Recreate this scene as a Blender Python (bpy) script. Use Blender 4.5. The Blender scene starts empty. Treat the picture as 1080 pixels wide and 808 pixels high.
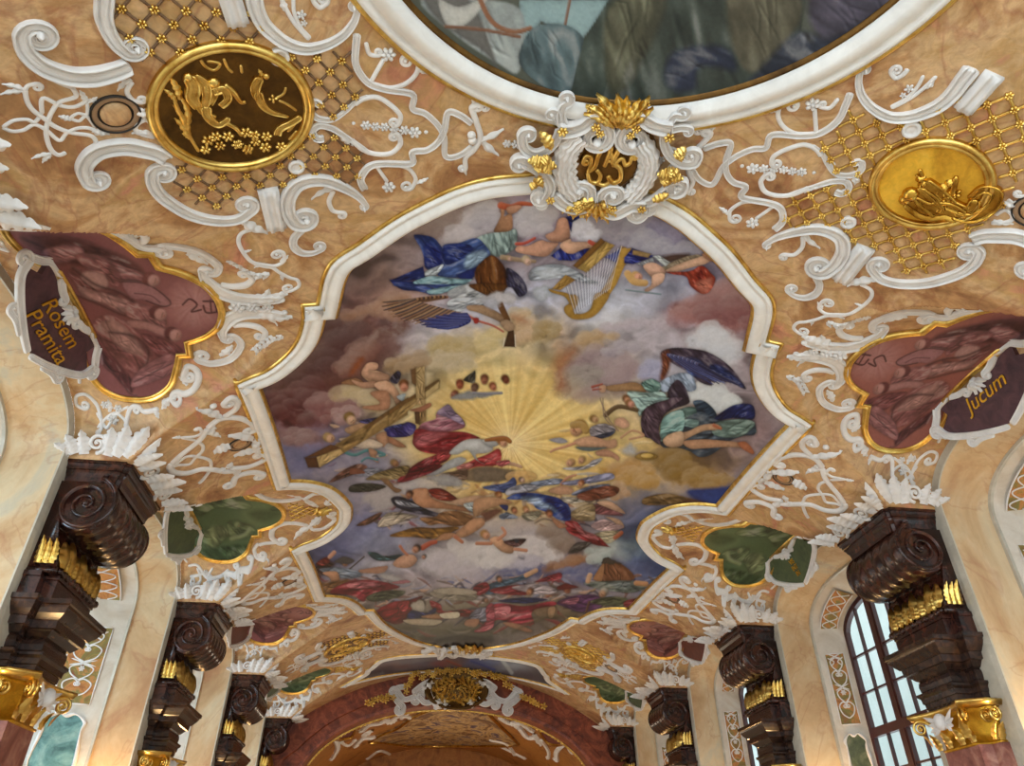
WORLD_STRENGTH = 3.0
EXPOSURE = 0.36
import bpy, bmesh, math, random
import numpy as np
from mathutils import Vector, Matrix
random.seed(4); RNG = np.random.default_rng(4)
scn = bpy.context.scene
COL = scn.collection
PI = math.pi
# ------------------------------------------------------------------ place
# x across the nave (centre XC), y along the nave, z up; eye level is z = 0
XC = 1.72; HW = 7.79; CY0 = 11.517; BAY = 7.3158; CW = 1.90; CD = 1.02
R0 = 11.4; CROWN = 8.2; PIER0 = CY0 + CW / 2
FPX = 764.98; PITCH, YAW, ROLL = 0.614909, 0.123555, 0.001708
_fw = np.array([math.sin(YAW)*math.cos(PITCH), math.cos(YAW)*math.cos(PITCH), math.sin(PITCH)])
_r = np.array([math.cos(YAW), -math.sin(YAW), 0.]); _u = np.cross(_r, _fw)
_r, _u = math.cos(ROLL)*_r + math.sin(ROLL)*_u, -math.sin(ROLL)*_r + math.cos(ROLL)*_u

def zbar(m):
    return CROWN - (R0 - np.sqrt(np.maximum(R0*R0 - m*m, 1.0)))
_gm = [4.2, 4.35, 4.6, 5.1, 5.7, 6.3, 6.77, 7.3, 7.79, 9]
_gd = [0.0, .55, 1.0, 1.62, 1.98, 2.28, 2.6, 2.68, 2.68, 2.68]
def S(m, y):
    """height of the nave vault: segmental barrel cut by a lunette over every window"""
    m = np.asarray(m, float); y = np.asarray(y, float)
    a = np.abs(m)
    zb = np.maximum(zbar(a), 5.98)
    dy = (y - (PIER0 - BAY/2)) / BAY
    dy = np.abs((dy - np.round(dy)) * BAY)
    g = np.interp(a, _gm, _gd, left=0.0)
    u = np.where(g > 1e-3, dy/np.maximum(g, 1e-3), 2.0)
    top = np.interp(a, [4.2, 7.79], [7.40, 7.08])
    zl = zb + np.maximum(top - zb, 0) * np.maximum(1 - np.minimum(u, 1)**2.6, 0)**.42
    return np.where(u < 1, zl, zb)
def NRM(m, y):
    e = .02
    dm = (S(m+e, y) - S(m-e, y))/(2*e); dy = (S(m, y+e) - S(m, y-e))/(2*e)
    n = np.stack([dm, dy, -np.ones_like(dm)], -1)
    return n/np.linalg.norm(n, axis=-1, keepdims=True)
def lift(my, off=0.0):
    """(m, y) on the vault -> world point standing off the plaster by off"""
    my = np.asarray(my, float).reshape(-1, 2); m, y = my[:, 0], my[:, 1]
    p = np.stack([XC + m, y, S(m, y)], -1)
    return p + NRM(m, y) * np.asarray(off, float).reshape(-1, 1)
def rays(px):
    px = np.asarray(px, float).reshape(-1, 2)
    d = _fw + _r*((px[:, :1]-540)/FPX) - _u*((px[:, 1:]-404)/FPX)
    return d
def cast(px):
    """where the sight line through a spot of the photograph meets the vault -> (m, y)"""
    d = rays(px); lo = np.full(len(d), 3.0)
    ts = np.linspace(2.0, 60, 1500)
    P = d[:, None, :]*ts[None, :, None]
    hit = P[..., 2] > S(P[..., 0]-XC, P[..., 1])
    i = np.maximum(hit.argmax(1), 1)
    a, b = ts[i-1], ts[i]
    for _ in range(18):
        c = (a+b)/2; q = d*c[:, None]
        h = q[:, 2] > S(q[:, 0]-XC, q[:, 1])
        b = np.where(h, c, b); a = np.where(h, a, c)
    q = d*b[:, None]
    return np.stack([q[:, 0]-XC, q[:, 1]], -1)
def cast1(p): return cast([p])[0]
def proj(P):
    P = np.asarray(P, float); w = P@_fw
    return np.stack([540+FPX*(P@_r)/w, 404-FPX*(P@_u)/w], -1)
def depth(my):
    return lift(my)@_fw
# ------------------------------------------------------------------ objects
def obj(name, verts, faces, m, parent=None, smooth=True, loc=None):
    me = bpy.data.meshes.new(name)
    me.from_pydata([tuple(map(float, v)) for v in verts], [], [tuple(int(i) for i in f) for f in faces])
    if smooth: me.shade_smooth()
    if m: me.materials.append(m)
    return link(name, me, parent, loc)
def link(name, me, parent=None, loc=None):
    o = bpy.data.objects.new(name, me); COL.objects.link(o)
    if parent is not None:
        o.parent = parent
        o.location = -Vector(parent.location) if loc is None else loc
    elif loc is not None: o.location = loc
    return o
def thing(name, label, cat, loc, group=None):
    o = bpy.data.objects.new(name, None); COL.objects.link(o)
    o.location = Vector([float(c) for c in loc]); o.empty_display_size = .2
    return tag(o, label, cat, group)
def tag(o, label, cat, group=None):
    o['label'] = label; o['category'] = cat
    if group: o['group'] = group
    return o
def struct(name, verts, faces, m, smooth=False):
    o = obj(name, verts, faces, m, smooth=smooth); o['kind'] = 'structure'; return o
class MB:
    """collects pieces that become one mesh"""
    def __init__(s): s.v = []; s.f = []; s.n = 0
    def add(s, v, f):
        v = np.asarray(v, float).reshape(-1, 3); s.v.append(v)
        s.f += [tuple(int(i)+s.n for i in q) for q in f]; s.n += len(v); return s
    def grid(s, P, closed_u=False, closed_v=False):
        P = np.asarray(P, float); a, b = P.shape[:2]; f = []
        for i in range(a - (0 if closed_u else 1)):
            for j in range(b - (0 if closed_v else 1)):
                i2, j2 = (i+1) % a, (j+1) % b
                f.append((i*b+j, i*b+j2, i2*b+j2, i2*b+j))
        return s.add(P.reshape(-1, 3), f)
    def box(s, lo, hi):
        x0, y0, z0 = lo; x1, y1, z1 = hi
        v = [(x, y, z) for x in (x0, x1) for y in (y0, y1) for z in (z0, z1)]
        return s.add(v, [(0, 1, 3, 2), (4, 6, 7, 5), (0, 4, 5, 1), (2, 3, 7, 6), (0, 2, 6, 4), (1, 5, 7, 3)])
    def tube(s, pts, r, n=8, cap=True):
        pts = np.asarray(pts, float); k = len(pts); r = np.broadcast_to(np.asarray(r, float), (k,))
        t = np.gradient(pts, axis=0); t /= np.linalg.norm(t, axis=1, keepdims=True)+1e-9
        ref = np.array([0, 0, 1.]) if abs(t[0][2]) < .9 else np.array([1., 0, 0])
        rings = []
        for i in range(k):
            a = np.cross(t[i], ref); a /= np.linalg.norm(a)+1e-9; b = np.cross(a, t[i]); ref = b
            th = np.arange(n)*2*PI/n
            rings.append(pts[i] + r[i]*(np.cos(th)[:, None]*a + np.sin(th)[:, None]*b))
        n0 = s.n; s.grid(np.array(rings), closed_v=True)
        if cap: s.f += [tuple(n0+j for j in range(n))[::-1], tuple(n0+(k-1)*n+j for j in range(n))]
        return s
    def ball(s, c, r, nu=6, nv=8, axes=None):
        c = np.asarray(c, float); r = np.broadcast_to(np.asarray(r, float), (3,))
        th = np.linspace(0.02, PI-.02, nu); ph = np.arange(nv)*2*PI/nv
        q = np.stack([np.sin(th)[:, None]*np.cos(ph), np.sin(th)[:, None]*np.sin(ph), np.cos(th)[:, None]*np.ones(nv)], -1)*r
        if axes is not None: q = q@np.asarray(axes, float)
        return s.grid(q + c, closed_v=True)
    def build(s, name, m, parent=None, smooth=True, loc=None):
        return obj(name, np.concatenate(s.v) if s.v else [], s.f, m, parent, smooth, loc)
def spline(p, n=8, closed=False):
    """Catmull-Rom through the points"""
    p = np.asarray(p, float); k = len(p)
    if k < 3 and not closed:
        t = np.linspace(0, 1, n+1)[:, None]; return p[0]*(1-t) + p[-1]*t
    out = []
    for i in range(k if closed else k-1):
        if closed: a, b, c, d = p[(i-1) % k], p[i], p[(i+1) % k], p[(i+2) % k]
        else: a, b, c, d = p[max(i-1, 0)], p[i], p[i+1], p[min(i+2, k-1)]
        for t in np.arange(n)/n:
            out.append(.5*((2*b)+(c-a)*t+(2*a-5*b+4*c-d)*t*t+(3*b-a-3*c+d)*t**3))
    if not closed: out.append(p[-1])
    return np.array(out)
def resample(p, step, closed=False):
    p = np.asarray(p, float)
    if closed: p = np.vstack([p, p[:1]])
    L = np.r_[0, np.cumsum(np.linalg.norm(np.diff(p, axis=0), axis=1))]
    n = max(2, int(L[-1]/step)+1); t = np.linspace(0, L[-1], n+1 if closed else n)
    q = np.stack([np.interp(t, L, p[:, i]) for i in range(p.shape[1])], -1)
    return q[:-1] if closed else q
# ------------------------------------------------------------------ materials
def mat(name, col, rough=.5, metal=0., spec=.5):
    m = bpy.data.materials.new(name); m.use_nodes = True
    b = m.node_tree.nodes['Principled BSDF']
    b.inputs['Base Color'].default_value = (*col, 1); b.inputs['Roughness'].default_value = rough
    b.inputs['Metallic'].default_value = metal; b.inputs['Specular IOR Level'].default_value = spec
    return m
def srgb(*c):
    if len(c) == 1:
        h = c[0]; c = [int(h[i:i+2], 16) for i in (0, 2, 4)]
    return tuple((x/255/12.92) if x/255 <= .04045 else ((x/255+.055)/1.055)**2.4 for x in c)
def marble(name, stops, scale=1.0, rough=.45, detail=6, dist=1.2, stretch=(1, 1, 1), veins=None, bump=.0, spec=.4, coat=0., fine=0.):
    """layered noise through a colour ramp: stucco lustro, painted marbling and stone"""
    m = mat(name, (1, 1, 1), rough, spec=spec); nt = m.node_tree; N = nt.nodes; L = nt.links
    b = N['Principled BSDF']; b.inputs['Coat Weight'].default_value = coat
    tc = N.new('ShaderNodeNewGeometry'); mp = N.new('ShaderNodeMapping'); mp.inputs['Scale'].default_value = stretch
    L.new(tc.outputs['Position'], mp.inputs['Vector'])
    n1 = N.new('ShaderNodeTexNoise'); n1.inputs['Scale'].default_value = scale; n1.inputs['Detail'].default_value = detail
    n1.inputs['Roughness'].default_value = .62; n1.inputs['Distortion'].default_value = dist
    L.new(mp.outputs['Vector'], n1.inputs['Vector'])
    r = N.new('ShaderNodeValToRGB'); cr = r.color_ramp
    while len(cr.elements) < len(stops): cr.elements.new(.5)
    for e, (p, c) in zip(cr.elements, stops): e.position = p; e.color = (*c, 1)
    L.new(n1.outputs['Fac'], r.inputs['Fac']); out = r.outputs['Color']
    if veins:
        vs, vc, vw, amt = veins
        n2 = N.new('ShaderNodeTexNoise'); n2.inputs['Scale'].default_value = vs; n2.inputs['Detail'].default_value = 5
        n2.inputs['Distortion'].default_value = 2.2
        L.new(mp.outputs['Vector'], n2.inputs['Vector'])
        s1 = N.new('ShaderNodeMath'); s1.operation = 'SUBTRACT'; s1.inputs[1].default_value = .5; L.new(n2.outputs['Fac'], s1.inputs[0])
        s2 = N.new('ShaderNodeMath'); s2.operation = 'ABSOLUTE'; L.new(s1.outputs[0], s2.inputs[0])
        mr = N.new('ShaderNodeMapRange'); mr.inputs['From Min'].default_value = 0; mr.inputs['From Max'].default_value = vw
        mr.inputs['To Min'].default_value = amt; mr.inputs['To Max'].default_value = 0; L.new(s2.outputs[0], mr.inputs['Value'])
        mx = N.new('ShaderNodeMix'); mx.data_type = 'RGBA'; L.new(mr.outputs[0], mx.inputs['Factor'])
        L.new(out, mx.inputs['A']); mx.inputs['B'].default_value = (*vc, 1); out = mx.outputs['Result']
    if fine:
        n3 = N.new('ShaderNodeTexNoise'); n3.inputs['Scale'].default_value = scale*7; n3.inputs['Detail'].default_value = 6
        n3.inputs['Roughness'].default_value = .7; n3.inputs['Distortion'].default_value = 1.; L.new(mp.outputs['Vector'], n3.inputs['Vector'])
        mr = N.new('ShaderNodeMapRange'); mr.inputs['From Min'].default_value = .3; mr.inputs['From Max'].default_value = .7
        mr.inputs['To Min'].default_value = 1-fine; mr.inputs['To Max'].default_value = 1+fine*.6; L.new(n3.outputs['Fac'], mr.inputs['Value'])
        mx = N.new('ShaderNodeMix'); mx.data_type = 'RGBA'; mx.blend_type = 'MULTIPLY'; mx.inputs['Factor'].default_value = 1
        L.new(out, mx.inputs['A']); L.new(mr.outputs[0], mx.inputs['B']); out = mx.outputs['Result']
    L.new(out, b.inputs['Base Color'])
    if bump:
        bp = N.new('ShaderNodeBump'); bp.inputs['Strength'].default_value = bump; bp.inputs['Distance'].default_value = .03
        L.new(n1.outputs['Fac'], bp.inputs['Height']); L.new(bp.outputs['Normal'], b.inputs['Normal'])
    return m
M = {}
M['plaster'] = marble('peach_stucco_lustro', [(.30, srgb(136, 88, 56)), (.42, srgb(184, 138, 92)), (.50, srgb(210, 172, 128)), (.58, srgb(190, 150, 98)), (.66, srgb(200, 140, 108)), (.78, srgb(150, 86, 66))], .75, .5, fine=.24, veins=(.55, srgb(150, 80, 58), .03, .4))
M['stucco'] = marble('white_stucco', [(.3, srgb(210, 205, 202)), (.7, srgb(236, 232, 230))], 2., .5)
M['gold'] = marble('gilding', [(.3, srgb(186, 138, 58)), (.7, srgb(250, 218, 128))], 3., .28); M['gold'].node_tree.nodes['Principled BSDF'].inputs['Metallic'].default_value = 1.
M['goldflat'] = marble('matt_gilding', [(.3, srgb(190, 136, 30)), (.7, srgb(236, 184, 62))], 2.5, .42, fine=.2); M['goldflat'].node_tree.nodes['Principled BSDF'].inputs['Metallic'].default_value = .85
M['bronze'] = marble('dark_bronze_field', [(.3, srgb(66, 44, 18)), (.7, srgb(122, 86, 36))], 1.5, .4, fine=.25); M['bronze'].node_tree.nodes['Principled BSDF'].inputs['Metallic'].default_value = .7
M['cream'] = marble('cream_marble', [(.3, srgb(186, 142, 102)), (.45, srgb(210, 176, 134)), (.58, srgb(222, 200, 164)), (.66, srgb(208, 196, 172)), (.78, srgb(202, 154, 112))], .6, .4, stretch=(1, 1, .6), veins=(.5, srgb(170, 100, 72), .02, .28), fine=.08)
M['splay'] = marble('pale_splay_paint', [(.3, srgb(196, 180, 160)), (.6, srgb(222, 214, 202)), (.8, srgb(206, 188, 164))], .8, .45, fine=.06)
M['moulding'] = marble('white_moulding_stucco', [(.3, srgb(222, 217, 212)), (.7, srgb(242, 239, 235))], 2., .45)
M['greymarble'] = marble('pale_grey_marble', [(.3, srgb(176, 168, 152)), (.7, srgb(212, 204, 188))], 1.2, .4, fine=.08)
M['brown'] = marble('dark_brown_marble', [(.3, srgb(28, 15, 13)), (.5, srgb(52, 27, 22)), (.62, srgb(80, 42, 30)), (.75, srgb(40, 22, 19))], 2.2, .24, dist=2., fine=.3, spec=.5)
M['darkent'] = marble('dark_veined_entablature_marble', [(.3, srgb(34, 25, 22)), (.5, srgb(54, 36, 30)), (.68, srgb(82, 56, 38)), (.8, srgb(40, 28, 25))], 4.5, .2, dist=1.2, fine=.12)
M['pink'] = marble('rose_marble', [(.3, srgb(110, 58, 50)), (.5, srgb(150, 92, 80)), (.7, srgb(190, 140, 120))], 2., .3, fine=.15)
M['redarch'] = marble('red_marbled_arch', [(.3, srgb(84, 38, 28)), (.48, srgb(134, 66, 44)), (.6, srgb(164, 88, 58)), (.75, srgb(110, 54, 36))], 1.2, .45, dist=2.5, fine=.3)
M['darkline'] = mat('dark_gap', srgb(40, 30, 26), .7)
M['wood'] = mat('dark_red_window_paint', srgb(62, 22, 22), .35)
M['floor'] = marble('stone_floor', [(.3, srgb(190, 180, 165)), (.7, srgb(222, 214, 200))], 1., .4)
M['facade'] = marble('pale_render_facade', [(.3, srgb(150, 160, 158)), (.7, srgb(166, 174, 172))], .3, .8)
# ------------------------------------------------------------------ camera, light
cam = bpy.data.cameras.new('camera'); co = bpy.data.objects.new('camera', cam); COL.objects.link(co)
cam.sensor_fit = 'HORIZONTAL'; cam.sensor_width = 36; cam.lens = 36*FPX/1080; cam.clip_end = 500
Rm = Matrix(((_r[0], _u[0], -_fw[0]), (_r[1], _u[1], -_fw[1]), (_r[2], _u[2], -_fw[2])))
co.matrix_world = Rm.to_4x4(); scn.camera = co
scn.view_settings.view_transform = 'Standard'; scn.view_settings.look = 'None'
scn.view_settings.exposure = EXPOSURE; scn.view_settings.gamma = 1; scn.view_settings.use_curve_mapping = False
scn.cycles.use_denoising = True
scn.cycles.max_bounces = 8; scn.cycles.diffuse_bounces = 4; scn.cycles.glossy_bounces = 3; scn.cycles.transparent_max_bounces = 12
scn.cycles.sample_clamp_indirect = 6
w = bpy.data.worlds.new('sky'); scn.world = w; w.use_nodes = True
bg = w.node_tree.nodes['Background']; bg.inputs['Color'].default_value = (.80, .92, 1.0, 1); bg.inputs['Strength'].default_value = WORLD_STRENGTH
def lamp(name, loc, rot, size, power, col, shape='DISK', spread=PI):
    l = bpy.data.lights.new(name, 'AREA'); l.energy = power; l.size = size; l.color = col; l.shape = shape; l.spread = spread
    o = bpy.data.objects.new(name, l); COL.objects.link(o); o.location = loc; o.rotation_euler = rot; return o
# ------------------------------------------------------------------ vault
Y0, Y1 = -4.0, 34.45
ms = np.concatenate([np.linspace(-HW, -4, 120), np.linspace(-4, 4, 50)[1:-1], np.linspace(4, HW, 120)])
ys = np.linspace(Y0, Y1, 1600)
mm, yy = np.meshgrid(ms, ys, indexing='ij')
P = np.stack([XC+mm, yy, S(mm, yy)], -1)
mb = MB().grid(P); o = mb.build('ceiling', M['plaster']); o['kind'] = 'structure'
# ------------------------------------------------------------------ side walls with arched window recesses
WCY = [PIER0 - BAY/2 + BAY*k for k in (-1, 0, 1, 2, 3)]
FLOOR = -1.6
def arch_pts(hw, zs, rise, n=40, p=2.6):
    t = np.linspace(-1, 1, n)
    # even spacing along the curve
    t = np.sin(t*PI/2)
    return np.stack([t*hw, zs + rise*np.maximum(1-np.abs(t)**p, 0)**.42], -1)
SPM = {-1: 9.92, 1: 9.36}                                # the left windows sit deeper in the wall
A_OUT = np.vstack([[(-2.68, FLOOR)], arch_pts(2.68, 5.98, 1.10), [(2.68, FLOOR)]])
A_IN0 = np.vstack([[(-2.56, FLOOR)], arch_pts(2.56, 5.90, 1.06), [(2.56, FLOOR)]])      # after the grey edge band
A_IN1 = np.vstack([[(-2.42, FLOOR)], arch_pts(2.42, 5.62, 1.10), [(2.42, FLOOR)]])      # end of the cream reveal
A_IN2 = np.vstack([[(-2.36, FLOOR)], arch_pts(2.36, 5.60, 1.06), [(2.36, FLOOR)]])
A_WIN = np.vstack([[(-2.03, FLOOR)], arch_pts(2.03, 5.62, .72), [(2.03, FLOOR)]])
for side, nm in ((-1, 'left'), (1, 'right')):
    X = lambda m: XC + side*m
    pier, rev, edge, spl = MB(), MB(), MB(), MB()
    for k in range(-1, 4):                                # pier faces between the arches
        ya, yb = PIER0 + BAY*(k) - (BAY/2-2.68), PIER0 + BAY*k + (BAY/2-2.68)
        yb2 = yb if k < 3 else 34.45
        pier.add([(X(HW), ya, FLOOR), (X(HW), yb2, FLOOR), (X(HW), yb2, 6.05), (X(HW), ya, 6.05)], [(0, 1, 2, 3)])
    for yc in WCY:
        def ring(poly, m): return np.stack([np.full(len(poly), X(m)), yc + poly[:, 0], poly[:, 1]], -1)
        edge.grid(np.array([ring(A_OUT, HW), ring(A_IN0, HW+.02), ring(A_IN0, HW+.05)]))
        rev.grid(np.array([ring(A_IN0, HW+.05), ring(A_IN1, 8.62)]))
        edge.grid(np.array([ring(A_IN1, 8.62), ring(A_IN2, 8.62), ring(A_IN2, 8.68)]))
        spl.grid(np.array([ring(A_IN2, 8.68), ring(A_WIN, SPM[side]), ring(A_WIN, SPM[side]+.11)]))
    for nn, mb, mt in (('pier', pier, 'greymarble'), ('reveal', rev, 'cream'), ('edge', edge, 'greymarble'), ('splay', spl, 'splay')):
        o = mb.build('wall_%s_%s' % (nm, nn), M[mt], smooth=False); o['kind'] = 'structure'
# ------------------------------------------------------------------ floor
struct('floor', [(XC-14, -12, FLOOR), (XC+14, -12, FLOOR), (XC+14, 48, FLOOR), (XC-14, 48, FLOOR)], [(0, 1, 2, 3)], M['floor'])
# the neighbouring house that stands across the street from the windows on the right
struct('wall_outside', [(XC+17, -30, FLOOR), (XC+17, 70, FLOOR), (XC+17, 70, 15), (XC+17, -30, 15)], [(0, 1, 2, 3)], M['facade'])
# ------------------------------------------------------------------ windows
glass = bpy.data.materials.new('window_glass'); glass.use_nodes = True
nt = glass.node_tree; b = nt.nodes['Principled BSDF']; nt.nodes.remove(b)
tr = nt.nodes.new('ShaderNodeBsdfTransparent'); tr.inputs['Color'].default_value = (.95, .99, .97, 1)
gl = nt.nodes.new('ShaderNodeBsdfGlossy'); gl.inputs['Roughness'].default_value = .05
mx = nt.nodes.new('ShaderNodeMixShader'); mx.inputs[0].default_value = .05; nt.links.new(tr.outputs[0], mx.inputs[1]); nt.links.new(gl.outputs[0], mx.inputs[2])
nt.links.new(mx.outputs[0], nt.nodes['Material Output'].inputs[0])
def win_top(t):
    return 5.62 + .72*np.sqrt(max(1-abs(t/2.03)**2.2, 0))
nwin = 0
for side in (-1, 1):
    for yc in WCY:
        nwin += 1
        x0 = XC + side*(SPM[side]+.04); X = lambda d: x0 + side*d
        fr_ = MB(); W = 2.03; zb = -.2
        # outer frame follows the arch
        pts = [(-W, zb)] + [(t, win_top(t)) for t in np.sin(np.linspace(-1, 1, 25)*PI/2)*W] + [(W, zb)]
        pts = np.array(pts); c = np.array([0, 3.]); inn = c + (pts-c)*np.array([(W-.11)/W, 1-.11/3.2])
        a = np.stack([np.full(len(pts), X(-.06)), yc+pts[:, 0], pts[:, 1]], -1); b2 = np.stack([np.full(len(pts), X(-.06)), yc+inn[:, 0], inn[:, 1]], -1)
        c2 = b2+[side*.12, 0, 0]; d2 = a+[side*.12, 0, 0]
        fr_.grid(np.array([d2, a, b2, c2, d2]))
        def bar(y0, z0, y1, z1, wd, th):
            if y0 == y1: fr_.box((min(X(-th), X(th)), yc+y0-wd, z0), (max(X(-th), X(th)), yc+y0+wd, z1))
            else: fr_.box((min(X(-th), X(th)), yc+y0, z0-wd), (max(X(-th), X(th)), yc+y1, z0+wd))
        for t in (-W/3, W/3): bar(t, zb, t, win_top(t)-.03, .085, .07)
        for t in (-2*W/3, 0, 2*W/3): bar(t, zb, t, win_top(t)-.03, .025, .04)
        for t in (-W/3-.085-.03, -W/3+.115, W/3-.115, W/3+.115): bar(t, zb, t, win_top(t)-.03, .03, .055)
        bar(-W+.02, 3.22, W-.02, 3.22, .10, .075)
        for z in (4.12, 4.98, 2.4, 1.55, .7): bar(-W+.02, z, W-.02, z, .022, .04)
        f = fr_.build('window_%d' % nwin, M['wood'], smooth=False); f['kind'] = 'structure'
        zs = [(t, win_top(t)-.02) for t in np.linspace(-W+.03, W-.03, 25)]
        v = [(X(.01), yc-W+.03, zb)] + [(X(.01), yc+t, z) for t, z in zs] + [(X(.01), yc+W-.03, zb)]
        g = obj('pane', v, [tuple(range(len(v)))], glass, f, smooth=False, loc=(0, 0, 0))
# ------------------------------------------------------------------ chancel arch and vault beyond
def ell(a, b, c, n=48, lo=-1.6):
    th = np.linspace(0, PI, n)
    return np.vstack([[(-a, lo)], np.stack([-a*np.cos(th), c + b*np.sin(th)], -1), [(a, lo)]])
inner = ell(6.35, 3.30, 3.55)
n = len(inner)
tt = np.linspace(-HW, HW, n-2)
outer = np.vstack([[(-HW, -1.6)], np.stack([tt, np.where(np.abs(tt) > 6.7, 6.0, zbar(tt))+.05], -1), [(HW, -1.6)]])
def ring(poly, y): return np.stack([XC+poly[:, 0], np.full(len(poly), y), poly[:, 1]], -1)
ya = 34.4
mid = inner + (outer-inner)*.35
o = MB().grid(np.array([ring(outer, ya), ring(inner+(outer-inner)*.42, ya), ring(inner+(outer-inner)*.40, ya+.10), ring(inner+(outer-inner)*.12, ya+.10), ring(inner+(outer-inner)*.10, ya+.02), ring(inner, ya+.05), ring(inner*[1, 1]+[0, 0], ya+1.0)])).build('wall_chancel_arch', M['redarch'], smooth=False); o['kind'] = 'structure'
# ------------------------------------------------------------------ leaf, scroll and volute shapes in space
def leaf3(mb, base, up, side, nrm, L, W, curl=.3, lobes=4, bulge=.25, twist=0., nt=13, ns=7, lob=.32, tip=.12):
    """a lobed acanthus leaf that rises along up and curls forward along nrm"""
    base, up, side, nrm = (np.asarray(a, float) for a in (base, up, side, nrm))
    t = np.linspace(0, 1, nt*2); s = np.linspace(-1, 1, ns)
    ang = curl*t**1.6*2.2
    ca = np.cumsum(np.cos(ang))/len(t); sa = np.cumsum(np.sin(ang))/len(t)
    w = W*(np.sin(PI*np.clip(t*.86+.14, 0, 1))**.7)*(1-lob+lob*np.abs(np.cos(PI*lobes*t))**.6)*(1-.35*t)
    w = np.maximum(w, W*tip*(1-t)); 
    P = base + up*(L*ca)[:, None, None] + nrm*(L*sa)[:, None, None]
    P = P + side*(w[:, None]*s[None])[..., None] + side*(twist*L*t**2)[:, None, None]
    h = bulge*W*(.75*(1-s**2)+.5*np.maximum(0, 1-np.abs(s)*3.2))[None]*np.sin(PI*np.clip(t, .04, .97))[:, None]**.4
    nn = nrm*np.cos(ang)[:, None, None] - up*np.sin(ang)[:, None, None]
    P = P + nn*h[..., None]
    mb.grid(P)
def spiral3(mb, c, e1, e2, nrm, r0, r1, turns, wd, a0=0., hgt=None, n=46, sgn=1):
    """a rolled volute: ribbon of width wd lying in plane e1,e2 and standing off by nrm"""
    c, e1, e2, nrm = (np.asarray(a, float) for a in (c, e1, e2, nrm))
    t = np.linspace(0, 1, n); r = r0*(1-t)**1.15 + r1; a = a0 + sgn*t*turns*2*PI
    pts = c + e1*(r*np.cos(a))[:, None] + e2*(r*np.sin(a))[:, None] + nrm*(0.35*wd*t)[:, None]
    mb.tube(pts, wd*(1-.45*t), 7)
    mb.ball(c + nrm*wd*.4, r1*1.25, 5, 8)
def loft(mb, rings, cap0=True, cap1=True):
    R = np.array(rings); n0 = mb.n; k = R.shape[1]
    mb.grid(R, closed_v=True)
    if cap0: mb.f.append(tuple(n0+j for j in range(k))[::-1])
    if cap1: mb.f.append(tuple(n0+(len(R)-1)*k+j for j in range(k)))
ORD = ['nearest the camera', 'second from the camera', 'third from the camera', 'fourth and farthest, beside the chancel arch']
SIDEW = {-1: 'left', 1: 'right'}
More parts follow.
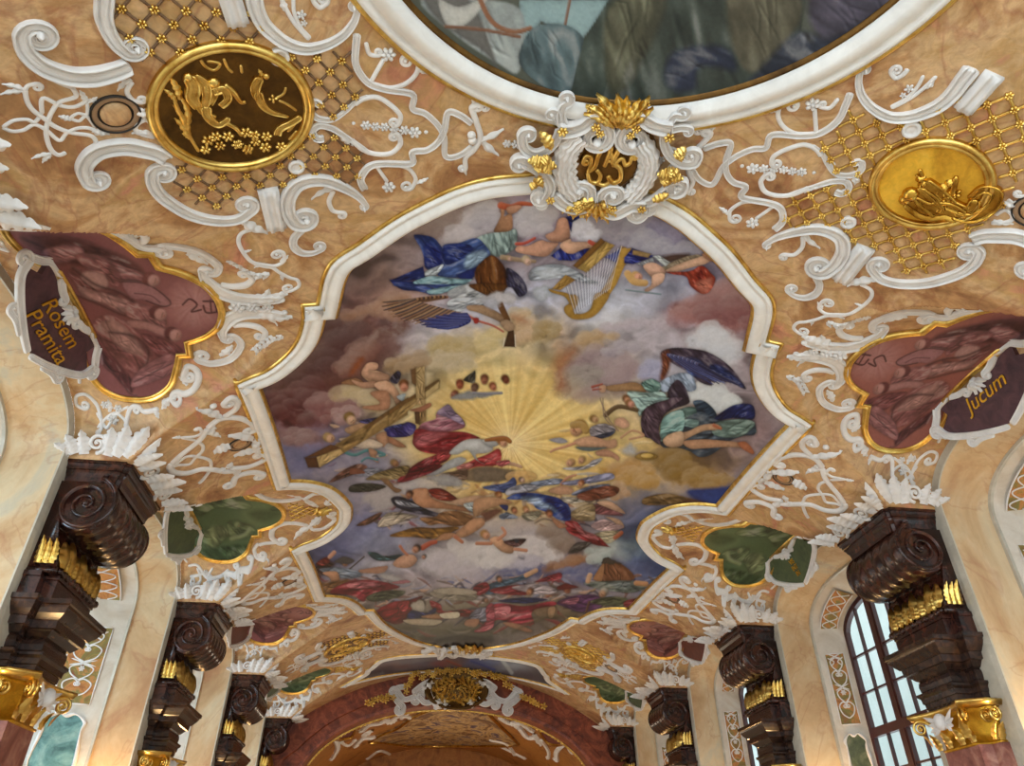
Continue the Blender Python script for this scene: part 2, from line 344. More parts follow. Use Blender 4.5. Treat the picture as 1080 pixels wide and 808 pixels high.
def console(side, k):
    yb = CY0 + BAY*k
    Wd = lambda d, y, z: np.array([XC+side*(HW-d), yb+y, z])
    D = lambda a: np.array([[-side*a[0], a[1], a[2]]])[0]
    base = Wd(0, CW/2, 4.1)
    t = thing('volute_console', 'dark brown marble volute console on the %s wall, %s' % (SIDEW[side], ORD[k]), 'console', base, 'dark marble wall consoles')
    # abacus: moulded slab
    mb = MB()
    for (y0, y1, d0, d1) in ((0, CW, 0, CD),):
        R = []
        for z, o in ((6.03, 0), (5.93, 0), (5.925, -.03), (5.88, -.045), (5.83, -.05), (5.82, -.075), (5.78, -.08), (5.72, -.12), (5.64, -.14), (5.58, -.145)):
            c = .05
            pl = [(0, y0-o), (d1+o-c*1.6, y0-o), (d1+o-c*1.7, y0-o+c), (d1+o-c*.8, y0-o+c*1.7), (d1+o, y0-o+c*1.6), (d1+o, y1+o-c*1.6), (d1+o-c*.8, y1+o-c*1.7), (d1+o-c*1.7, y1+o-c), (d1+o-c*1.6, y1+o), (0, y1+o)]
            R.append([Wd(a, b, z) for a, b in pl])
        loft(mb, R)
    mb.build('abacus', M['brown'], t, smooth=False)
    # scroll drum and neck
    cd, cz, r = .50, 5.22, .49
    an = np.radians(np.linspace(62, -128, 30))
    prof = [(.0, 5.6), (.70, 5.6)] + [(cd+r*math.cos(a), cz+r*math.sin(a)) for a in an] + [(.235, 4.74), (.26, 4.62), (.33, 4.42), (.40, 4.2), (.42, 4.06), (0, 4.06)]
    prof = np.array(prof); drum = np.zeros(len(prof)); drum[2:32] = 1; drum[32:36] = .5
    R = []
    ysx = np.concatenate([[.07, .075], np.linspace(.10, CW-.10, 41), [CW-.075, CW-.07]])
    for i, y in enumerate(ysx):
        u = (y-CW/2)/(CW/2-.07)
        s = 1 - .055*abs(math.cos(u*PI*3.0))**3 + .02*math.cos(u*PI/2) - (.10 if i in (0, len(ysx)-1) else .03 if i in (1, len(ysx)-2) else 0)
        q = prof.copy(); f = (drum*(s-1)+1)[:, None]
        q = np.array([cd, cz])*(drum[:, None]) * 0 + np.where(drum[:, None] > 0, np.array([cd, cz])+(q-[cd, cz])*f, q)
        neck = np.array([max(0, 1-abs(zz-4.55)/.45)*.0 for zz in q[:, 1]])
        yy = y
        R.append([Wd(a, yy, b) for a, b in q])
    mb = MB(); loft(mb, R); vol = mb.build('volute', M['brown'], t)
    for yf, ny in ((.075, -1), (CW-.075, 1)):
        mb = MB()
        tt = np.linspace(0, 1, 70); rr = .455*(1-tt)**1.05 + .035; aa = math.radians(75) - tt*2.6*2*PI
        for off, rad in ((0, .040), (.045, .018)):
            pts = [Wd(cd+max(x-off*(1-q), .0)*math.cos(a), yf+ny*.015, cz+max(x-off*(1-q), .0)*math.sin(a)) for x, a, q in zip(rr, aa, tt)]
            mb.tube(np.array(pts), rad*(1-.4*tt), 6)
        mb.ball(Wd(cd, yf, cz), .055, 6, 8)
        mb.build('spiral', M['brown'], vol, loc=(0, 0, 0))
    # gilt leaves on the neck
    for y in (.42, .74, 1.16, 1.48):
        pass
    mb = MB()
    for j, y in enumerate(np.linspace(.26, CW-.26, 7)):
        leaf3(mb, Wd(.44+.015*(j % 2), y, 4.14), D((-.34, (y-CW/2)*.2, 1)), D((0, 1, 0)), D((1, 0, .3)), (.44, .50)[j % 2]+.04*math.sin(j*2.3), .17, .12, 3, .5, nt=11, lob=.38, tip=.35)
    for j, y in enumerate(np.linspace(.34, CW-.34, 8)):
        leaf3(mb, Wd(.455, y, 4.13), D((-.3, (y-CW/2)*.2, 1)), D((0, 1, 0)), D((1, 0, .3)), .27, .10, .35, 4, .5, nt=9, lob=.5, tip=.3)
    mb.build('gilt_leaf', M['gold'], t)
    mb = MB()
    for d in (.12, .22, .32): leaf3(mb, Wd(d, .05, 4.16), D((.03, 0, 1)), D((1, 0, 0)), D((0, -1, 0)), .46-.04*(d > .2), .085, .3, 5, .5, nt=10, lob=.5, tip=.3)
    mb.build('gilt_leaf', M['gold'], t)
    # roll of fruit under the leaves, block
    mb = MB()
    mb.tube([Wd(.44, y, 4.09+.012*math.sin(y*40)) for y in np.linspace(.14, CW-.14, 40)], [.055+.014*math.sin(y*30) for y in range(40)], 8)
    mb.tube([Wd(d, .10, 4.09) for d in (0, .2, .44)], .05, 8)
    mb.build('bead_roll', M['brown'], t)
    mb = MB(); R = []
    for z, o in ((4.06, 0), (3.98, .0), (3.97, -.02), (3.66, -.02)):
        pl = [(0, .02-o), (.26, .02-o), (.26, .20-o), (.46+o, .20-o), (.46+o, CW-.2+o), (.26, CW-.2+o), (.26, CW-.02+o), (0, CW-.02+o)]
        R.append([Wd(a, b, z) for a, b in pl])
    loft(mb, R); mb.build('plinth_block', M['brown'], t, smooth=False)
def entablature(side, k):
    yb = CY0 + BAY*k
    Wd = lambda d, y, z: np.array([XC+side*(HW-d), yb+y, z])
    t = thing('entablature_block', 'dark veined marble entablature under the %s wall console %s' % (SIDEW[side], ORD[k]), 'entablature', Wd(0, CW/2, 2.66), 'entablature blocks')
    def course(name, prof, m):
        mb = MB(); R = []
        for z, o in prof:
            pl = [(0, .30-o), (.12+o*.7, .30-o), (.12+o*.7, .52-o), (.42+o, .52-o), (.42+o, CW-.52+o), (.12+o*.7, CW-.52+o), (.12+o*.7, CW-.30+o), (0, CW-.30+o)]
            R.append([Wd(a, b, z) for a, b in pl])
        loft(mb, R); mb.build(name, M[m], t, smooth=False)
    course('cornice', ((3.68, .36), (3.61, .355), (3.595, .325), (3.56, .315), (3.49, .27), (3.43, .215), (3.41, .20), (3.40, .175), (3.29, .165), (3.28, .12), (3.23, .075), (3.19, .04), (3.17, .0)), 'darkent')
    course('frieze', ((3.17, 0), (3.14, .02), (3.08, .03), (3.0, .02), (2.96, 0)), 'darkent')
    course('architrave', ((2.96, .09), (2.92, .09), (2.88, .05), (2.80, .04), (2.79, .02), (2.71, .015), (2.70, 0), (2.64, 0)), 'darkent')
def capital(side, k):
    yb = CY0 + BAY*k; near = ORD[k]
    Wd = lambda d, y, z: np.array([XC+side*(HW-d), yb+y, z])
    D = lambda a: np.array([-side*a[0], a[1], a[2]])
    t = thing('gilded_capital', 'gilded capital with corner volutes, %s wall, %s' % (SIDEW[side], near), 'capital', Wd(0, CW/2, 2.03), 'gilded pilaster capitals')
    c = CW/2
    # concave abacus
    def abac(o):
        pts = [(0, .10-o), (.26+o, .06-o)]
        for u in np.linspace(-1, 1, 13): pts.append((.30+o + .34 - .30*(1-u*u)*.62 , c + u*(.66+o)))
        pts += [(.26+o, CW-.06+o), (0, CW-.10+o)]
        return pts
    mb = MB(); loft(mb, [[Wd(a, b, z) for a, b in abac(o)] for z, o in ((2.64, .05), (2.60, .05), (2.58, .03), (2.55, .02))]); mb.build('abacus', M['gold'], t)
    mb = MB(); R = []
    for z, o in ((2.56, .0), (2.48, -.06), (2.36, -.10), (2.2, -.12), (2.06, -.12), (2.05, -.08), (2.02, -.08), (2.01, -.12)):
        pts = [(0, .16-o), (.2+o, .16-o), (.24+o, .36-o)] + [(.46+o, c+u*(.50+o)) for u in np.linspace(-1, 1, 9)] + [(.24+o, CW-.36+o), (.2+o, CW-.16+o), (0, CW-.16+o)]
        R.append([Wd(a, b, z) for a, b in pts])
    loft(mb, R); mb.build('bell', M['goldflat'], t)
    for u in (-1, 1):
        mb = MB(); yv = c+u*.60
        e1 = D((.8, u*.6, 0)); e1 /= np.linalg.norm(e1)
        nn = D((.6, -u*.8, 0)); nn /= np.linalg.norm(nn)
        for q in (-1, 1): spiral3(mb, Wd(.56, yv, 2.42)+nn*q*.03, e1, np.array([0, 0, 1.]), nn*q, .105, .02, 1.9, .024, PI*.75, sgn=-1)
        mb.tube(spline([Wd(.44, c+u*.28, 2.30), Wd(.48, c+u*.42, 2.46), Wd(.55, c+u*.55, 2.53), Wd(.60, yv, 2.53)], 6), [.03]*19, 7)
        leaf3(mb, Wd(.50, c+u*.48, 2.10), D((.15, u*.15, 1)), D((-.5, u*.8, 0)), D((.8, u*.5, 0)), .27, .10, .45, 3)
        mb.build('volute', M['gold'], t)
    for u, d in ((.10, .2), (.26, .24)):
        mb = MB(); spiral3(mb, Wd(d, u-.02, 2.42), D((1, 0, 0)), np.array([0, 0, 1.]), (0, -1, 0), .095, .02, 1.9, .026, PI*.6); mb.build('volute', M['gold'], t)
    for y in (.5, .78, 1.12, 1.4): mb = MB(); leaf3(mb, Wd(.40, y, 2.04), D((.12, 0, 1)), D((0, 1, 0)), D((1, 0, 0)), .30, .12, .45, 4); mb.build('acanthus_leaf', M['gold'], t)
    for d in (.08, .2): mb = MB(); leaf3(mb, Wd(d, .24, 2.04), D((0, -.12, 1)), D((1, 0, 0)), D((0, -1, 0)), .30, .09, .45, 4); mb.build('acanthus_leaf', M['gold'], t)
    # cherub head between wings
    mb = MB(); h = Wd(.56, c, 2.43)
    mb.ball(h, (.115, .11, .135), 9, 12); mb.ball(h+D((.075, 0, -.01)), (.022, .016, .024), 5, 6); mb.ball(h+D((.058, .03, -.03)), .026, 5, 6); mb.ball(h+D((.058, -.03, -.03)), .026, 5, 6)
    mb.ball(h+D((.066, 0, -.055)), (.018, .022, .01), 5, 6)
    ch = mb.build('cherub_head', M['stucco'], t); ch['label'] = 'pale cherub head between two wings'
    mb = MB()
    for i in range(14):
        a = i*2.4; mb.ball(h+D((.02*math.cos(i*3), .07*math.sin(a), .06+.035*math.cos(a))), .032, 4, 6)
    mb.build('hair', M['stucco'], ch, loc=(0, 0, 0))
    for u in (-1, 1):
        mb = MB()
        for i in range(4):
            a = .45 - i*.36
            leaf3(mb, h+D((-.02, u*.07, -.02-.012*i)), D((.05, u*math.cos(a), math.sin(a))), D((0, -u*math.sin(a), math.cos(a))), D((1, 0, 0)), .36-.05*i, .055, .1, 2, .5, nt=6, ns=5)
        mb.build('wing', M['stucco'], ch, loc=(0, 0, 0))
def pilaster(side, k):
    yb = CY0 + BAY*k; c = CW/2
    Wd = lambda d, y, z: np.array([XC+side*(HW-d), yb+y, z])
    mb = MB(); R = []
    for z, o in ((2.02, 0), (-1.0, 0), (-1.05, .06), (-1.2, .08), (-1.22, .14), (-1.6, .14)):
        pts = [(0, .22-o), (.12+o, .22-o), (.14+o, .44-o), (.34+o, .50-o), (.34+o, CW-.50+o), (.14+o, CW-.44+o), (.12+o, CW-.22+o), (0, CW-.22+o)]
        R.append([Wd(a, b, z) for a, b in pts])
    loft(mb, R); o = mb.build('marble_pilaster', M['pink'], smooth=False)
    tag(o, 'rose marble pilaster under the gilded capital, %s wall, %s' % (SIDEW[side], ORD[k]), 'pilaster', 'rose marble pilasters')
for side in (-1, 1):
    for k in range(4):
        console(side, k); entablature(side, k)
        capital(side, k); pilaster(side, k)
# ------------------------------------------------------------------ mouldings that follow an outline on the vault
def offset_poly(P, d):
    """closed outline in (m, y): move inwards by d with mitred corners"""
    P = np.asarray(P, float)
    a = np.roll(P, 1, 0); b = np.roll(P, -1, 0)
    area = .5*np.sum(P[:, 0]*b[:, 1]-b[:, 0]*P[:, 1]); sg = 1 if area > 0 else -1
    e1 = P-a; e2 = b-P; e1 /= np.linalg.norm(e1, axis=1, keepdims=True)+1e-9; e2 /= np.linalg.norm(e2, axis=1, keepdims=True)+1e-9
    n1 = np.stack([-e1[:, 1], e1[:, 0]], -1)*sg; n2 = np.stack([-e2[:, 1], e2[:, 0]], -1)*sg
    k = n1+n2; den = np.maximum(1+np.sum(n1*n2, 1, keepdims=True), .35)
    return P + d*k/den
def moulding(outline, prof, m, name, parent):
    R = [lift(offset_poly(outline, t), h) for t, h in prof]
    return MB().grid(np.array(R), closed_v=True).build(name, m, parent)
def smooth_outline(segs, n=8):
    """segments joined at sharp corners; inside a segment a smooth curve"""
    out = []
    for s in segs:
        q = spline(s, n); out.append(q[:-1])
    return np.concatenate(out)
def mirror_close(half):
    h = np.asarray(half); return np.vstack([h, (h*[-1, 1])[::-1]])
FR_PROF = dict(
    outer=[(-.022, -.01), (-.02, .03), (.002, .045), (.026, .035), (.035, .0)],
    white=[(.03, .0), (.035, .06), (.06, .085), (.09, .085), (.10, .065), (.12, .065), (.14, .08), (.18, .115), (.23, .13), (.27, .12), (.29, .10), (.30, .06)],
    inner=[(.298, .05), (.302, .065), (.318, .068), (.332, .05), (.336, .03), (.352, .028), (.358, -.01)])
def frame(outline, parent, scale=1.0, mats=('gold', 'moulding', 'gold')):
    sc = lambda p: [(a*scale, b*scale) for a, b in p]
    moulding(outline, sc(FR_PROF['outer']), M[mats[0]], 'outer_gilt_bead', parent)
    moulding(outline, sc(FR_PROF['white']), M[mats[1]], 'white_moulding', parent)
    moulding(outline, sc(FR_PROF['inner']), M[mats[2]], 'inner_gilt_bead', parent)
L_ = lambda pts: cast(pts)
segs = [L_([(640, 176), (600, 179), (559, 183), (514.7, 187.7), (481, 197), (448, 212), (414, 230.5), (377, 256.5), (352, 267+6), (341, 291), (334.7, 320)]),
        L_([(334.7, 320), (318.5, 321)]), L_([(318.5, 321), (319.5, 335)]),
        L_([(319.5, 335), (314, 356), (302, 373), (282, 389.4), (262, 398), (247.8, 401.5)]),
        L_([(247.8, 401.5), (260.4, 436), (274.6, 473), (289, 515.8)]),
        L_([(289, 515.8), (316, 515.4), (338, 521.4), (352.8, 533.7), (356, 541.4), (352.8, 553.7), (336, 567), (316, 574.9), (306, 577)]),
        L_([(306, 577), (318, 605), (330, 633.5)]),
        L_([(330, 633.5), (352.6, 634.5), (366, 639.5), (376, 648)]), L_([(376, 648), (384, 647)]),
        L_([(384, 647), (400, 662), (425, 675), (447, 681.5), (467, 684.7), (490, 686)])]
segs[0][0, 0] = 0; segs[-1][-1, 0] = 0
half = smooth_outline(segs, 6); half = np.vstack([half, segs[-1][-1:]])
MAIN = np.vstack([half, (half[1:-1]*[-1, 1])[::-1]])
# round frame nearer the camera
c3 = L_([(388, 0), (429, 41), (470, 74), (514.7, 104), (548, 122.7), (1016, 0), (977, 29.7), (918, 67), (858, 102), (791.5, 130), (728, 143)])
A = np.stack([2*c3[:, 1], np.ones(len(c3))], -1); bb = (c3**2).sum(1)
sol = np.linalg.lstsq(A, bb, rcond=None)[0]; ryc = sol[0]; rr = math.sqrt(sol[1]+ryc**2)
print('ROUND FRAME centre y %.2f radius %.2f' % (ryc, rr), c3.round(2).tolist())
th = np.linspace(0, 2*PI, 160)[:-1]
ROUND = np.stack([rr*np.cos(th), ryc+rr*np.sin(th)], -1)
print('MAIN bounds', MAIN.min(0), MAIN.max(0))
t = thing('round_fresco', 'huge round ceiling fresco of dark draped figures, cut off by the top edge', 'ceiling painting', lift([(0, ryc+rr)])[0])
moulding(ROUND, [(-.035, -.01), (-.03, .03), (0, .06), (.03, .04), (.04, .0)], M['gold'], 'outer_gilt_bead', t)
moulding(ROUND, [(.03, 0), (.035, .07), (.07, .10), (.11, .10), (.12, .075), (.15, .075), (.17, .10), (.22, .15), (.29, .175), (.33, .16), (.36, .13), (.38, .12), (.40, .09), (.42, .03)], M['moulding'], 'white_moulding', t)
moulding(ROUND, [(.41, .04), (.415, .06), (.44, .055), (.455, .03), (.47, .025), (.475, -.01)], M['bronze'], 'inner_gilt_bead', t)
t = thing('ceiling_fresco', 'large scalloped ceiling fresco of heaven with a sunburst in the middle', 'ceiling painting', lift([(0, 29)])[0])
frame(MAIN, t)
# ------------------------------------------------------------------ stucco relief: strokes traced, laid on their surface, given real height
class Vault:
    cast = staticmethod(cast); lift = staticmethod(lift)
    def depth(s, q): return lift(q)@_fw
    def frame(s, q):
        q = np.asarray(q, float).reshape(1, 2); p = lift(q)[0]; a = lift(q+[.01, 0])[0]-p; a /= np.linalg.norm(a)
        n = NRM(q[:, 0], q[:, 1])[0]; b = np.cross(n, a)
        if b[1] < 0: b = -b
        return p, a, b, n
class Plane:
    """flat ground: o origin, a and b unit axes in it, n facing the nave"""
    def __init__(s, o, a, b, n): s.o, s.a, s.b, s.n = (np.asarray(v, float) for v in (o, a, b, n))
    def cast(s, px):
        d = rays(px); t = (s.o@s.n)/(d@s.n); q = d*t[:, None]-s.o
        return np.stack([q@s.a, q@s.b], -1)
    def lift(s, q, off=0.):
        q = np.asarray(q, float).reshape(-1, 2)
        return s.o + q[:, :1]*s.a + q[:, 1:]*s.b + s.n*np.asarray(off, float).reshape(-1, 1)
    def depth(s, q): return s.lift(q)@_fw
    def frame(s, q): return s.lift(q)[0], s.a, s.b, s.n
VAULT = Vault()
def curl_pts(p, t, r, sgn, turns=1.35, n=26):
    """a scroll end: the line rolls up into a spiral"""
    ang = math.atan2(t[1], t[0]); out = []; p = np.array(p, float)
    for i in range(n):
        u = i/n; rad = r*(1-.72*u); d = turns*2*PI/n
        ang += sgn*d/2; p = p + rad*d*np.array([math.cos(ang), math.sin(ang)]); ang += sgn*d/2
        out.append(p.copy())
    return np.array(out)
PROFS = {
 's': [(-1, -.1), (-.98, .6), (-.86, .95), (-.70, .95), (-.58, .45), (-.46, .40), (-.34, .66), (-.1, .5), (.1, .5), (.34, .66), (.46, .40), (.58, .45), (.70, .95), (.86, .95), (.98, .6), (1, -.1)],
 'r': [(-1, -.1), (-.9, .5), (-.6, .88), (-.2, 1), (.2, 1), (.6, .88), (.9, .5), (1, -.1)],
 'b': [(-1, -.1), (-1, .5), (-.7, .55), (-.66, .95), (-.3, 1), (-.26, .8), (.26, .8), (.3, 1), (.66, .95), (.7, .55), (1, .5), (1, -.1)],
}
def sweep(ch, q, w, h, prof, base=0.0):
    q = np.asarray(q, float); k = len(q); w = np.broadcast_to(w, (k,)); h = np.broadcast_to(h, (k,))
    t = np.gradient(q, axis=0); t /= np.linalg.norm(t, axis=1, keepdims=True)+1e-9
    nn = np.stack([-t[:, 1], t[:, 0]], -1); rows = []
    for a, b in PROFS[prof]: rows.append(ch.lift(q+nn*(a*w)[:, None], base+np.maximum(b, -.3)*h))
    P = np.array(rows); mb = MB().grid(P); n = len(rows)
    mb.f.append(tuple(i*k for i in range(n))); mb.f.append(tuple(i*k+k-1 for i in range(n))[::-1])
    return mb
def leaf_mesh(ch, a, b, w, h, base=0., lobes=4, mb=None):
    a, b = np.asarray(a, float), np.asarray(b, float); d = b-a; L = np.linalg.norm(d); d = d/L; nn = np.array([-d[1], d[0]])
    t = np.linspace(0, 1, 19); s = np.linspace(-1, 1, 7)
    ww = w*np.sin(PI*np.clip(t*.85+.12, 0, 1))**.8*(.66+.34*np.abs(np.cos(PI*lobes*t)))*(1-.25*t); ww = np.maximum(ww, w*.10*(1-t)+1e-4)
    bend = np.sin(t*PI)*L*.06
    Q = a + d*(t*L)[:, None, None] + nn*(s[None]*ww[:, None]+bend[:, None])[..., None]
    H = h*(.15+.85*(1-s**2))[None]*(.55+.45*np.abs(np.cos(PI*lobes*t)))[:, None]*(.4+.6*np.sin(PI*np.clip(t+.1, 0, 1)))[:, None]
    H = H + h*.45*np.maximum(0, 1-np.abs(s)*3)[None]; H[:, 0] = H[:, -1] = -.05*h
    P = ch.lift(Q.reshape(-1, 2), base+H.reshape(-1)).reshape(19, 7, 3)
    mb = mb or MB(); mb.grid(P); return mb
def flower_mesh(ch, c, r, base=0., petals=6, mb=None, hh=.5, ph=0.):
    p, a, b, n = ch.frame(c); mb = mb or MB(); p = p + n*base
    for i in range(petals):
        th = i*2*PI/petals+ph; e = math.cos(th)*a+math.sin(th)*b; f = -math.sin(th)*a+math.cos(th)*b
        mb.ball(p+e*r*.58+n*r*.12, (r*.42, r*.30, r*hh*.8), 5, 8, axes=(e, f, n))
    mb.ball(p+n*r*.25, (r*.26, r*.26, r*hh), 5, 8, axes=(a, b, n)); return mb
NAMES = {'s': 'scroll', 'r': 'strap', 'b': 'fluted_bar', 'l': 'leaf', 'f': 'flower', 'o': 'bead', 'd': 'disc', 'g': 'garland'}
VIEWS = dict(P=(0, 0, 1), A1=(0, 0, 7.2), A2=(120, 0, 7.2), A3=(240, 0, 7.2), A4=(0, 80, 7.2), A5=(130, 100, 7.2), A6=(250, 100, 7.2), A7=(370, 50, 5.385), A8=(200, 180, 7.2),
  B1=(0, 200, 7.2), B2=(100, 220, 7.2), B3=(190, 260, 7.2), B4=(60, 360, 5.385), B5=(180, 390, 7.693), B6=(180, 480, 5.385), B7=(220, 570, 7.2), B8=(300, 630, 7.2), C1=(540, 80, 5.385),
  D2=(270, 658, 5.385), D3=(460, 658, 5.385), E5=(960, 370, 8.975), E6=(0, 270, 8.975), Z0=(0, 0, 2.6925), Z2=(340, 0, 2.6925), Z3=(680, 0, 2.6925))
def parse(spec):
    """lines: view kind widths[:curlstart,curlend] = x,y x,y ...   -> strokes in the surface's own coordinates"""
    out = []
    for ln in spec.strip().splitlines():
        ln = ln.strip()
        if not ln or ln[0] == '#': continue
        head, pts = ln.split('=')
        h = head.split(); v = VIEWS[h[0]]; kind = h[1]
        ws, _, cs = h[2].partition(':'); ws = [float(a)/v[2] for a in ws.split('/')]
        c = [float(a)/v[2] for a in cs.split(',')] if cs else [0, 0]
        px = [(v[0]+float(a.split(',')[0])/v[2], v[1]+float(a.split(',')[1])/v[2]) for a in pts.split()]
        out.append((kind, ws, c, np.array(px), h[3:]))
    return out
def to_chart(spec, ch):
    res = []
    for kind, ws, c, px, ex in parse(spec):
        q = ch.cast(px); sc = ch.depth(q)/FPX
        res.append((kind, np.array(ws)*sc.mean(), np.array(c)*sc.mean(), q, ex))
    return res
def relief(strokes, ch, parent, m, f=lambda q: q, flip=1, base=0., hk=1., hmax=.11, goldm=None, names=NAMES):
    """build each stroke as one part of parent; f maps the traced coordinates (mirroring, the next bay); flip is -1 for a mirror"""
    for kind, ws, c, q, ex in strokes:
        q = f(q); mm = m
        if 'G' in ex: mm = goldm or M['gold']
        bs = base + (.05 if 'U' in ex else 0)
        nm = names[kind]
        if kind in 'srbg':
            pts = spline(q, 7)
            L = np.r_[0, np.cumsum(np.linalg.norm(np.diff(pts, axis=0), axis=1))]
            w = np.interp(L/L[-1], np.linspace(0, 1, len(ws)), ws)/2 if len(ws) > 1 else np.full(len(pts), ws[0]/2)
            if kind == 'g':
                mb = MB(); st = ws[0]*.62; qq = resample(pts, st)
                for i in range(len(qq)-1):
                    d = qq[i+1]-qq[i]; d = d/(np.linalg.norm(d)+1e-9); nn = np.array([-d[1], d[0]])
                    for sg in (-1, 1): leaf_mesh(ch, qq[i], qq[i]+d*st*1.25+nn*sg*st*.62, ws[0]*.30, ws[0]*.22, bs, 2, mb)
                mb.build(nm, mm, parent); continue
            for e in (0, 1):
                if c[e]:
                    if e == 0: k = curl_pts(pts[0], pts[0]-pts[1], abs(c[0]), np.sign(c[0])*flip); pts = np.vstack([k[::-1], pts]); w = np.r_[np.linspace(.5, 1, len(k))*w[0], w]
                    else: k = curl_pts(pts[-1], pts[-1]-pts[-2], abs(c[1]), np.sign(c[1])*flip); pts = np.vstack([pts, k]); w = np.r_[w, np.linspace(1, .5, len(k))*w[-1]]
            h = np.clip(w*1.0*hk, .014, hmax)
            k = len(w); tp = np.minimum(1, np.minimum(np.arange(k), np.arange(k)[::-1])/2.+.45)
            if kind == 'b': tp = np.ones(k)
            mb = sweep(ch, pts, w*tp, h*(tp if kind != 'b' else 1), kind, bs)
            for e in (0, 1):
                if c[e]:
                    p, a, b, n = ch.frame(pts[0 if e == 0 else -1]); r = abs(c[e])*.33; mb.ball(p+n*(bs+h.max()*.5), (r, r, h.max()*.8), 5, 8, axes=(a, b, n))
            mb.build(nm, mm, parent)
        elif kind == 'l':
            hl = min(ws[0]*.28*hk, hmax)
            leaf_mesh(ch, q[0], q[1], ws[0]/2, hl, bs, int(ex[-1]) if ex and ex[-1].isdigit() else 4).build(nm, mm, parent)
        elif kind == 'f': flower_mesh(ch, q[0], ws[0], bs, int(ex[-1]) if ex and ex[-1].isdigit() else 6).build(nm, mm, parent)
        elif kind in 'od':
            p, a, b, n = ch.frame(q[0]); r = ws[0]; mb = MB(); p = p+n*bs
            if kind == 'o': mb.ball(p+n*r*.2, (r, r, r*.8), 6, 10, axes=(a, b, n))
            else:
                R = []
                for rr, hh in ((1, -.01), (1, .04), (.9, .06), (.62, .055), (.55, .03), (.3, .035), (.05, .045)):
                    th = np.arange(20)*2*PI/20; R.append(p + (np.cos(th)[:, None]*a+np.sin(th)[:, None]*b)*r*rr + n*hh*min(1, r/.12))
                loft(mb, R)
            mb.build(nm, mm, parent)
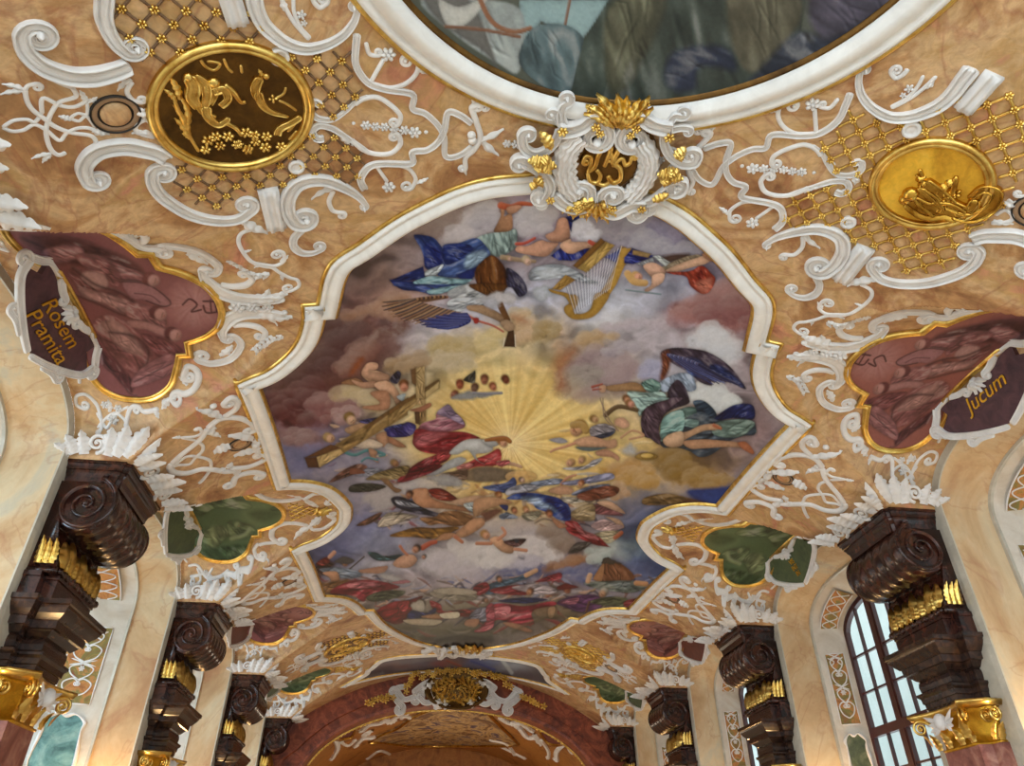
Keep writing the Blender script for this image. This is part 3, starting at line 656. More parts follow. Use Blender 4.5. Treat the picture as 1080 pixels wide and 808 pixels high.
# ------------------------------------------------------------------ the stucco round the big oval medallions
MED = '''
A1 s 105/135/150/130:95,0 = 165,300 205,400 330,500 520,565 700,570 860,535 985,490
A1 s 130/120/90:0,-75 = 800,-180 790,0 785,120 820,230 880,330 945,392
A1 r 30 = 150,330 230,450 330,550 430,620 545,665
A4 r 32 = 545,85 575,155 450,200 395,270 365,340 350,420 365,510 400,575 450,600 500,580
A4 r 32 = 190,100 205,190 250,260 330,320 420,385 540,430 690,455 725,515 650,580 595,660 590,740
A4 r 30:0,30 = 185,140 205,80 265,60
A4 l 60 3 = 190,110 10,60
A4 l 60 3 = 190,115 0,140
A4 r 30 = 320,290 325,170 460,225 560,235 640,200 660,170
A4 r 28 = 20,390 100,340 200,330 260,350 300,310
A4 r 28 = 20,390 90,420 180,410 260,370 350,410 450,490 510,430 600,395 690,400 740,440
A4 r 24 = 660,200 660,290 590,285 540,320 600,342 655,305 720,390
A4 l 60 3 = 535,335 440,305
A4 l 50 3 = 650,200 600,105
A4 l 50 3 = 670,200 740,160
A4 l 80 3 = 700,410 830,440
A4 l 50 3 = 390,590 235,630
A4 l 50 3 = 390,600 320,660
P s 13/17/18/16:-8,0 = 92,190 88,177 93,166 103,158 118,154 134,153 150,156 165,160 176,167
P s 12/12/11:9,-9 = 160,184 161.5,194 170,206 185,217 200,225 217,230 236,232 252,229.5 265,221
A8 l 110 3 = 400,380 590,470
A8 b 140 = 590,130 660,430
P b 22 = 235,-25 251,24
P s 15/15/12/6:-11,3 = 309,232 303.5,222 303.5,208 311,195 325,189 343,189 361,196 377,206 386,216
P l 10 3 = 357,196 328,210
P r 5:0,4 = 352,201 347,212 351,222 361,224
A8 s 50/60/36:0,-42 = 860,440 795,500 790,570 850,618 930,622 995,600
A8 r 30:0,-45 = 500,440 400,470 370,530 400,610 470,690 560,712 650,720 715,685 715,635
A8 l 50 3 = 690,690 750,640
A8 l 40 3 = 400,620 470,600
B3 r 28:0,42 = 560,130 640,150 700,160 760,200 830,235 890,255 900,300 850,332
B3 l 40 3 = 640,140 560,160
B3 l 40 3 = 780,200 780,260
A3 s 130/110/80/50:0,-32 = 160,-180 190,-60 215,60 260,160 330,240 450,325 600,365 760,330 880,260 960,160 990,60
A3 r 34 = 620,300 520,190 450,80 400,-40
A3 r 30 = 500,-20 505,90 550,200 630,290
A3 l 70 2 = 440,80 400,0
A3 f 40 5 = 560,110
A3 f 28 5 = 580,175
A3 r 40:0,-40 = 640,-40 660,20 700,55 745,30
A3 d 75 = 392,425
A6 d 62 = 450,540
A6 s 58/50/40/34:0,0 = 640,78 580,50 548,110 610,172 720,182 820,120 900,50 1000,8
A6 s 58/50/40/34:0,0 = 660,325 600,325 572,270 625,228 720,250 830,320 930,385 1010,445
A6 l 90 3 = 540,160 540,240
A6 l 60 3 = 740,170 875,50
A6 l 60 3 = 780,300 880,385
A7 r 30:0,28 = 20,325 70,292 150,282 230,330 280,385 275,425
A7 r 30:0,-28 = 0,520 70,580 150,605 230,598 280,550 275,505
A7 f 32 = 85,440
A7 f 30 = 140,448
A7 f 30 = 190,450
A7 f 30 = 245,462
A7 f 32 = 302,468
A7 f 40 = 362,480
A7 o 12 = 427,480
A7 o 11 = 15,430
A7 s 40/36/36 = 35,-80 28,-10 25,80 55,150 110,205 200,235 350,265 350,345 420,372 490,435 530,510 538,615 620,608 690,558
A7 s 44/36/36 = 80,806 55,750 80,695 120,665 190,655 345,655 350,592 430,580 490,540 530,470 552,368 620,382 690,432
A7 r 28:0,-36 = 110,200 220,228 310,205 370,150 382,85 345,52
A7 l 50 3 = 385,110 435,150
A7 r 26 = 100,220 150,130 190,60
A7 f 46 = 212,38
A7 r 26:0,-20 = 85,-30 105,35 150,45
A7 r 22 = 130,650 170,710 208,765
A7 f 40 = 215,790
A7 r 24:0,34 = 270,668 330,690 368,745 352,790
A7 l 40 3 = 375,770 440,740
A7 r 36/30:20,20 = 700,330 688,350 715,430 735,510 700,580 652,625 652,680
A7 r 26:0,24 = 705,350 730,315 765,318
A7 l 40 2 = 695,330 700,262
A7 l 44 2 = 650,650 655,725
A7 o 26 = 685,495
A7 o 26 = 690,525
A7 l 60 2 = 742,525 870,460
A7 l 60 2 = 742,525 840,612
A7 o 18 = 742,525
A7 f 28 = 888,545
A7 f 32 = 940,548
A1 l 60 3 = 1000,600 890,690
A1 r 36:0,-26 = 1005,620 965,690 1000,755 1060,775
A5 r 36 = 235,250 180,190 110,215 90,260 150,300 240,320
A5 l 70 3 = 230,300 60,290
A5 l 120 2 = 150,90 160,190
'''
VENT = '''
B5 r 40/36:-36,0 = 440,262 490,222 545,250 530,310 470,355 430,378
B5 r 38:0,30 = 300,470 370,410 450,385 560,390 650,430 684,478 650,500
B5 r 34 = 300,470 250,550 170,620 80,690 10,755
P r 4.6 = 181,488 179,493 184,498 197,498.5 212,494.5 225,495 238,497 248,496
B5 r 34:0,-30 = 480,797 620,785 740,738 772,702 740,680
B5 l 90 3 = 660,560 460,530
B5 l 110 3 = 480,610 345,665
B5 l 80 3 = 690,650 510,695
B5 l 80 3 = 690,610 720,520
B5 l 80 3 = 700,600 730,680
B5 o 30 = 690,600
B5 l 80 3 = 400,385 215,310
B5 o 24 = 345,290
B5 l 60 3 = 300,480 405,540
B5 l 50 3 = 320,470 370,470
B5 r 20 = 150,640 210,590 258,615 255,660 200,710 150,765 60,772 0,795
B5 r 20 = 10,790 70,740 140,700 250,710 320,740 325,795
B5 r 20:0,-18 = 80,550 190,540 250,510 235,475
B5 r 18 = 80,550 200,572
B5 l 36 3 = 85,550 10,552
B6 r 26:22,24 = 355,160 375,118 460,95 520,105
B6 l 40 3 = 380,120 350,60
B6 r 15 = 230,75 190,130 160,160
B6 l 40 2 = 310,80 260,90
B6 l 36 2 = 320,70 350,40
'''
HEART0 = '''
B3 s 60/120/110/70:-30,0 = 330,690 322,625 375,545 480,505 640,500 800,515
B3 r 50/60/40:0,30 = 400,600 480,590 580,605 645,650 630,690
B3 l 170 4 = 560,490 850,530
B3 o 26 = 790,500
B3 o 22 = 810,540
B3 l 60 3 = 640,500 740,600
P s 6/8/8/7:0,7.5 = 234,356 246,354 254,361.5 252,369 246,376 237,380.6 223,383 213,381
B4 r 36/40/34:-30,-32 = 722,185 745,142 790,160 806,210 780,270 730,298 690,290
B4 r 26 = 690,300 640,330 600,350
B4 l 50 3 = 640,330 595,385
B4 r 24:0,-20 = 580,385 500,400 470,375
B4 l 40 3 = 560,385 580,440
B4 r 26 = 480,378 440,368 410,400 390,495
B4 r 20:-22,0 = 150,382 112,360 112,312 165,302 220,350 242,400 255,490 220,525
B4 r 15 = 225,405 280,490 320,430 370,390 410,372
B4 r 15 = 230,490 320,410 380,440 400,490
B4 f 34 = 322,445
B4 f 26 = 275,360
B4 f 26 = 350,380
B4 l 40 3 = 300,400 290,330
B4 r 20:-18,0 = 60,100 42,70 75,50
B4 r 20 = 62,95 90,160 122,190 130,240
B4 l 40 3 = 120,190 60,205
B4 l 40 3 = 100,150 75,60
B4 l 60 3 = 930,80 1000,20
B4 l 40 3 = 740,250 690,200
B3 g 70 = 780,690 700,700 640,730 560,800
'''
HEART1 = '''
B6 r 32/34/28:-26,0 = 610,495 575,465 585,415 640,388 710,385 780,400
B6 r 26:0,20 = 780,400 850,420 900,395 930,365 900,345
B6 l 60 3 = 800,395 850,340
B6 l 50 3 = 800,400 700,480
B6 r 24 = 600,495 540,500 500,510
B6 r 22:0,-18 = 500,500 475,535 490,580 520,590
B6 r 22:-14,-14 = 465,590 450,640 400,650
B6 r 22:-14,-14 = 385,640 370,680 325,670
B6 r 16 = 330,650 280,690 200,690 150,625 100,630
B6 r 14 = 110,690 160,682 200,668 240,700
B6 r 14:0,14 = 150,640 170,710 130,745
B6 r 14:0,-14 = 240,640 210,700 250,740
B6 f 18 = 200,665
B6 r 14:0,12 = 95,610 60,560 85,520 70,470
B6 l 30 3 = 470,560 560,610
'''
WC0 = PIER0 - BAY/2                                     # middle of the first window bay
MEDS, VENTS = to_chart(MED, VAULT), to_chart(VENT, VAULT)
H0, H1 = to_chart(HEART0, VAULT), to_chart(HEART1, VAULT)
def pier_map(side, dy):
    return (lambda q: np.asarray(q)*[-side, 1] + [0, dy]), (1 if side < 0 else -1)
YFAR = 22.05
MC = np.array([-4.275, 5.35])
def ring_chart(c, rx, ry, n=72):
    th = np.arange(n)*2*PI/n; return np.asarray(c) + np.stack([rx*np.cos(th), ry*np.sin(th)], -1)
def inside(P, poly):
    P = np.asarray(P); x, y = P[..., 0], P[..., 1]; c = np.zeros(x.shape, bool); n = len(poly)
    for i in range(n):
        (x1, y1), (x2, y2) = poly[i], poly[(i+1) % n]
        if y1 == y2: continue
        c ^= ((y1 > y) != (y2 > y)) & (x < (x2-x1)*(y-y1)/(y2-y1)+x1)
    return c
LATT = cast([(116, -6), (116, 30), (127, 48), (146, 56), (153, 75), (155, 92), (160, 130), (176, 160), (186, 178), (180, 192), (188, 208), (215, 222), (240, 220), (250, 204), (262, 202), (275, 198), (290, 200), (303, 205), (311, 194), (328, 187), (345, 187), (365, 193), (380, 192), (386, 172), (392, 162), (366, 148), (340, 134), (325, 130), (325, 122), (352, 126), (368, 112), (388, 100), (372, 78), (372, 38), (350, 54), (322, 58), (295, 50), (272, 26), (262, -6)])
# gilded trellis: bars on both diagonals with a rosette on every crossing
LA, LB = np.array([.128, .168]), np.array([-.134, .128]); LO = np.array([-4.522, 4.469])
def trellis(parent, f, flip, rm, gold_bars, poly, hole, org, a, b, rbar=.012, rr=.038, rosettes=True, rng=16):
    mb = MB()
    for u, v in ((a, b), (b, a)):
        for i in range(-rng, rng+1):
            t = np.linspace(-rng, rng, rng*12+1); P = org + u*i + v*t[:, None]
            ok = inside(P, poly) & ~inside(P, hole); j = 0
            while j < len(t):
                if not ok[j]: j += 1; continue
                k = j
                while k+1 < len(t) and ok[k+1]: k += 1
                if k-j >= 3:
                    q = f(P[j:k+1]); mb.tube(lift(q, .012), rbar, 5)
                j = k+1
    if mb.n: mb.build('trellis_bars', gold_bars, parent)
    if not rosettes: return
    n = 0
    for i in range(-rng, rng+1):
        for j in range(-rng, rng+1):
            c = org + a*i + b*j
            if n < 100 and inside(c, poly) and not inside(c, hole):
                flower_mesh(VAULT, f(c), rr, .012, 6, hh=.6, ph=.3).build('rosette', rm, parent); n += 1
M['trellis'] = marble('bronzed_trellis', [(.3, srgb(92, 68, 48)), (.7, srgb(136, 104, 76))], 4., .5)
def oval_medallion(side, dy, r, field, label, fig):
    f, fl = pier_map(side, dy); c = f(MC)
    t = thing('oval_medallion', label, 'medallion', lift([c], 0)[0], 'gilded oval medallions')
    C = ring_chart(c, r, r*.985)
    R = [lift(offset_poly(C, d), h) for d, h in ((-.03, -.01), (-.03, .05), (0, .085), (.025, .085), (.035, .06), (.05, .06), (.06, .085), (.08, .07), (.095, .03))]
    MB().grid(np.array(R), closed_v=True).build('rim', M['gold'], t)
    Q = [lift(c + (C-c)*k, .03) for k in np.linspace(.9, .02, 12)]
    mb = MB(); loft(mb, Q, False, True); mb.build('field', field, t)
    fig(t, c, r, fl)
def fig_left(t, c, r, fl):
    VL = VIEWS
    fs = to_chart(FIGL, VAULT)
    k = r/.82
    relief(fs, VAULT, t, M['gold'], lambda q: c + (q-MC)*k*[fl, 1], fl, base=.03, hk=1.0, hmax=.06, names={**NAMES, 's': 'relief_fold', 'r': 'relief_line', 'l': 'relief_leaf', 'f': 'relief_flower', 'o': 'relief_knob', 'd': 'relief_disc'})
FIGL = '''
A5 r 26 = 570,420 500,300 440,160 380,20
A5 l 60 4 = 500,300 370,60
A5 l 60 4 = 480,250 460,20
A5 l 60 4 = 500,320 380,160
A5 l 50 4 = 520,330 440,280
A5 l 50 4 = 500,200 420,-20
A2 l 70 4 = 500,740 420,570
A2 l 50 4 = 470,760 370,660
A2 s 90/110/70 = 560,560 600,640 590,720 640,800
A2 s 60/80/60 = 600,560 680,610 700,700 680,800
A2 s 60/50 = 690,620 760,680 720,780
A2 s 70/60 = 740,680 830,660 860,730 800,790
A2 r 50/30 = 830,630 900,680 960,760 1000,760
A2 o 46 = 755,610
A2 o 40 = 560,570
A2 r 24 = 655,440 690,490 760,520 800,470 700,450
A2 r 22 = 830,430 860,500 900,540
A2 r 22 = 960,480 970,545
A3 s 70/80/50/30 = 240,570 205,640 220,720 290,790
A3 o 26 = 290,565
A3 l 40 3 = 260,580 230,510
A3 f 40 4 = 340,735
A3 r 20 = 440,650 420,700 350,740
A6 s 70/60/40/20 = 150,-40 190,60 270,120 390,155
A6 r 20 = 310,30 380,60 450,110
A5 s 80/60/40 = 620,70 640,150 720,210 800,160
A5 s 60/40 = 560,40 600,110 700,160
A5 r 36/30 = 780,200 850,240 900,300
A5 f 52 6 = 640,330
A5 f 46 6 = 700,300
A5 f 46 6 = 730,370
A5 f 44 6 = 620,400
A5 f 50 6 = 790,300
A5 f 46 6 = 860,360
A5 f 50 6 = 930,270
A5 f 46 6 = 940,400
A5 f 44 6 = 1000,340
A6 f 46 6 = 130,290
A6 f 44 6 = 80,390
A6 f 46 6 = 220,300
A6 f 50 6 = 210,380
A6 f 46 6 = 330,375
A6 f 40 6 = 10,360
A6 s 60/50 = 300,290 320,240 400,200 480,150
A6 r 26 = 380,270 440,200
A6 r 24 = 390,330 450,260
'''
FIGR = '''
Z3 o 24 = 755,545
Z3 o 18 = 740,560
Z3 s 40/60/40 = 770,530 800,560 840,600
Z3 s 40/50 = 790,510 830,540 870,580
Z3 s 50/70/50 = 750,560 800,590 860,590 900,610
Z3 r 18 = 870,560 885,495
Z3 l 40 3 = 830,540 885,500
Z3 l 40 3 = 800,530 770,490
Z3 r 12 = 790,500 780,475
Z3 s 30/40/30/16 = 880,600 930,610 985,580 1000,540 960,530 920,560
Z3 s 40/30 = 860,570 920,590 940,560
Z3 f 24 = 850,560
Z3 f 20 = 790,580
Z3 f 20 = 880,545
Z3 r 20 = 830,600 845,570 820,545
'''
def fig_right(t, c, r, fl):
    relief(to_chart(FIGR, VAULT), VAULT, t, M['goldfig'], lambda q: q, 1, base=.03, hk=1.2, hmax=.08, names={**NAMES, 's': 'relief_fold', 'r': 'relief_line', 'l': 'relief_leaf', 'f': 'relief_flower', 'o': 'relief_head'})
M['goldfig'] = marble('burnished_gilding', [(.3, srgb(150, 100, 28)), (.7, srgb(226, 180, 80))], 3., .22); M['goldfig'].node_tree.nodes['Principled BSDF'].inputs['Metallic'].default_value = 1.
M['fieldgold'] = marble('brushed_gilt_field', [(.3, srgb(186, 128, 26)), (.6, srgb(238, 184, 58)), (.8, srgb(250, 206, 92))], 1.6, .38, fine=.15); M['fieldgold'].node_tree.nodes['Principled BSDF'].inputs['Metallic'].default_value = .15
M['fieldfar'] = M['bronze']
oval_medallion(-1, 0, .82, M['bronze'], 'dark bronze oval medallion with gilt figures and flowers, upper left vault', fig_left)
oval_medallion(1, 0, .64, M['fieldgold'], 'bright gilt oval medallion with a small figure, upper right vault', fig_right)
oval_medallion(-1, YFAR, .78, M['bronze'], 'far small looking oval gilt medallion left above the chancel arch', fig_left)
oval_medallion(1, YFAR, .64, M['fieldgold'], 'far small looking oval gilt medallion right above the chancel arch', fig_left)
for side, dy, r in ((-1, 0, .84), (1, 0, .66), (-1, YFAR, .80), (1, YFAR, .66)):
    f, fl = pier_map(side, dy); where = {(-1, 0): 'round the bronze medallion at upper left', (1, 0): 'round the bright gold medallion at upper right', (-1, YFAR): 'round the far left medallion by the chancel arch', (1, YFAR): 'round the far right medallion by the chancel arch'}[(side, dy)]
    far = dy > 1
    tr = thing('gilded_trellis', 'diagonal trellis with gilt rosettes ' + where, 'trellis', lift([f(MC)])[0], 'gilded trellises')
    hole = ring_chart(MC, r, r)
    trellis(tr, f, fl, M['gold'], M['gold'] if side > 0 else M['trellis'], LATT, hole, LO, LA, LB, .016 if side < 0 else .019, .056, rosettes=True)
    s = thing('stucco_scrollwork', 'white stucco scrolls and straps ' + where, 'stucco ornament', lift([f(MC)])[0], 'white stucco scrollwork')
    keep = [x for x in MEDS if not (far and (inside(f(x[3]), offset_poly(MAIN, -.02)).any() or (np.asarray(f(x[3]))[:, 1] > 30.6).any()))]
    relief(keep, VAULT, s, M['stucco'], f, fl)
for side in (-1, 1):
    for k in (0, 1):
        f, fl = pier_map(side, BAY*k); c = f(cast1((253, 468)))
        where = '%s of the big fresco, above the %s wall console' % (SIDEW[side], ORD[k].split(',')[0].replace('nearest the camera', 'nearest').replace('second from the camera', 'second'))
        s = thing('stucco_strapwork', 'white stucco straps and leaves ' + where, 'stucco ornament', lift([c])[0], 'white stucco strapwork')
        relief([(kd, ws*(1.3 if kd in 'rs' else 1.25), c_, q, ex) for kd, ws, c_, q, ex in VENTS], VAULT, s, M['stucco'], f, fl)
M['vent'] = mat('dark_vent_ring', srgb(28, 22, 20), .5); M['ventcollar'] = mat('brown_vent_collar', srgb(150, 118, 88), .5)
def vent(q, r, where):
    t = thing('ceiling_vent', 'round painted ceiling vent with dark rings ' + where, 'vent', lift([q])[0], 'round ceiling vents')
    def rg(rs, hs, name, m):
        R = [lift(ring_chart(q, a, a, 40), h) for a, h in zip(rs, hs)]; mb = MB(); loft(mb, R, False, rs[-1] < .05); mb.build(name, m, t)
    rg((r, r, r*.93, r*.93), (0, .03, .03, .01), 'outer_ring', M['vent'])
    rg((r*.93, r*.92, r*.72, r*.70), (.01, .022, .022, .012), 'collar', M['ventcollar'])
    rg((r*.70, r*.69, r*.62, r*.60), (.01, .012, .004, .0), 'gap_ring', M['vent'])
    rg((r*.60, r*.59, r*.3, .01), (.004, .028, .03, .03), 'cap', M['plaster'])
for side in (-1, 1):
    vent(pier_map(side, 0)[0](cast1((122, 120))), .225, 'beside the %s big medallion' % SIDEW[side])
    for k in (0, 1): vent(pier_map(side, BAY*k)[0](cast1((253, 468))), .19, 'amid the strapwork above the %s %s console' % (('nearest', 'second')[k], SIDEW[side]))
    vent(pier_map(side, YFAR)[0](cast1((122, 120))), .225, 'beside the far %s medallion' % SIDEW[side])
# ------------------------------------------------------------------ trefoil paintings in the lunettes
TH = np.array([(-5.06, 0), (-5.08, .2), (-5.2, .5), (-5.44, .74), (-5.72, .88), (-5.74, 1.18), (-5.91, 1.18), (-6.0, 1.45), (-6.14, 1.78), (-6.4, 2.0), (-6.7, 2.08), (-7.05, 2.05), (-7.3, 1.88), (-7.42, 1.55), (-7.42, 1.2), (-7.3, .9), (-7.12, .7), (-7.12, 0)])
_h = np.vstack([spline(TH[:5], 5)[:-1], spline(TH[4:6], 1)[:-1], spline(TH[5:7], 1)[:-1], spline(TH[6:16], 4)[:-1], TH[15:]])
TREF = np.vstack([_h, (_h[1:-1]*[1, -1])[::-1]])          # about the bay centre
def bay_map(side, k):
    c = WC0 + BAY*k
    return lambda q: np.asarray(q)*[-side, 1] + [0, c]
BAYN = ('nearest window bay', 'second window bay', 'third window bay', 'farthest window bay')
for side in (-1, 1):
    for k in range(4):
        red = k % 2 == 0; f = bay_map(side, k)
        s = thing('stucco_surround', 'white stucco scrolls around the %s trefoil painting over the %s %s' % ('red' if red else 'green', SIDEW[side], BAYN[k]), 'stucco ornament', lift(f(np.array([[-5.06, 0]])))[0], 'white stucco surrounds')
        src, c0 = (H0, WC0) if red else (H1, WC0 + BAY)
        for sg in (1, -1):
            if sg < 0 and k == 0: pass
            relief(src, VAULT, s, M['stucco'], lambda q: np.asarray((np.asarray(q)-[0, c0])*[-side, sg] + [0, WC0+BAY*k]), sg*(1 if side < 0 else -1), hk=.8, hmax=.06)
        mb = MB()
        if red:
            for i, (m_, y_) in enumerate(((-4.85, 0), (-4.62, 0), (-4.4, 0))): flower_mesh(VAULT, f(np.array([m_, y_])), .13-.02*i, .02, 6, mb)
            mb.build('rosettes', M['stucco'], s)
        if not red:
            g = thing('gilded_shell', 'gilt shell knob and trellis at the tip of the %s green trefoil %s' % (SIDEW[side], BAYN[k]), 'gilt ornament', lift(f(np.array([[-4.3, 0]])))[0], 'gilded shells')
            poly = np.array([(-5.0, .55), (-4.95, -.55), (-4.35, -.14), (-4.35, .14)])
            trellis(g, f, 1, M['gold'], M['gold'], poly, ring_chart((-5.6, 0), .52, .45), np.array([-4.7, 0]), np.array([.11, .11]), np.array([.11, -.11]), .016, .03, rosettes=False, rng=8)
            q = f(np.array([-4.16, 0]))
            for a in np.linspace(-1.3, 1.3, 5):
                leaf_mesh(VAULT, f(np.array([-4.38, 0])), f(np.array([-4.38+.36*math.cos(a), .26*math.sin(a)])), .055, .06, .02, 2).build('shell_lobe', M['gold'], g)

# white strip that follows the near lobe of the two nearest trefoils
for side in (-1, 1):
    s = [o for o in COL.objects if o.name.startswith('stucco_surround') and o['label'] == 'white stucco scrolls around the red trefoil painting over the %s nearest window bay' % SIDEW[side]][0]
    rim = offset_poly(TREF, -.13); rim = rim[(rim[:, 1] < -1.3) & (rim[:, 0] > -6.95)]; rim = rim[np.argsort(-rim[:, 1])]
    rim = resample(rim, .12); relief([('s', np.array([.10, .13, .10]), np.array([.07, 0]), rim, [])], VAULT, s, M['stucco'], bay_map(side, 0), 1 if side < 0 else -1, base=.02)
# ------------------------------------------------------------------ painted panels: a fine mesh on the vault whose pigment is stored per vertex
def panel(name, outline, step, off, parent, painter, rough=.55, ch=VAULT, lab=None, umap=None):
    lo, hi = outline.min(0), outline.max(0)
    na, nb = [max(4, int((hi[i]-lo[i])/s)+1) for i, s in ((0, step[0]), (1, step[1]))]
    a = np.linspace(lo[0], hi[0], na)
    b = np.linspace(lo[1], hi[1], nb) if umap is None else umap(lo[1], hi[1], nb)
    A, B = np.meshgrid(a, b, indexing='ij'); Q = np.stack([A.ravel(), B.ravel()], -1)
    ins = inside(Q, outline).reshape(na, nb)
    P = ch.lift(Q, off)
    keep = ins[:-1, :-1] | ins[1:, :-1] | ins[:-1, 1:] | ins[1:, 1:]
    i, j = np.nonzero(keep); F = np.stack([i*nb+j, i*nb+j+1, (i+1)*nb+j+1, (i+1)*nb+j], -1)
    used = np.unique(F); rem = -np.ones(len(P), int); rem[used] = np.arange(len(used)); F = rem[F]; P = P[used]; Q = Q[used]
    me = bpy.data.meshes.new(name); me.vertices.add(len(P)); me.vertices.foreach_set('co', P.astype(np.float32).ravel())
    me.loops.add(F.size); me.loops.foreach_set('vertex_index', F.astype(np.int32).ravel())
    me.polygons.add(len(F)); me.polygons.foreach_set('loop_start', np.arange(0, F.size, 4, dtype=np.int32))
    me.update(calc_edges=True); me.shade_smooth()
    colr = painter(Q, P); at = me.color_attributes.new('pigment', 'FLOAT_COLOR', 'POINT')
    rgba = np.ones((len(P), 4), np.float32); rgba[:, :3] = colr; at.data.foreach_set('color', rgba.ravel())
    m = mat(name+'_pigment', (1, 1, 1), rough, spec=.25); n = m.node_tree.nodes.new('ShaderNodeAttribute'); n.attribute_name = 'pigment'
    m.node_tree.links.new(n.outputs['Color'], m.node_tree.nodes['Principled BSDF'].inputs['Base Color'])
    me.materials.append(m)
    o = link(name, me, parent)
    if lab: o['label'] = lab
    return o
def vnoise(x, y, seed=0):
    xi, yi = np.floor(x).astype(np.int64), np.floor(y).astype(np.int64); xf, yf = x-xi, y-yi
    def h(a, b):
        n = (a*374761393 + b*668265263 + seed*982451653) & 0x7fffffff
        n = ((n ^ (n >> 13))*1274126177) & 0x7fffffff
        return ((n ^ (n >> 16)) & 0xffff)/65535.
    u, v = xf*xf*(3-2*xf), yf*yf*(3-2*yf)
    return (h(xi, yi)*(1-u)+h(xi+1, yi)*u)*(1-v) + (h(xi, yi+1)*(1-u)+h(xi+1, yi+1)*u)*v
def fbm(x, y, seed=0, oct=5):
    s = 0; a = .5; t = 0
    for i in range(oct): s = s + a*vnoise(x*2**i+17.3*i, y*2**i-9.1*i, seed+i); t += a; a *= .55
    return s/t
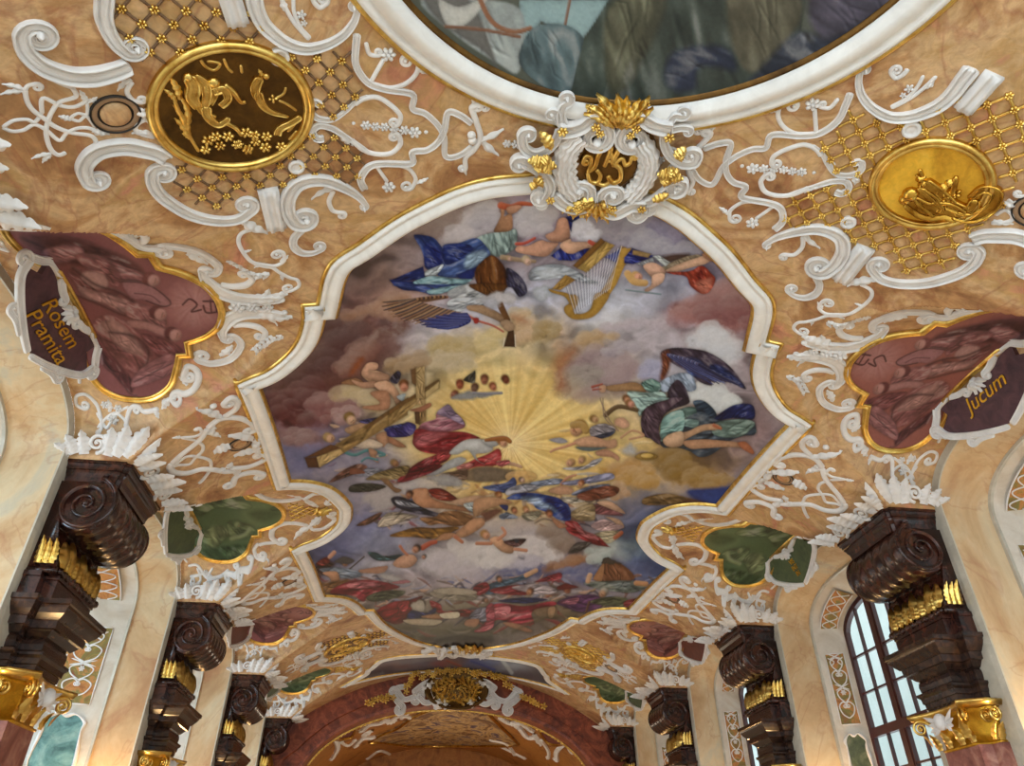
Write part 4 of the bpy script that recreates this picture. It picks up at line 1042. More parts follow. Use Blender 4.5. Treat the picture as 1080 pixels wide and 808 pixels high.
# ------------------------------------------------------------------ painting: pigments laid one over another
PV = dict(P=(0, 0, 1), F1=(360, 200, 6.73), F2=(500, 200, 6.73), F3=(640, 210, 5.983), F4=(270, 300, 6.73), F5=(400, 300, 6.73), F6=(540, 310, 6.73), F7=(660, 340, 6.73), F8=(270, 390, 6.73), F9=(410, 390, 6.73),
  FA=(560, 420, 6.73), FB=(680, 430, 6.73), FC=(370, 490, 6.73), FD=(500, 490, 6.73), FE=(320, 580, 5.4), FF=(500, 560, 4.909), T1=(410, 0, 1.7705), **{k: VIEWS[k] for k in ('B1', 'B2', 'B3', 'B4', 'B6', 'Z0', 'Z2', 'Z3', 'A1')}, Q4=(0, 220, 3.168), RZ=(0, 235, 4.1429))
class Canvas:
    def __init__(s, U, base):
        s.u, s.v = U[:, 0].astype(np.float32), U[:, 1].astype(np.float32)
        s.c = np.tile(np.array(srgb(base), np.float32), (len(U), 1))
        s.n1 = fbm(s.u/9, s.v/9, 3, 4).astype(np.float32)-.5; s.n2 = fbm(s.u/26, s.v/26, 9, 4).astype(np.float32)-.5
        wx, wy = fbm(s.u/34, s.v/26, 41, 4), fbm(s.u/34+9, s.v/26+4, 43, 4)
        s.bil = (np.abs(fbm(s.u/30+1.8*wx, s.v/19+1.8*wy, 47, 3)*2-1)-.22).astype(np.float32)
        s.n3 = fbm(s.u/3.2, s.v/3.2, 21, 3).astype(np.float32)-.5
    def box(s, x0, y0, x1, y1): return np.nonzero((s.u > x0) & (s.u < x1) & (s.v > y0) & (s.v < y1))[0]
    def put(s, i, col, a, shade=None):
        col = np.asarray(col, np.float32)
        if shade is not None:
            sh = shade[:, None]; hi = np.clip(sh-1, 0, .8)*.5; col = col*np.minimum(sh, 1)**1.25; col = col*(1-hi)+hi*np.array([.78, .76, .74], np.float32)*(.35+.65*col.max(-1, keepdims=True)**.4)
        s.c[i] = s.c[i]*(1-a[:, None]) + col*a[:, None]
    def blob(s, col, x, y, rx, ry, rot=0, a=.8, pw=2., warp=10):
        R = max(rx, ry)*1.7+warp; i = s.box(x-R, y-R, x+R, y+R)
        if not len(i): return
        dx, dy = s.u[i]-x+warp*2*s.n2[i]+warp*.8*s.n1[i], s.v[i]-y+warp*2*s.n1[i]-warp*s.n2[i]; c, q = math.cos(rot), math.sin(rot)
        d = ((dx*c+dy*q)/rx)**2 + ((-dx*q+dy*c)/ry)**2
        s.put(i, srgb(col), a*np.exp(-d**(pw/2)*1.1), 1+.18*s.n1[i])
    def sdf(s, i, poly):
        u, v = s.u[i], s.v[i]; d = np.full(len(i), 1e9, np.float32); ins = np.zeros(len(i), bool); n = len(poly)
        for k in range(n):
            (x1, y1), (x2, y2) = poly[k], poly[(k+1) % n]; ex, ey = x2-x1, y2-y1
            t = np.clip(((u-x1)*ex+(v-y1)*ey)/(ex*ex+ey*ey+1e-9), 0, 1)
            d = np.minimum(d, (u-x1-t*ex)**2+(v-y1-t*ey)**2)
            if y1 != y2: ins ^= ((y1 > v) != (y2 > v)) & (u < ex*(v-y1)/ey+x1)
        d = np.sqrt(d); return np.where(ins, -d, d)
    def poly(s, col, pts, soft=.55, fold=None, rnd=.25, rw=4., a=1., rough=0, light=None, tex=.12, edge=1, cloud=0):
        p = np.asarray(pts, float); i = s.box(p[:, 0].min()-soft*3-rough, p[:, 1].min()-soft*3-rough, p[:, 0].max()+soft*3+rough, p[:, 1].max()+soft*3+rough)
        if not len(i): return
        d = s.sdf(i, p) + rough*1.6*s.n1[i] + rough*s.n3[i]
        if soft < 1.3 and edge: s.c[i] *= (1-.32*a*np.exp(-np.maximum(d, 0)/1.3)*(d > -1))[:, None]
        al = np.clip(.5-d/(2*soft), 0, 1)*a
        sh = 1 + tex*s.n3[i]*2 - rnd*np.exp(np.minimum(d, 0)/rw)
        if cloud: sh = sh*(1-.9*s.bil[i])
        if fold:
            an, sc, am = fold; c, q = math.cos(an), math.sin(an); uu, vv = s.u[i]*c+s.v[i]*q, -s.u[i]*q+s.v[i]*c
            w = fbm(uu/(sc*2.6), vv/(sc*.8), 5+int(sc*7), 3); w2 = fbm(uu/(sc*1.2)+7, vv/(sc*.5), 11, 2)-.5; q1 = np.sin(w*11+.8*w2); sh = sh*(1+am*1.5*(.62*q1+.5*np.maximum(q1, 0)**4+.7*w2-.12))
        if light is not None:
            g = (s.u[i]-p[:, 0].mean())*math.cos(light)+(s.v[i]-p[:, 1].mean())*math.sin(light); sh = sh*(1+.35*np.clip(g/(np.ptp(p, axis=0).max()*.5), -1, 1))
        s.put(i, srgb(col), al, np.maximum(sh, .15))
        if fold:
            g = np.random.default_rng(int(abs(p.sum()*7)) % 99991); L = np.ptp(p, axis=0).max(); an = fold[0]; c0 = p.mean(0)
            for k in range(5):
                q = c0 + (p[g.integers(len(p))]-c0)*g.uniform(.05, .75); a2 = an+g.normal(0, .28); e = np.array([math.cos(a2), math.sin(a2)])*L*g.uniform(.14, .3); nn = np.array([-e[1], e[0]])/(np.hypot(*e)+1e-6)
                m = q+nn*L*g.normal(0, .05)
                for off, v, am in ((0, .45, .6), (L*.022+.9, 1.6, .42)):
                    b0, b1, b2 = q-e+nn*off, m+nn*off, q+e+nn*off; best = np.full(len(i), 1e9, np.float32)
                    for (A, B) in ((b0, b1), (b1, b2)):
                        ex, ey = B-A; t = np.clip(((s.u[i]-A[0])*ex+(s.v[i]-A[1])*ey)/(ex*ex+ey*ey+1e-9), 0, 1); best = np.minimum(best, np.hypot(s.u[i]-A[0]-t*ex, s.v[i]-A[1]-t*ey))
                    fall = 1-np.hypot(s.u[i]-q[0], s.v[i]-q[1])/(np.hypot(*e)*1.15+1e-6); aa = al*am*np.clip(1.25-best/max(.8, L*.016), 0, 1)*np.clip(fall*2, 0, 1)
                    s.c[i] *= (1+(v-1)*aa)[:, None]
        if cloud:
            g = np.random.default_rng(int(abs(p.sum()*5)) % 99991); lo, hi_ = p.min(0), p.max(0); R = .24*math.sqrt((hi_-lo).prod()); pf = []
            while len(pf) < 11:
                q = g.uniform(lo, hi_)
                if inside(q[None], p)[0]: pf.append(q)
            pf.sort(key=lambda q: q[1])
            for q in pf:
                r = R*g.uniform(.6, 1.15); j = s.box(q[0]-r*1.5, q[1]-r*1.2, q[0]+r*1.5, q[1]+r*1.2)
                if not len(j): continue
                dx, dy = (s.u[j]-q[0])/(r*1.35), (s.v[j]-q[1])/r; d = np.hypot(dx, dy)+.35*s.n1[j]+.3*s.n2[j]
                s.put(j, srgb(col), np.clip((1-d)/.22, 0, 1)*.7*a*np.clip(.95-.55*dy, .15, 1), 1.1-.30*dy-.16*dx+.12*np.clip(d, 0, 1)**3)
    def line(s, col, pts, w, soft=.6, a=1., rnd=.3, tex=.06, lit=-2.2):
        p = np.asarray(pts, float); k = len(p); w = np.interp(np.linspace(0, 1, k), np.linspace(0, 1, len(w)), w)/2 if len(w) > 1 else np.full(k, w[0]/2)
        R = w.max()+soft*2; i = s.box(p[:, 0].min()-R, p[:, 1].min()-R, p[:, 0].max()+R, p[:, 1].max()+R)
        if not len(i): return
        u, v = s.u[i], s.v[i]; best = np.full(len(i), 1e9, np.float32); side = np.zeros(len(i), np.float32)
        for j in range(k-1):
            (x1, y1), (x2, y2) = p[j], p[j+1]; ex, ey = x2-x1, y2-y1; t = np.clip(((u-x1)*ex+(v-y1)*ey)/(ex*ex+ey*ey+1e-9), 0, 1)
            ww = w[j]*(1-t)+w[j+1]*t; gx, gy = u-x1-t*ex, v-y1-t*ey; d = np.sqrt(gx*gx+gy*gy)-ww
            m = d < best; best = np.where(m, d, best); side = np.where(m, (gx*math.cos(lit)+gy*math.sin(lit))/np.maximum(ww, .3), side)
        s.put(i, srgb(col), np.clip(.5-best/(2*soft), 0, 1)*a, 1+rnd*np.clip(side, -1, 1)+tex*s.n3[i]*2)
    def ell(s, col, x, y, rx, ry, rot=0, soft=.6, rnd=.35, a=1.):
        th = np.linspace(0, 2*PI, 22)[:-1]; c, q = math.cos(rot), math.sin(rot)
        s.poly(col, np.stack([x+rx*np.cos(th)*c-ry*np.sin(th)*q, y+rx*np.cos(th)*q+ry*np.sin(th)*c], -1), soft, None, rnd, min(rx, ry)*.5, a, 0, -2.2)
    def head(s, x, y, r, skin='c9a48c', hair='6b4a34', ang=0., halo=None):
        if halo: s.ell(halo, x, y, r*1.9, r*1.6, 0, 1., 0, .6)
        c, q = math.cos(ang), math.sin(ang)
        r *= .9; s.ell(hair, x-c*r*.3, y-q*r*.3-r*.1, r*1.0, r*.95, 0, 1.3); s.ell(skin, x+c*r*.3, y+q*r*.3+r*.05, r*.82, r*.85, 0, 1.3, .25)
        s.line('5a3a30', [(x+c*r*.5-q*r*.3, y+q*r*.5+c*r*.3), (x+c*r*.5+q*r*.3, y+q*r*.5-c*r*.3)], [max(.5, r*.16)], .4, .6, 0)
        s.line('8c4a40', [(x+c*r*.75-q*r*.1, y+q*r*.75+c*r*.2), (x+c*r*.75+q*r*.15, y+q*r*.75)], [max(.5, r*.14)], .4, .6, 0)
    def crowd(s, x0, y0, x1, y1, n, cols, L, W, seed):
        g = np.random.default_rng(seed)
        for _ in range(n):
            x, y = g.uniform(x0, x1), g.uniform(y0, y1); a = g.normal(0, .45); l = L*g.uniform(.5, 1.3)
            s.line(cols[g.integers(len(cols))], spline([(x-l*math.cos(a), y-l*math.sin(a)), (x, y+g.normal(0, L*.2)), (x+l*math.cos(a), y+l*math.sin(a))], 4), [W*.4, W*g.uniform(.7, 1.4), W*.3], .7, .75, .35)
    def run(s, spec):
        """view op colour args = points"""
        for ln in spec.strip().splitlines():
            ln = ln.strip()
            if not ln or ln[0] == '#': continue
            hd, _, pp = ln.partition('='); h = hd.split(); ox, oy, k = PV[h[0]]; op, col = h[1], h[2]
            px = [(ox+float(a.split(',')[0])/k, oy+float(a.split(',')[1])/k) for a in pp.split()]
            ar = [] if op == 'h' else h[3:]
            kw = {}
            for x in ar:
                if x[0] == 'f' and ',' in x: b = x[1:].split(','); kw['fold'] = (math.radians(float(b[0])), float(b[1]), float(b[2]))
                elif x[0] == 's': kw['soft'] = float(x[1:])
                elif x[0] == 'a': kw['a'] = float(x[1:])
                elif x[0] == 'r': kw['rnd'] = float(x[1:])
                elif x[0] == 'n': kw['rough'] = float(x[1:])
                elif x[0] == 'g': kw['light'] = math.radians(float(x[1:]))
                elif x[0] == 'w': kw['w'] = [float(y)/k for y in x[1:].split('/')]
                elif x[0] == 't': kw['tex'] = float(x[1:])
            if op == 'p': s.poly(col, px, **kw)
            elif op == 'P': s.poly(col, spline(px, 5, True), **kw)
            elif op == 'C':                                        # cloud: ragged body with a paler crest
                kw.setdefault('rough', 3); kw.setdefault('soft', 2); q = spline(px, 5, True); s.poly(col, q, cloud=1, rnd=-.3, rw=4, light=math.radians(-70), **{a: b for a, b in kw.items() if a not in ('rnd', 'light')})
            elif op == 'k': s.line(col, spline(px, 5) if len(px) > 2 else px, **{a: b for a, b in kw.items() if a in ('w', 'soft', 'a', 'rnd', 'tex')})
            elif op == 'e':
                (x, y), (x2, y2) = px[:2]; s.ell(col, x, y, abs(x2-x), abs(y2-y), **{a: b for a, b in kw.items() if a in ('soft', 'rnd', 'a')})
            elif op == 'h':                                        # head: centre, then a spot the face looks to
                (x, y), (x2, y2) = px[:2]; hc = h[3] if len(h) > 3 else '6b4a34'
                s.head(x, y, math.hypot(x2-x, y2-y), col, hc, math.atan2(y2-y, x2-x))
    def feathers(s, pts_a, pts_b, cols, n, w):
        a, b = resample(spline(pts_a, 6), .1), resample(spline(pts_b, 6), .1)
        for i in range(n):
            t = i/(n-1); p, q = a[int(t*(len(a)-1))], b[int(t*(len(b)-1))]; q = p+(q-p)*(1-.22*((i*7) % 5)/5)
            s.line(cols[i % len(cols)], [p, (p*.5+q*.5)+[0, 1], q], [w, w*.9, w*.35], .5, 1, .3)
    def rays(s, x, y, r, col1, col2, n=70, a=.6):
        i = s.box(x-r, y-r, x+r, y+r); dx, dy = s.u[i]-x, (s.v[i]-y)*1.15; d = np.hypot(dx, dy); th = np.arctan2(dy, dx)
        f = vnoise(th*n/2/PI+50, np.zeros_like(th), 4)*.6+vnoise(th*n*2.3/2/PI+90, d*.01, 8)*.4
        al = a*np.clip(1-(d/r)**2.2, 0, 1)
        col = np.array(srgb(col1))*(1-f[:, None])+np.array(srgb(col2))*f[:, None]
        s.c[i] = s.c[i]*(1-al[:, None])+col*al[:, None]
BACK = [  # colour, x, y, rx, ry, rot, alpha
 ('8c8092', 560, 225, 220, 40, 0, .9), ('a39aa4', 520, 235, 60, 22, -.2, .9), ('b8b2bc', 480, 262, 40, 10, -.3, .8), ('8a7a74', 460, 240, 50, 14, -.35, .8),
 ('7b6a64', 400, 290, 50, 50, 0, .95), ('6c5c5e', 385, 325, 35, 40, 0, .9), ('a5877c', 430, 320, 40, 22, .1, .9), ('9a7a70', 470, 300, 30, 12, 0, .5),
 ('6a4a4a', 350, 380, 60, 50, -.3, .98), ('5c3e40', 345, 400, 60, 35, -.2, .9), ('7a544e', 385, 350, 40, 25, .1, .8), ('82605c', 420, 345, 30, 14, -.3, .7), ('5a4046', 300, 430, 40, 24, 0, .9),
 ('b0b2c8', 480, 340, 60, 22, -.3, .9), ('aeb2c8', 560, 318, 80, 20, 0, .9), ('b6bccc', 640, 320, 60, 24, 0, .85), ('c8ced8', 625, 350, 40, 12, -.3, .9), ('a8acc0', 720, 300, 50, 26, 0, .8),
 ('7d7a8e', 700, 250, 90, 26, .25, .95), ('6f6c80', 760, 275, 40, 30, .6, .9), ('9794a6', 690, 265, 50, 10, .1, .7), ('8c7a86', 780, 330, 40, 40, 0, .7),
 ('8c6466', 765, 350, 45, 26, -.2, .95), ('99727a', 730, 335, 26, 10, 0, .8), ('7c5a5e', 792, 345, 24, 30, 0, .9),
 ('b7ab90', 500, 385, 60, 30, 0, .95), ('c4b692', 520, 365, 40, 18, 0, .9), ('b8a478', 560, 395, 40, 22, .2, .7), ('c9b892', 565, 350, 24, 18, 0, .8), ('b4ac9c', 560, 385, 60, 30, 0, .7),
 ('a09aa2', 640, 390, 60, 34, 0, .95), ('a3948e', 610, 380, 36, 24, 0, .8), ('b08a72', 588, 385, 10, 26, .2, .8), ('8e8790', 630, 395, 30, 22, 0, .8), ('a8a4b0', 700, 360, 50, 14, 0, .8), ('b4b4c2', 720, 385, 26, 18, 0, .9), ('c2c4ce', 760, 375, 22, 26, 0, .9), ('a2a6c0', 688, 394, 14, 14, 0, .9),
 ('d6c48e', 545, 460, 105, 66, 0, .98), ('dcc98e', 560, 440, 80, 40, 0, .9), ('d2bf88', 640, 480, 70, 34, 0, .9), ('c9b27a', 690, 480, 50, 40, 0, .85), ('d9cca2', 470, 450, 50, 40, 0, .8), ('cdbf98', 440, 460, 40, 40, 0, .7),
 ('a38750', 735, 480, 40, 20, .1, .95), ('8c7346', 740, 490, 40, 16, .1, .8), ('ad9060', 715, 500, 40, 12, 0, .8), ('8c7c7c', 770, 470, 40, 24, 0, .9), ('867478', 800, 450, 28, 30, 0, .9), ('8a8494', 790, 500, 18, 10, 0, .6), ('b59c64', 650, 500, 34, 14, 0, .8),
 ('77799c', 330, 470, 50, 26, 0, .95), ('8a6a70', 330, 425, 40, 26, 0, .9), ('6f4a50', 300, 440, 34, 16, .1, .95), ('9a8084', 360, 425, 30, 12, 0, .8), ('8d7478', 310, 460, 34, 10, .1, .9), ('6e7090', 320, 485, 40, 18, 0, .9), ('8487a4', 400, 490, 30, 20, 0, .8),
 ('8d8c9e', 420, 520, 60, 24, 0, .9), ('6f78a2', 390, 560, 60, 26, 0, .95), ('8f98b8', 400, 575, 40, 12, 0, .9), ('5d6694', 350, 590, 34, 26, 0, .9), ('a3a8bc', 400, 600, 50, 12, 0, .9),
 ('b4b0ba', 500, 580, 70, 30, 0, .98), ('c4c2c8', 540, 575, 40, 18, 0, .9), ('9a94a0', 480, 550, 60, 16, 0, .8), ('b6b4c4', 470, 600, 50, 12, 0, .9), ('9e9cac', 590, 560, 50, 22, 0, .9), ('877a76', 600, 575, 24, 16, 0, .8),
 ('5a688e', 680, 570, 40, 60, 0, .95), ('4a5a80', 690, 590, 36, 30, 0, .9), ('7f96a8', 665, 575, 22, 12, 0, .8), ('a9b4b8', 640, 580, 16, 12, 0, .9), ('7a6a62', 620, 590, 30, 10, -.2, .8), ('6d7396', 600, 605, 40, 12, 0, .9), ('56618e', 560, 602, 50, 8, 0, .9), ('3f5078', 770, 525, 34, 14, 0, .95), ('44527c', 750, 520, 20, 10, 0, .8),
 ('a09aa6', 440, 612, 90, 8, 0, .95), ('7c7668', 500, 640, 130, 14, 0, .95), ('5f5c4c', 480, 665, 110, 12, 0, .95), ('6a6658', 440, 670, 60, 10, 0, .8), ('8f8a7a', 560, 645, 60, 10, 0, .7), ('6e6252', 610, 650, 50, 14, 0, .9), ('4c4640', 500, 678, 60, 5, 0, .8), ('5d5a50', 350, 625, 30, 10, 0, .8)]
FRESCO1 = '''
F1 C 8c7c78 s4 n6 a.8 = 520,290 700,180 900,110 1077,80 1077,250 1000,340 880,380 720,390 600,350
F1 C b4aeb4 s5 n5 a.85 = 880,160 1000,120 1077,130 1077,240 960,340 820,390 700,370 800,300
F2 C a9a4ac s3 n4 = 0,130 120,110 180,190 150,290 60,330 0,340
F2 C b2aeb6 s3 n4 = 280,190 400,110 560,140 580,210 480,300 340,330 280,270
F2 C 8f8a98 s3 n4 = 760,170 900,120 1077,140 1077,380 960,350 860,280
F2 C c6c6d2 s3 n4 = 690,230 760,190 840,250 880,310 860,360 720,350 680,300
F3 C 8884 96 = 0,0
'''.replace('F3 C 8884 96 = 0,0\n', '') + '''
F3 C 97939f s4 n5 a.8 = 0,110 130,90 260,100 240,170 130,230 120,280 0,240
F3 C 9a98a6 s4 n6 a.9 = 140,290 230,220 340,240 430,300 560,280 600,310 520,345 400,345 250,340
F3 P 5c4a44 s2 r.1 = 330,380 400,350 520,345 500,370 400,400
F3 C 9c7474 s4 n4 = 390,700 430,650 540,640 640,600 780,580 930,560 940,800 600,790 430,740
F3 C 8a6264 s6 n5 a.8 = 560,690 700,620 930,600 935,800 640,790
F2 p 3a468a f30,8,.3 = 640,205 730,160 770,190 700,230 690,300
F2 p 3c4a94 f70,7,.35 = 545,470 620,410 700,460 830,400 780,480 690,505 600,500
F2 P b08a70 r.3 g-60 = 185,110 215,150 215,190 265,170 270,280 200,310 140,300 165,240 190,180
F2 k b5684e w50/40/26 = 190,112 260,125 330,100 410,105
F2 P c39a84 r.3 g-90 = 230,130 300,110 340,120 300,160 250,175
F2 P 9cb0b0 f75,8,.3 g-110 = 20,345 110,310 230,300 300,285 300,390 260,440 170,475 100,450 60,390
F1 P 4a5c92 f60,9,.35 = 520,320 640,335 700,390 735,450 740,530 690,580 600,560 585,480 560,410 535,370
F1 P 2f3f7c s1.5 f40,9,.3 = 600,380 690,420 725,500 690,545 600,545 590,450
F1 P 5a70a4 f-20,9,.3 = 720,400 830,380 960,345 1040,420 1050,480 960,560 940,620 760,625 680,600 740,520
F1 P 35467e f10,8,.3 = 730,400 900,390 930,440 840,500 740,530
F1 P 9db4cc s2 f-25,7,.25 = 890,470 1000,430 1040,470 960,540 880,560
F1 P c3ccd4 f-30,6,.25 = 590,590 680,545 725,535 680,600 615,640
F1 p 3c4c86 f-12,8,.3 = 345,645 580,545 600,640 430,650
F1 P 43528c f5,7,.35 = 345,640 470,650 640,650 760,690 650,745 560,720 430,710
F1 P 8fb0bc f-8,7,.3 = 510,660 640,615 800,630 930,640 780,710 660,745 600,690
F1 p 31417a = 820,610 960,545 930,635 840,630
F5 P 4e5f96 f5,7,.3 = 110,0 500,0 600,5 380,70 330,60 200,30
F5 P 8fb0bc f-10,6,.25 = 350,40 600,0 640,10 400,70
F5 P c0c4cc f-20,8,.3 g-90 = 490,50 640,0 760,90 740,110 640,90 520,100
F5 P b9bfc9 f-10,9,.3 g-90 = 480,140 530,100 700,95 740,140 720,180 640,150 580,190 520,190
F5 P a98f78 r.3 g-120 = 630,150 740,150 830,190 900,240 890,280 800,240 700,200 630,180
F2 P 7a5434 f80,7,.25 r.4 = 90,480 150,475 220,560 235,660 200,760 160,808 60,730 10,640 15,560
F2 k 9c7448 w14 s2 a.7 = 130,490 150,640 140,760
F5 P 7a5836 f80,7,.2 r.3 = 640,0 900,0 890,40 850,100 800,80 720,60
F5 k 6e5238 w60/46/40 = 830,80 870,170 910,250
F5 p 5e4a3a = 915,330 955,325 965,445 885,440
F5 k d8d0c4 w6 s.5 = 890,380 880,440
F5 k d8d0c4 w6 s.5 = 965,360 968,440
F5 P b29a84 r.3 = 860,270 910,250 960,290 950,320 900,330
F5 k b06e62 w20/14 = 620,215 690,255 800,290 880,335
F5 P a8443e = 670,240 705,240 700,275 675,275
F2 P 4f4e66 f60,6,.4 r.4 = 230,560 300,590 360,660 375,730 320,760 270,700 235,680
F2 P c0bfc6 s2 n3 = 20,790 80,750 220,720 300,760 280,808 100,808
F5 P b6b8c4 s2 n3 a.9 = 720,110 800,90 850,150 800,170
F2 k 9a8874 w36/26 n2 = 200,480 330,500 430,510
F2 h cbb0a0 b8a890 = 375,505 400,530
F2 h c0a498 a89478 = 250,490 270,500
F2 P c9a08c r.3 g-120 = 380,400 470,360 520,370 600,380 560,430 510,475 400,465 300,440 310,400
F2 P c69c88 r.35 g-120 = 510,320 570,290 600,210 660,210 680,330 640,370 560,370 520,350
F2 P d0ac96 r.35 g-120 = 610,390 680,350 700,370 800,370 860,370 870,410 780,420 700,455 640,440
F2 k b55e50 w24/20 = 300,385 360,380 430,345
F2 k b05a4c w30 = 820,370 870,400
F2 P b4bcc8 f-10,8,.25 g-90 r.35 = 390,590 450,545 600,530 720,570 830,640 880,660 800,665 700,640 600,630 450,645 395,640
F2 P c9d0da s2 a.8 = 440,590 560,560 620,600 500,630
F2 h b9c0cc 9aa2b2 = 490,740 520,750
F2 P b4bac6 s2 n2 = 430,700 520,680 560,740 480,790 420,750
F2 p 8a6a40 = 700,540 900,345 935,370 735,560
F2 p b59a62 f-50,6,.15 = 735,560 935,370 1000,395 930,470 800,590
F2 p a98a54 f-50,6,.15 = 550,705 650,605 720,640 610,715
F2 p b3925a r.2 = 1040,400 1077,410 1077,530 1030,560 890,808 850,808 1010,540
F2 p 48549a = 930,480 1060,410 1010,520
F3 p b89654 r.2 = 90,310 160,310 60,540 0,630 0,560
F3 p 3a468c f20,6,.3 = 110,370 160,310 300,360 250,380 170,410 110,405
F3 p a08a64 = 165,320 280,345 260,370 160,350
F6 P b39252 r.3 = 590,0 690,0 640,100 560,170 440,180 380,140 370,95 410,60 400,10 460,10 470,60 440,130 500,140 560,100
F2 P b39252 r.3 = 530,705 590,720 670,740 720,800 720,808 680,808 640,760 550,730
'''
def harp(cv):
    for i in range(17):
        t = i/16; a = np.array([655+t*385, 690-t*290.])/6.73+[500, 200]; b = np.array([480+t*150, 120-t*110.])/6.73+[540, 310]
        b = a*0 + (np.array([600+t*45, 328-t*44.]) if False else np.array([606+t*36., 331-t*26.]))
        cv.line('5a5c70', [a, b], [.55], .4, .75, 0); cv.line('e4e6ee', [a+[.9, 0], b+[.9, 0]], [.6], .4, .6, 0)
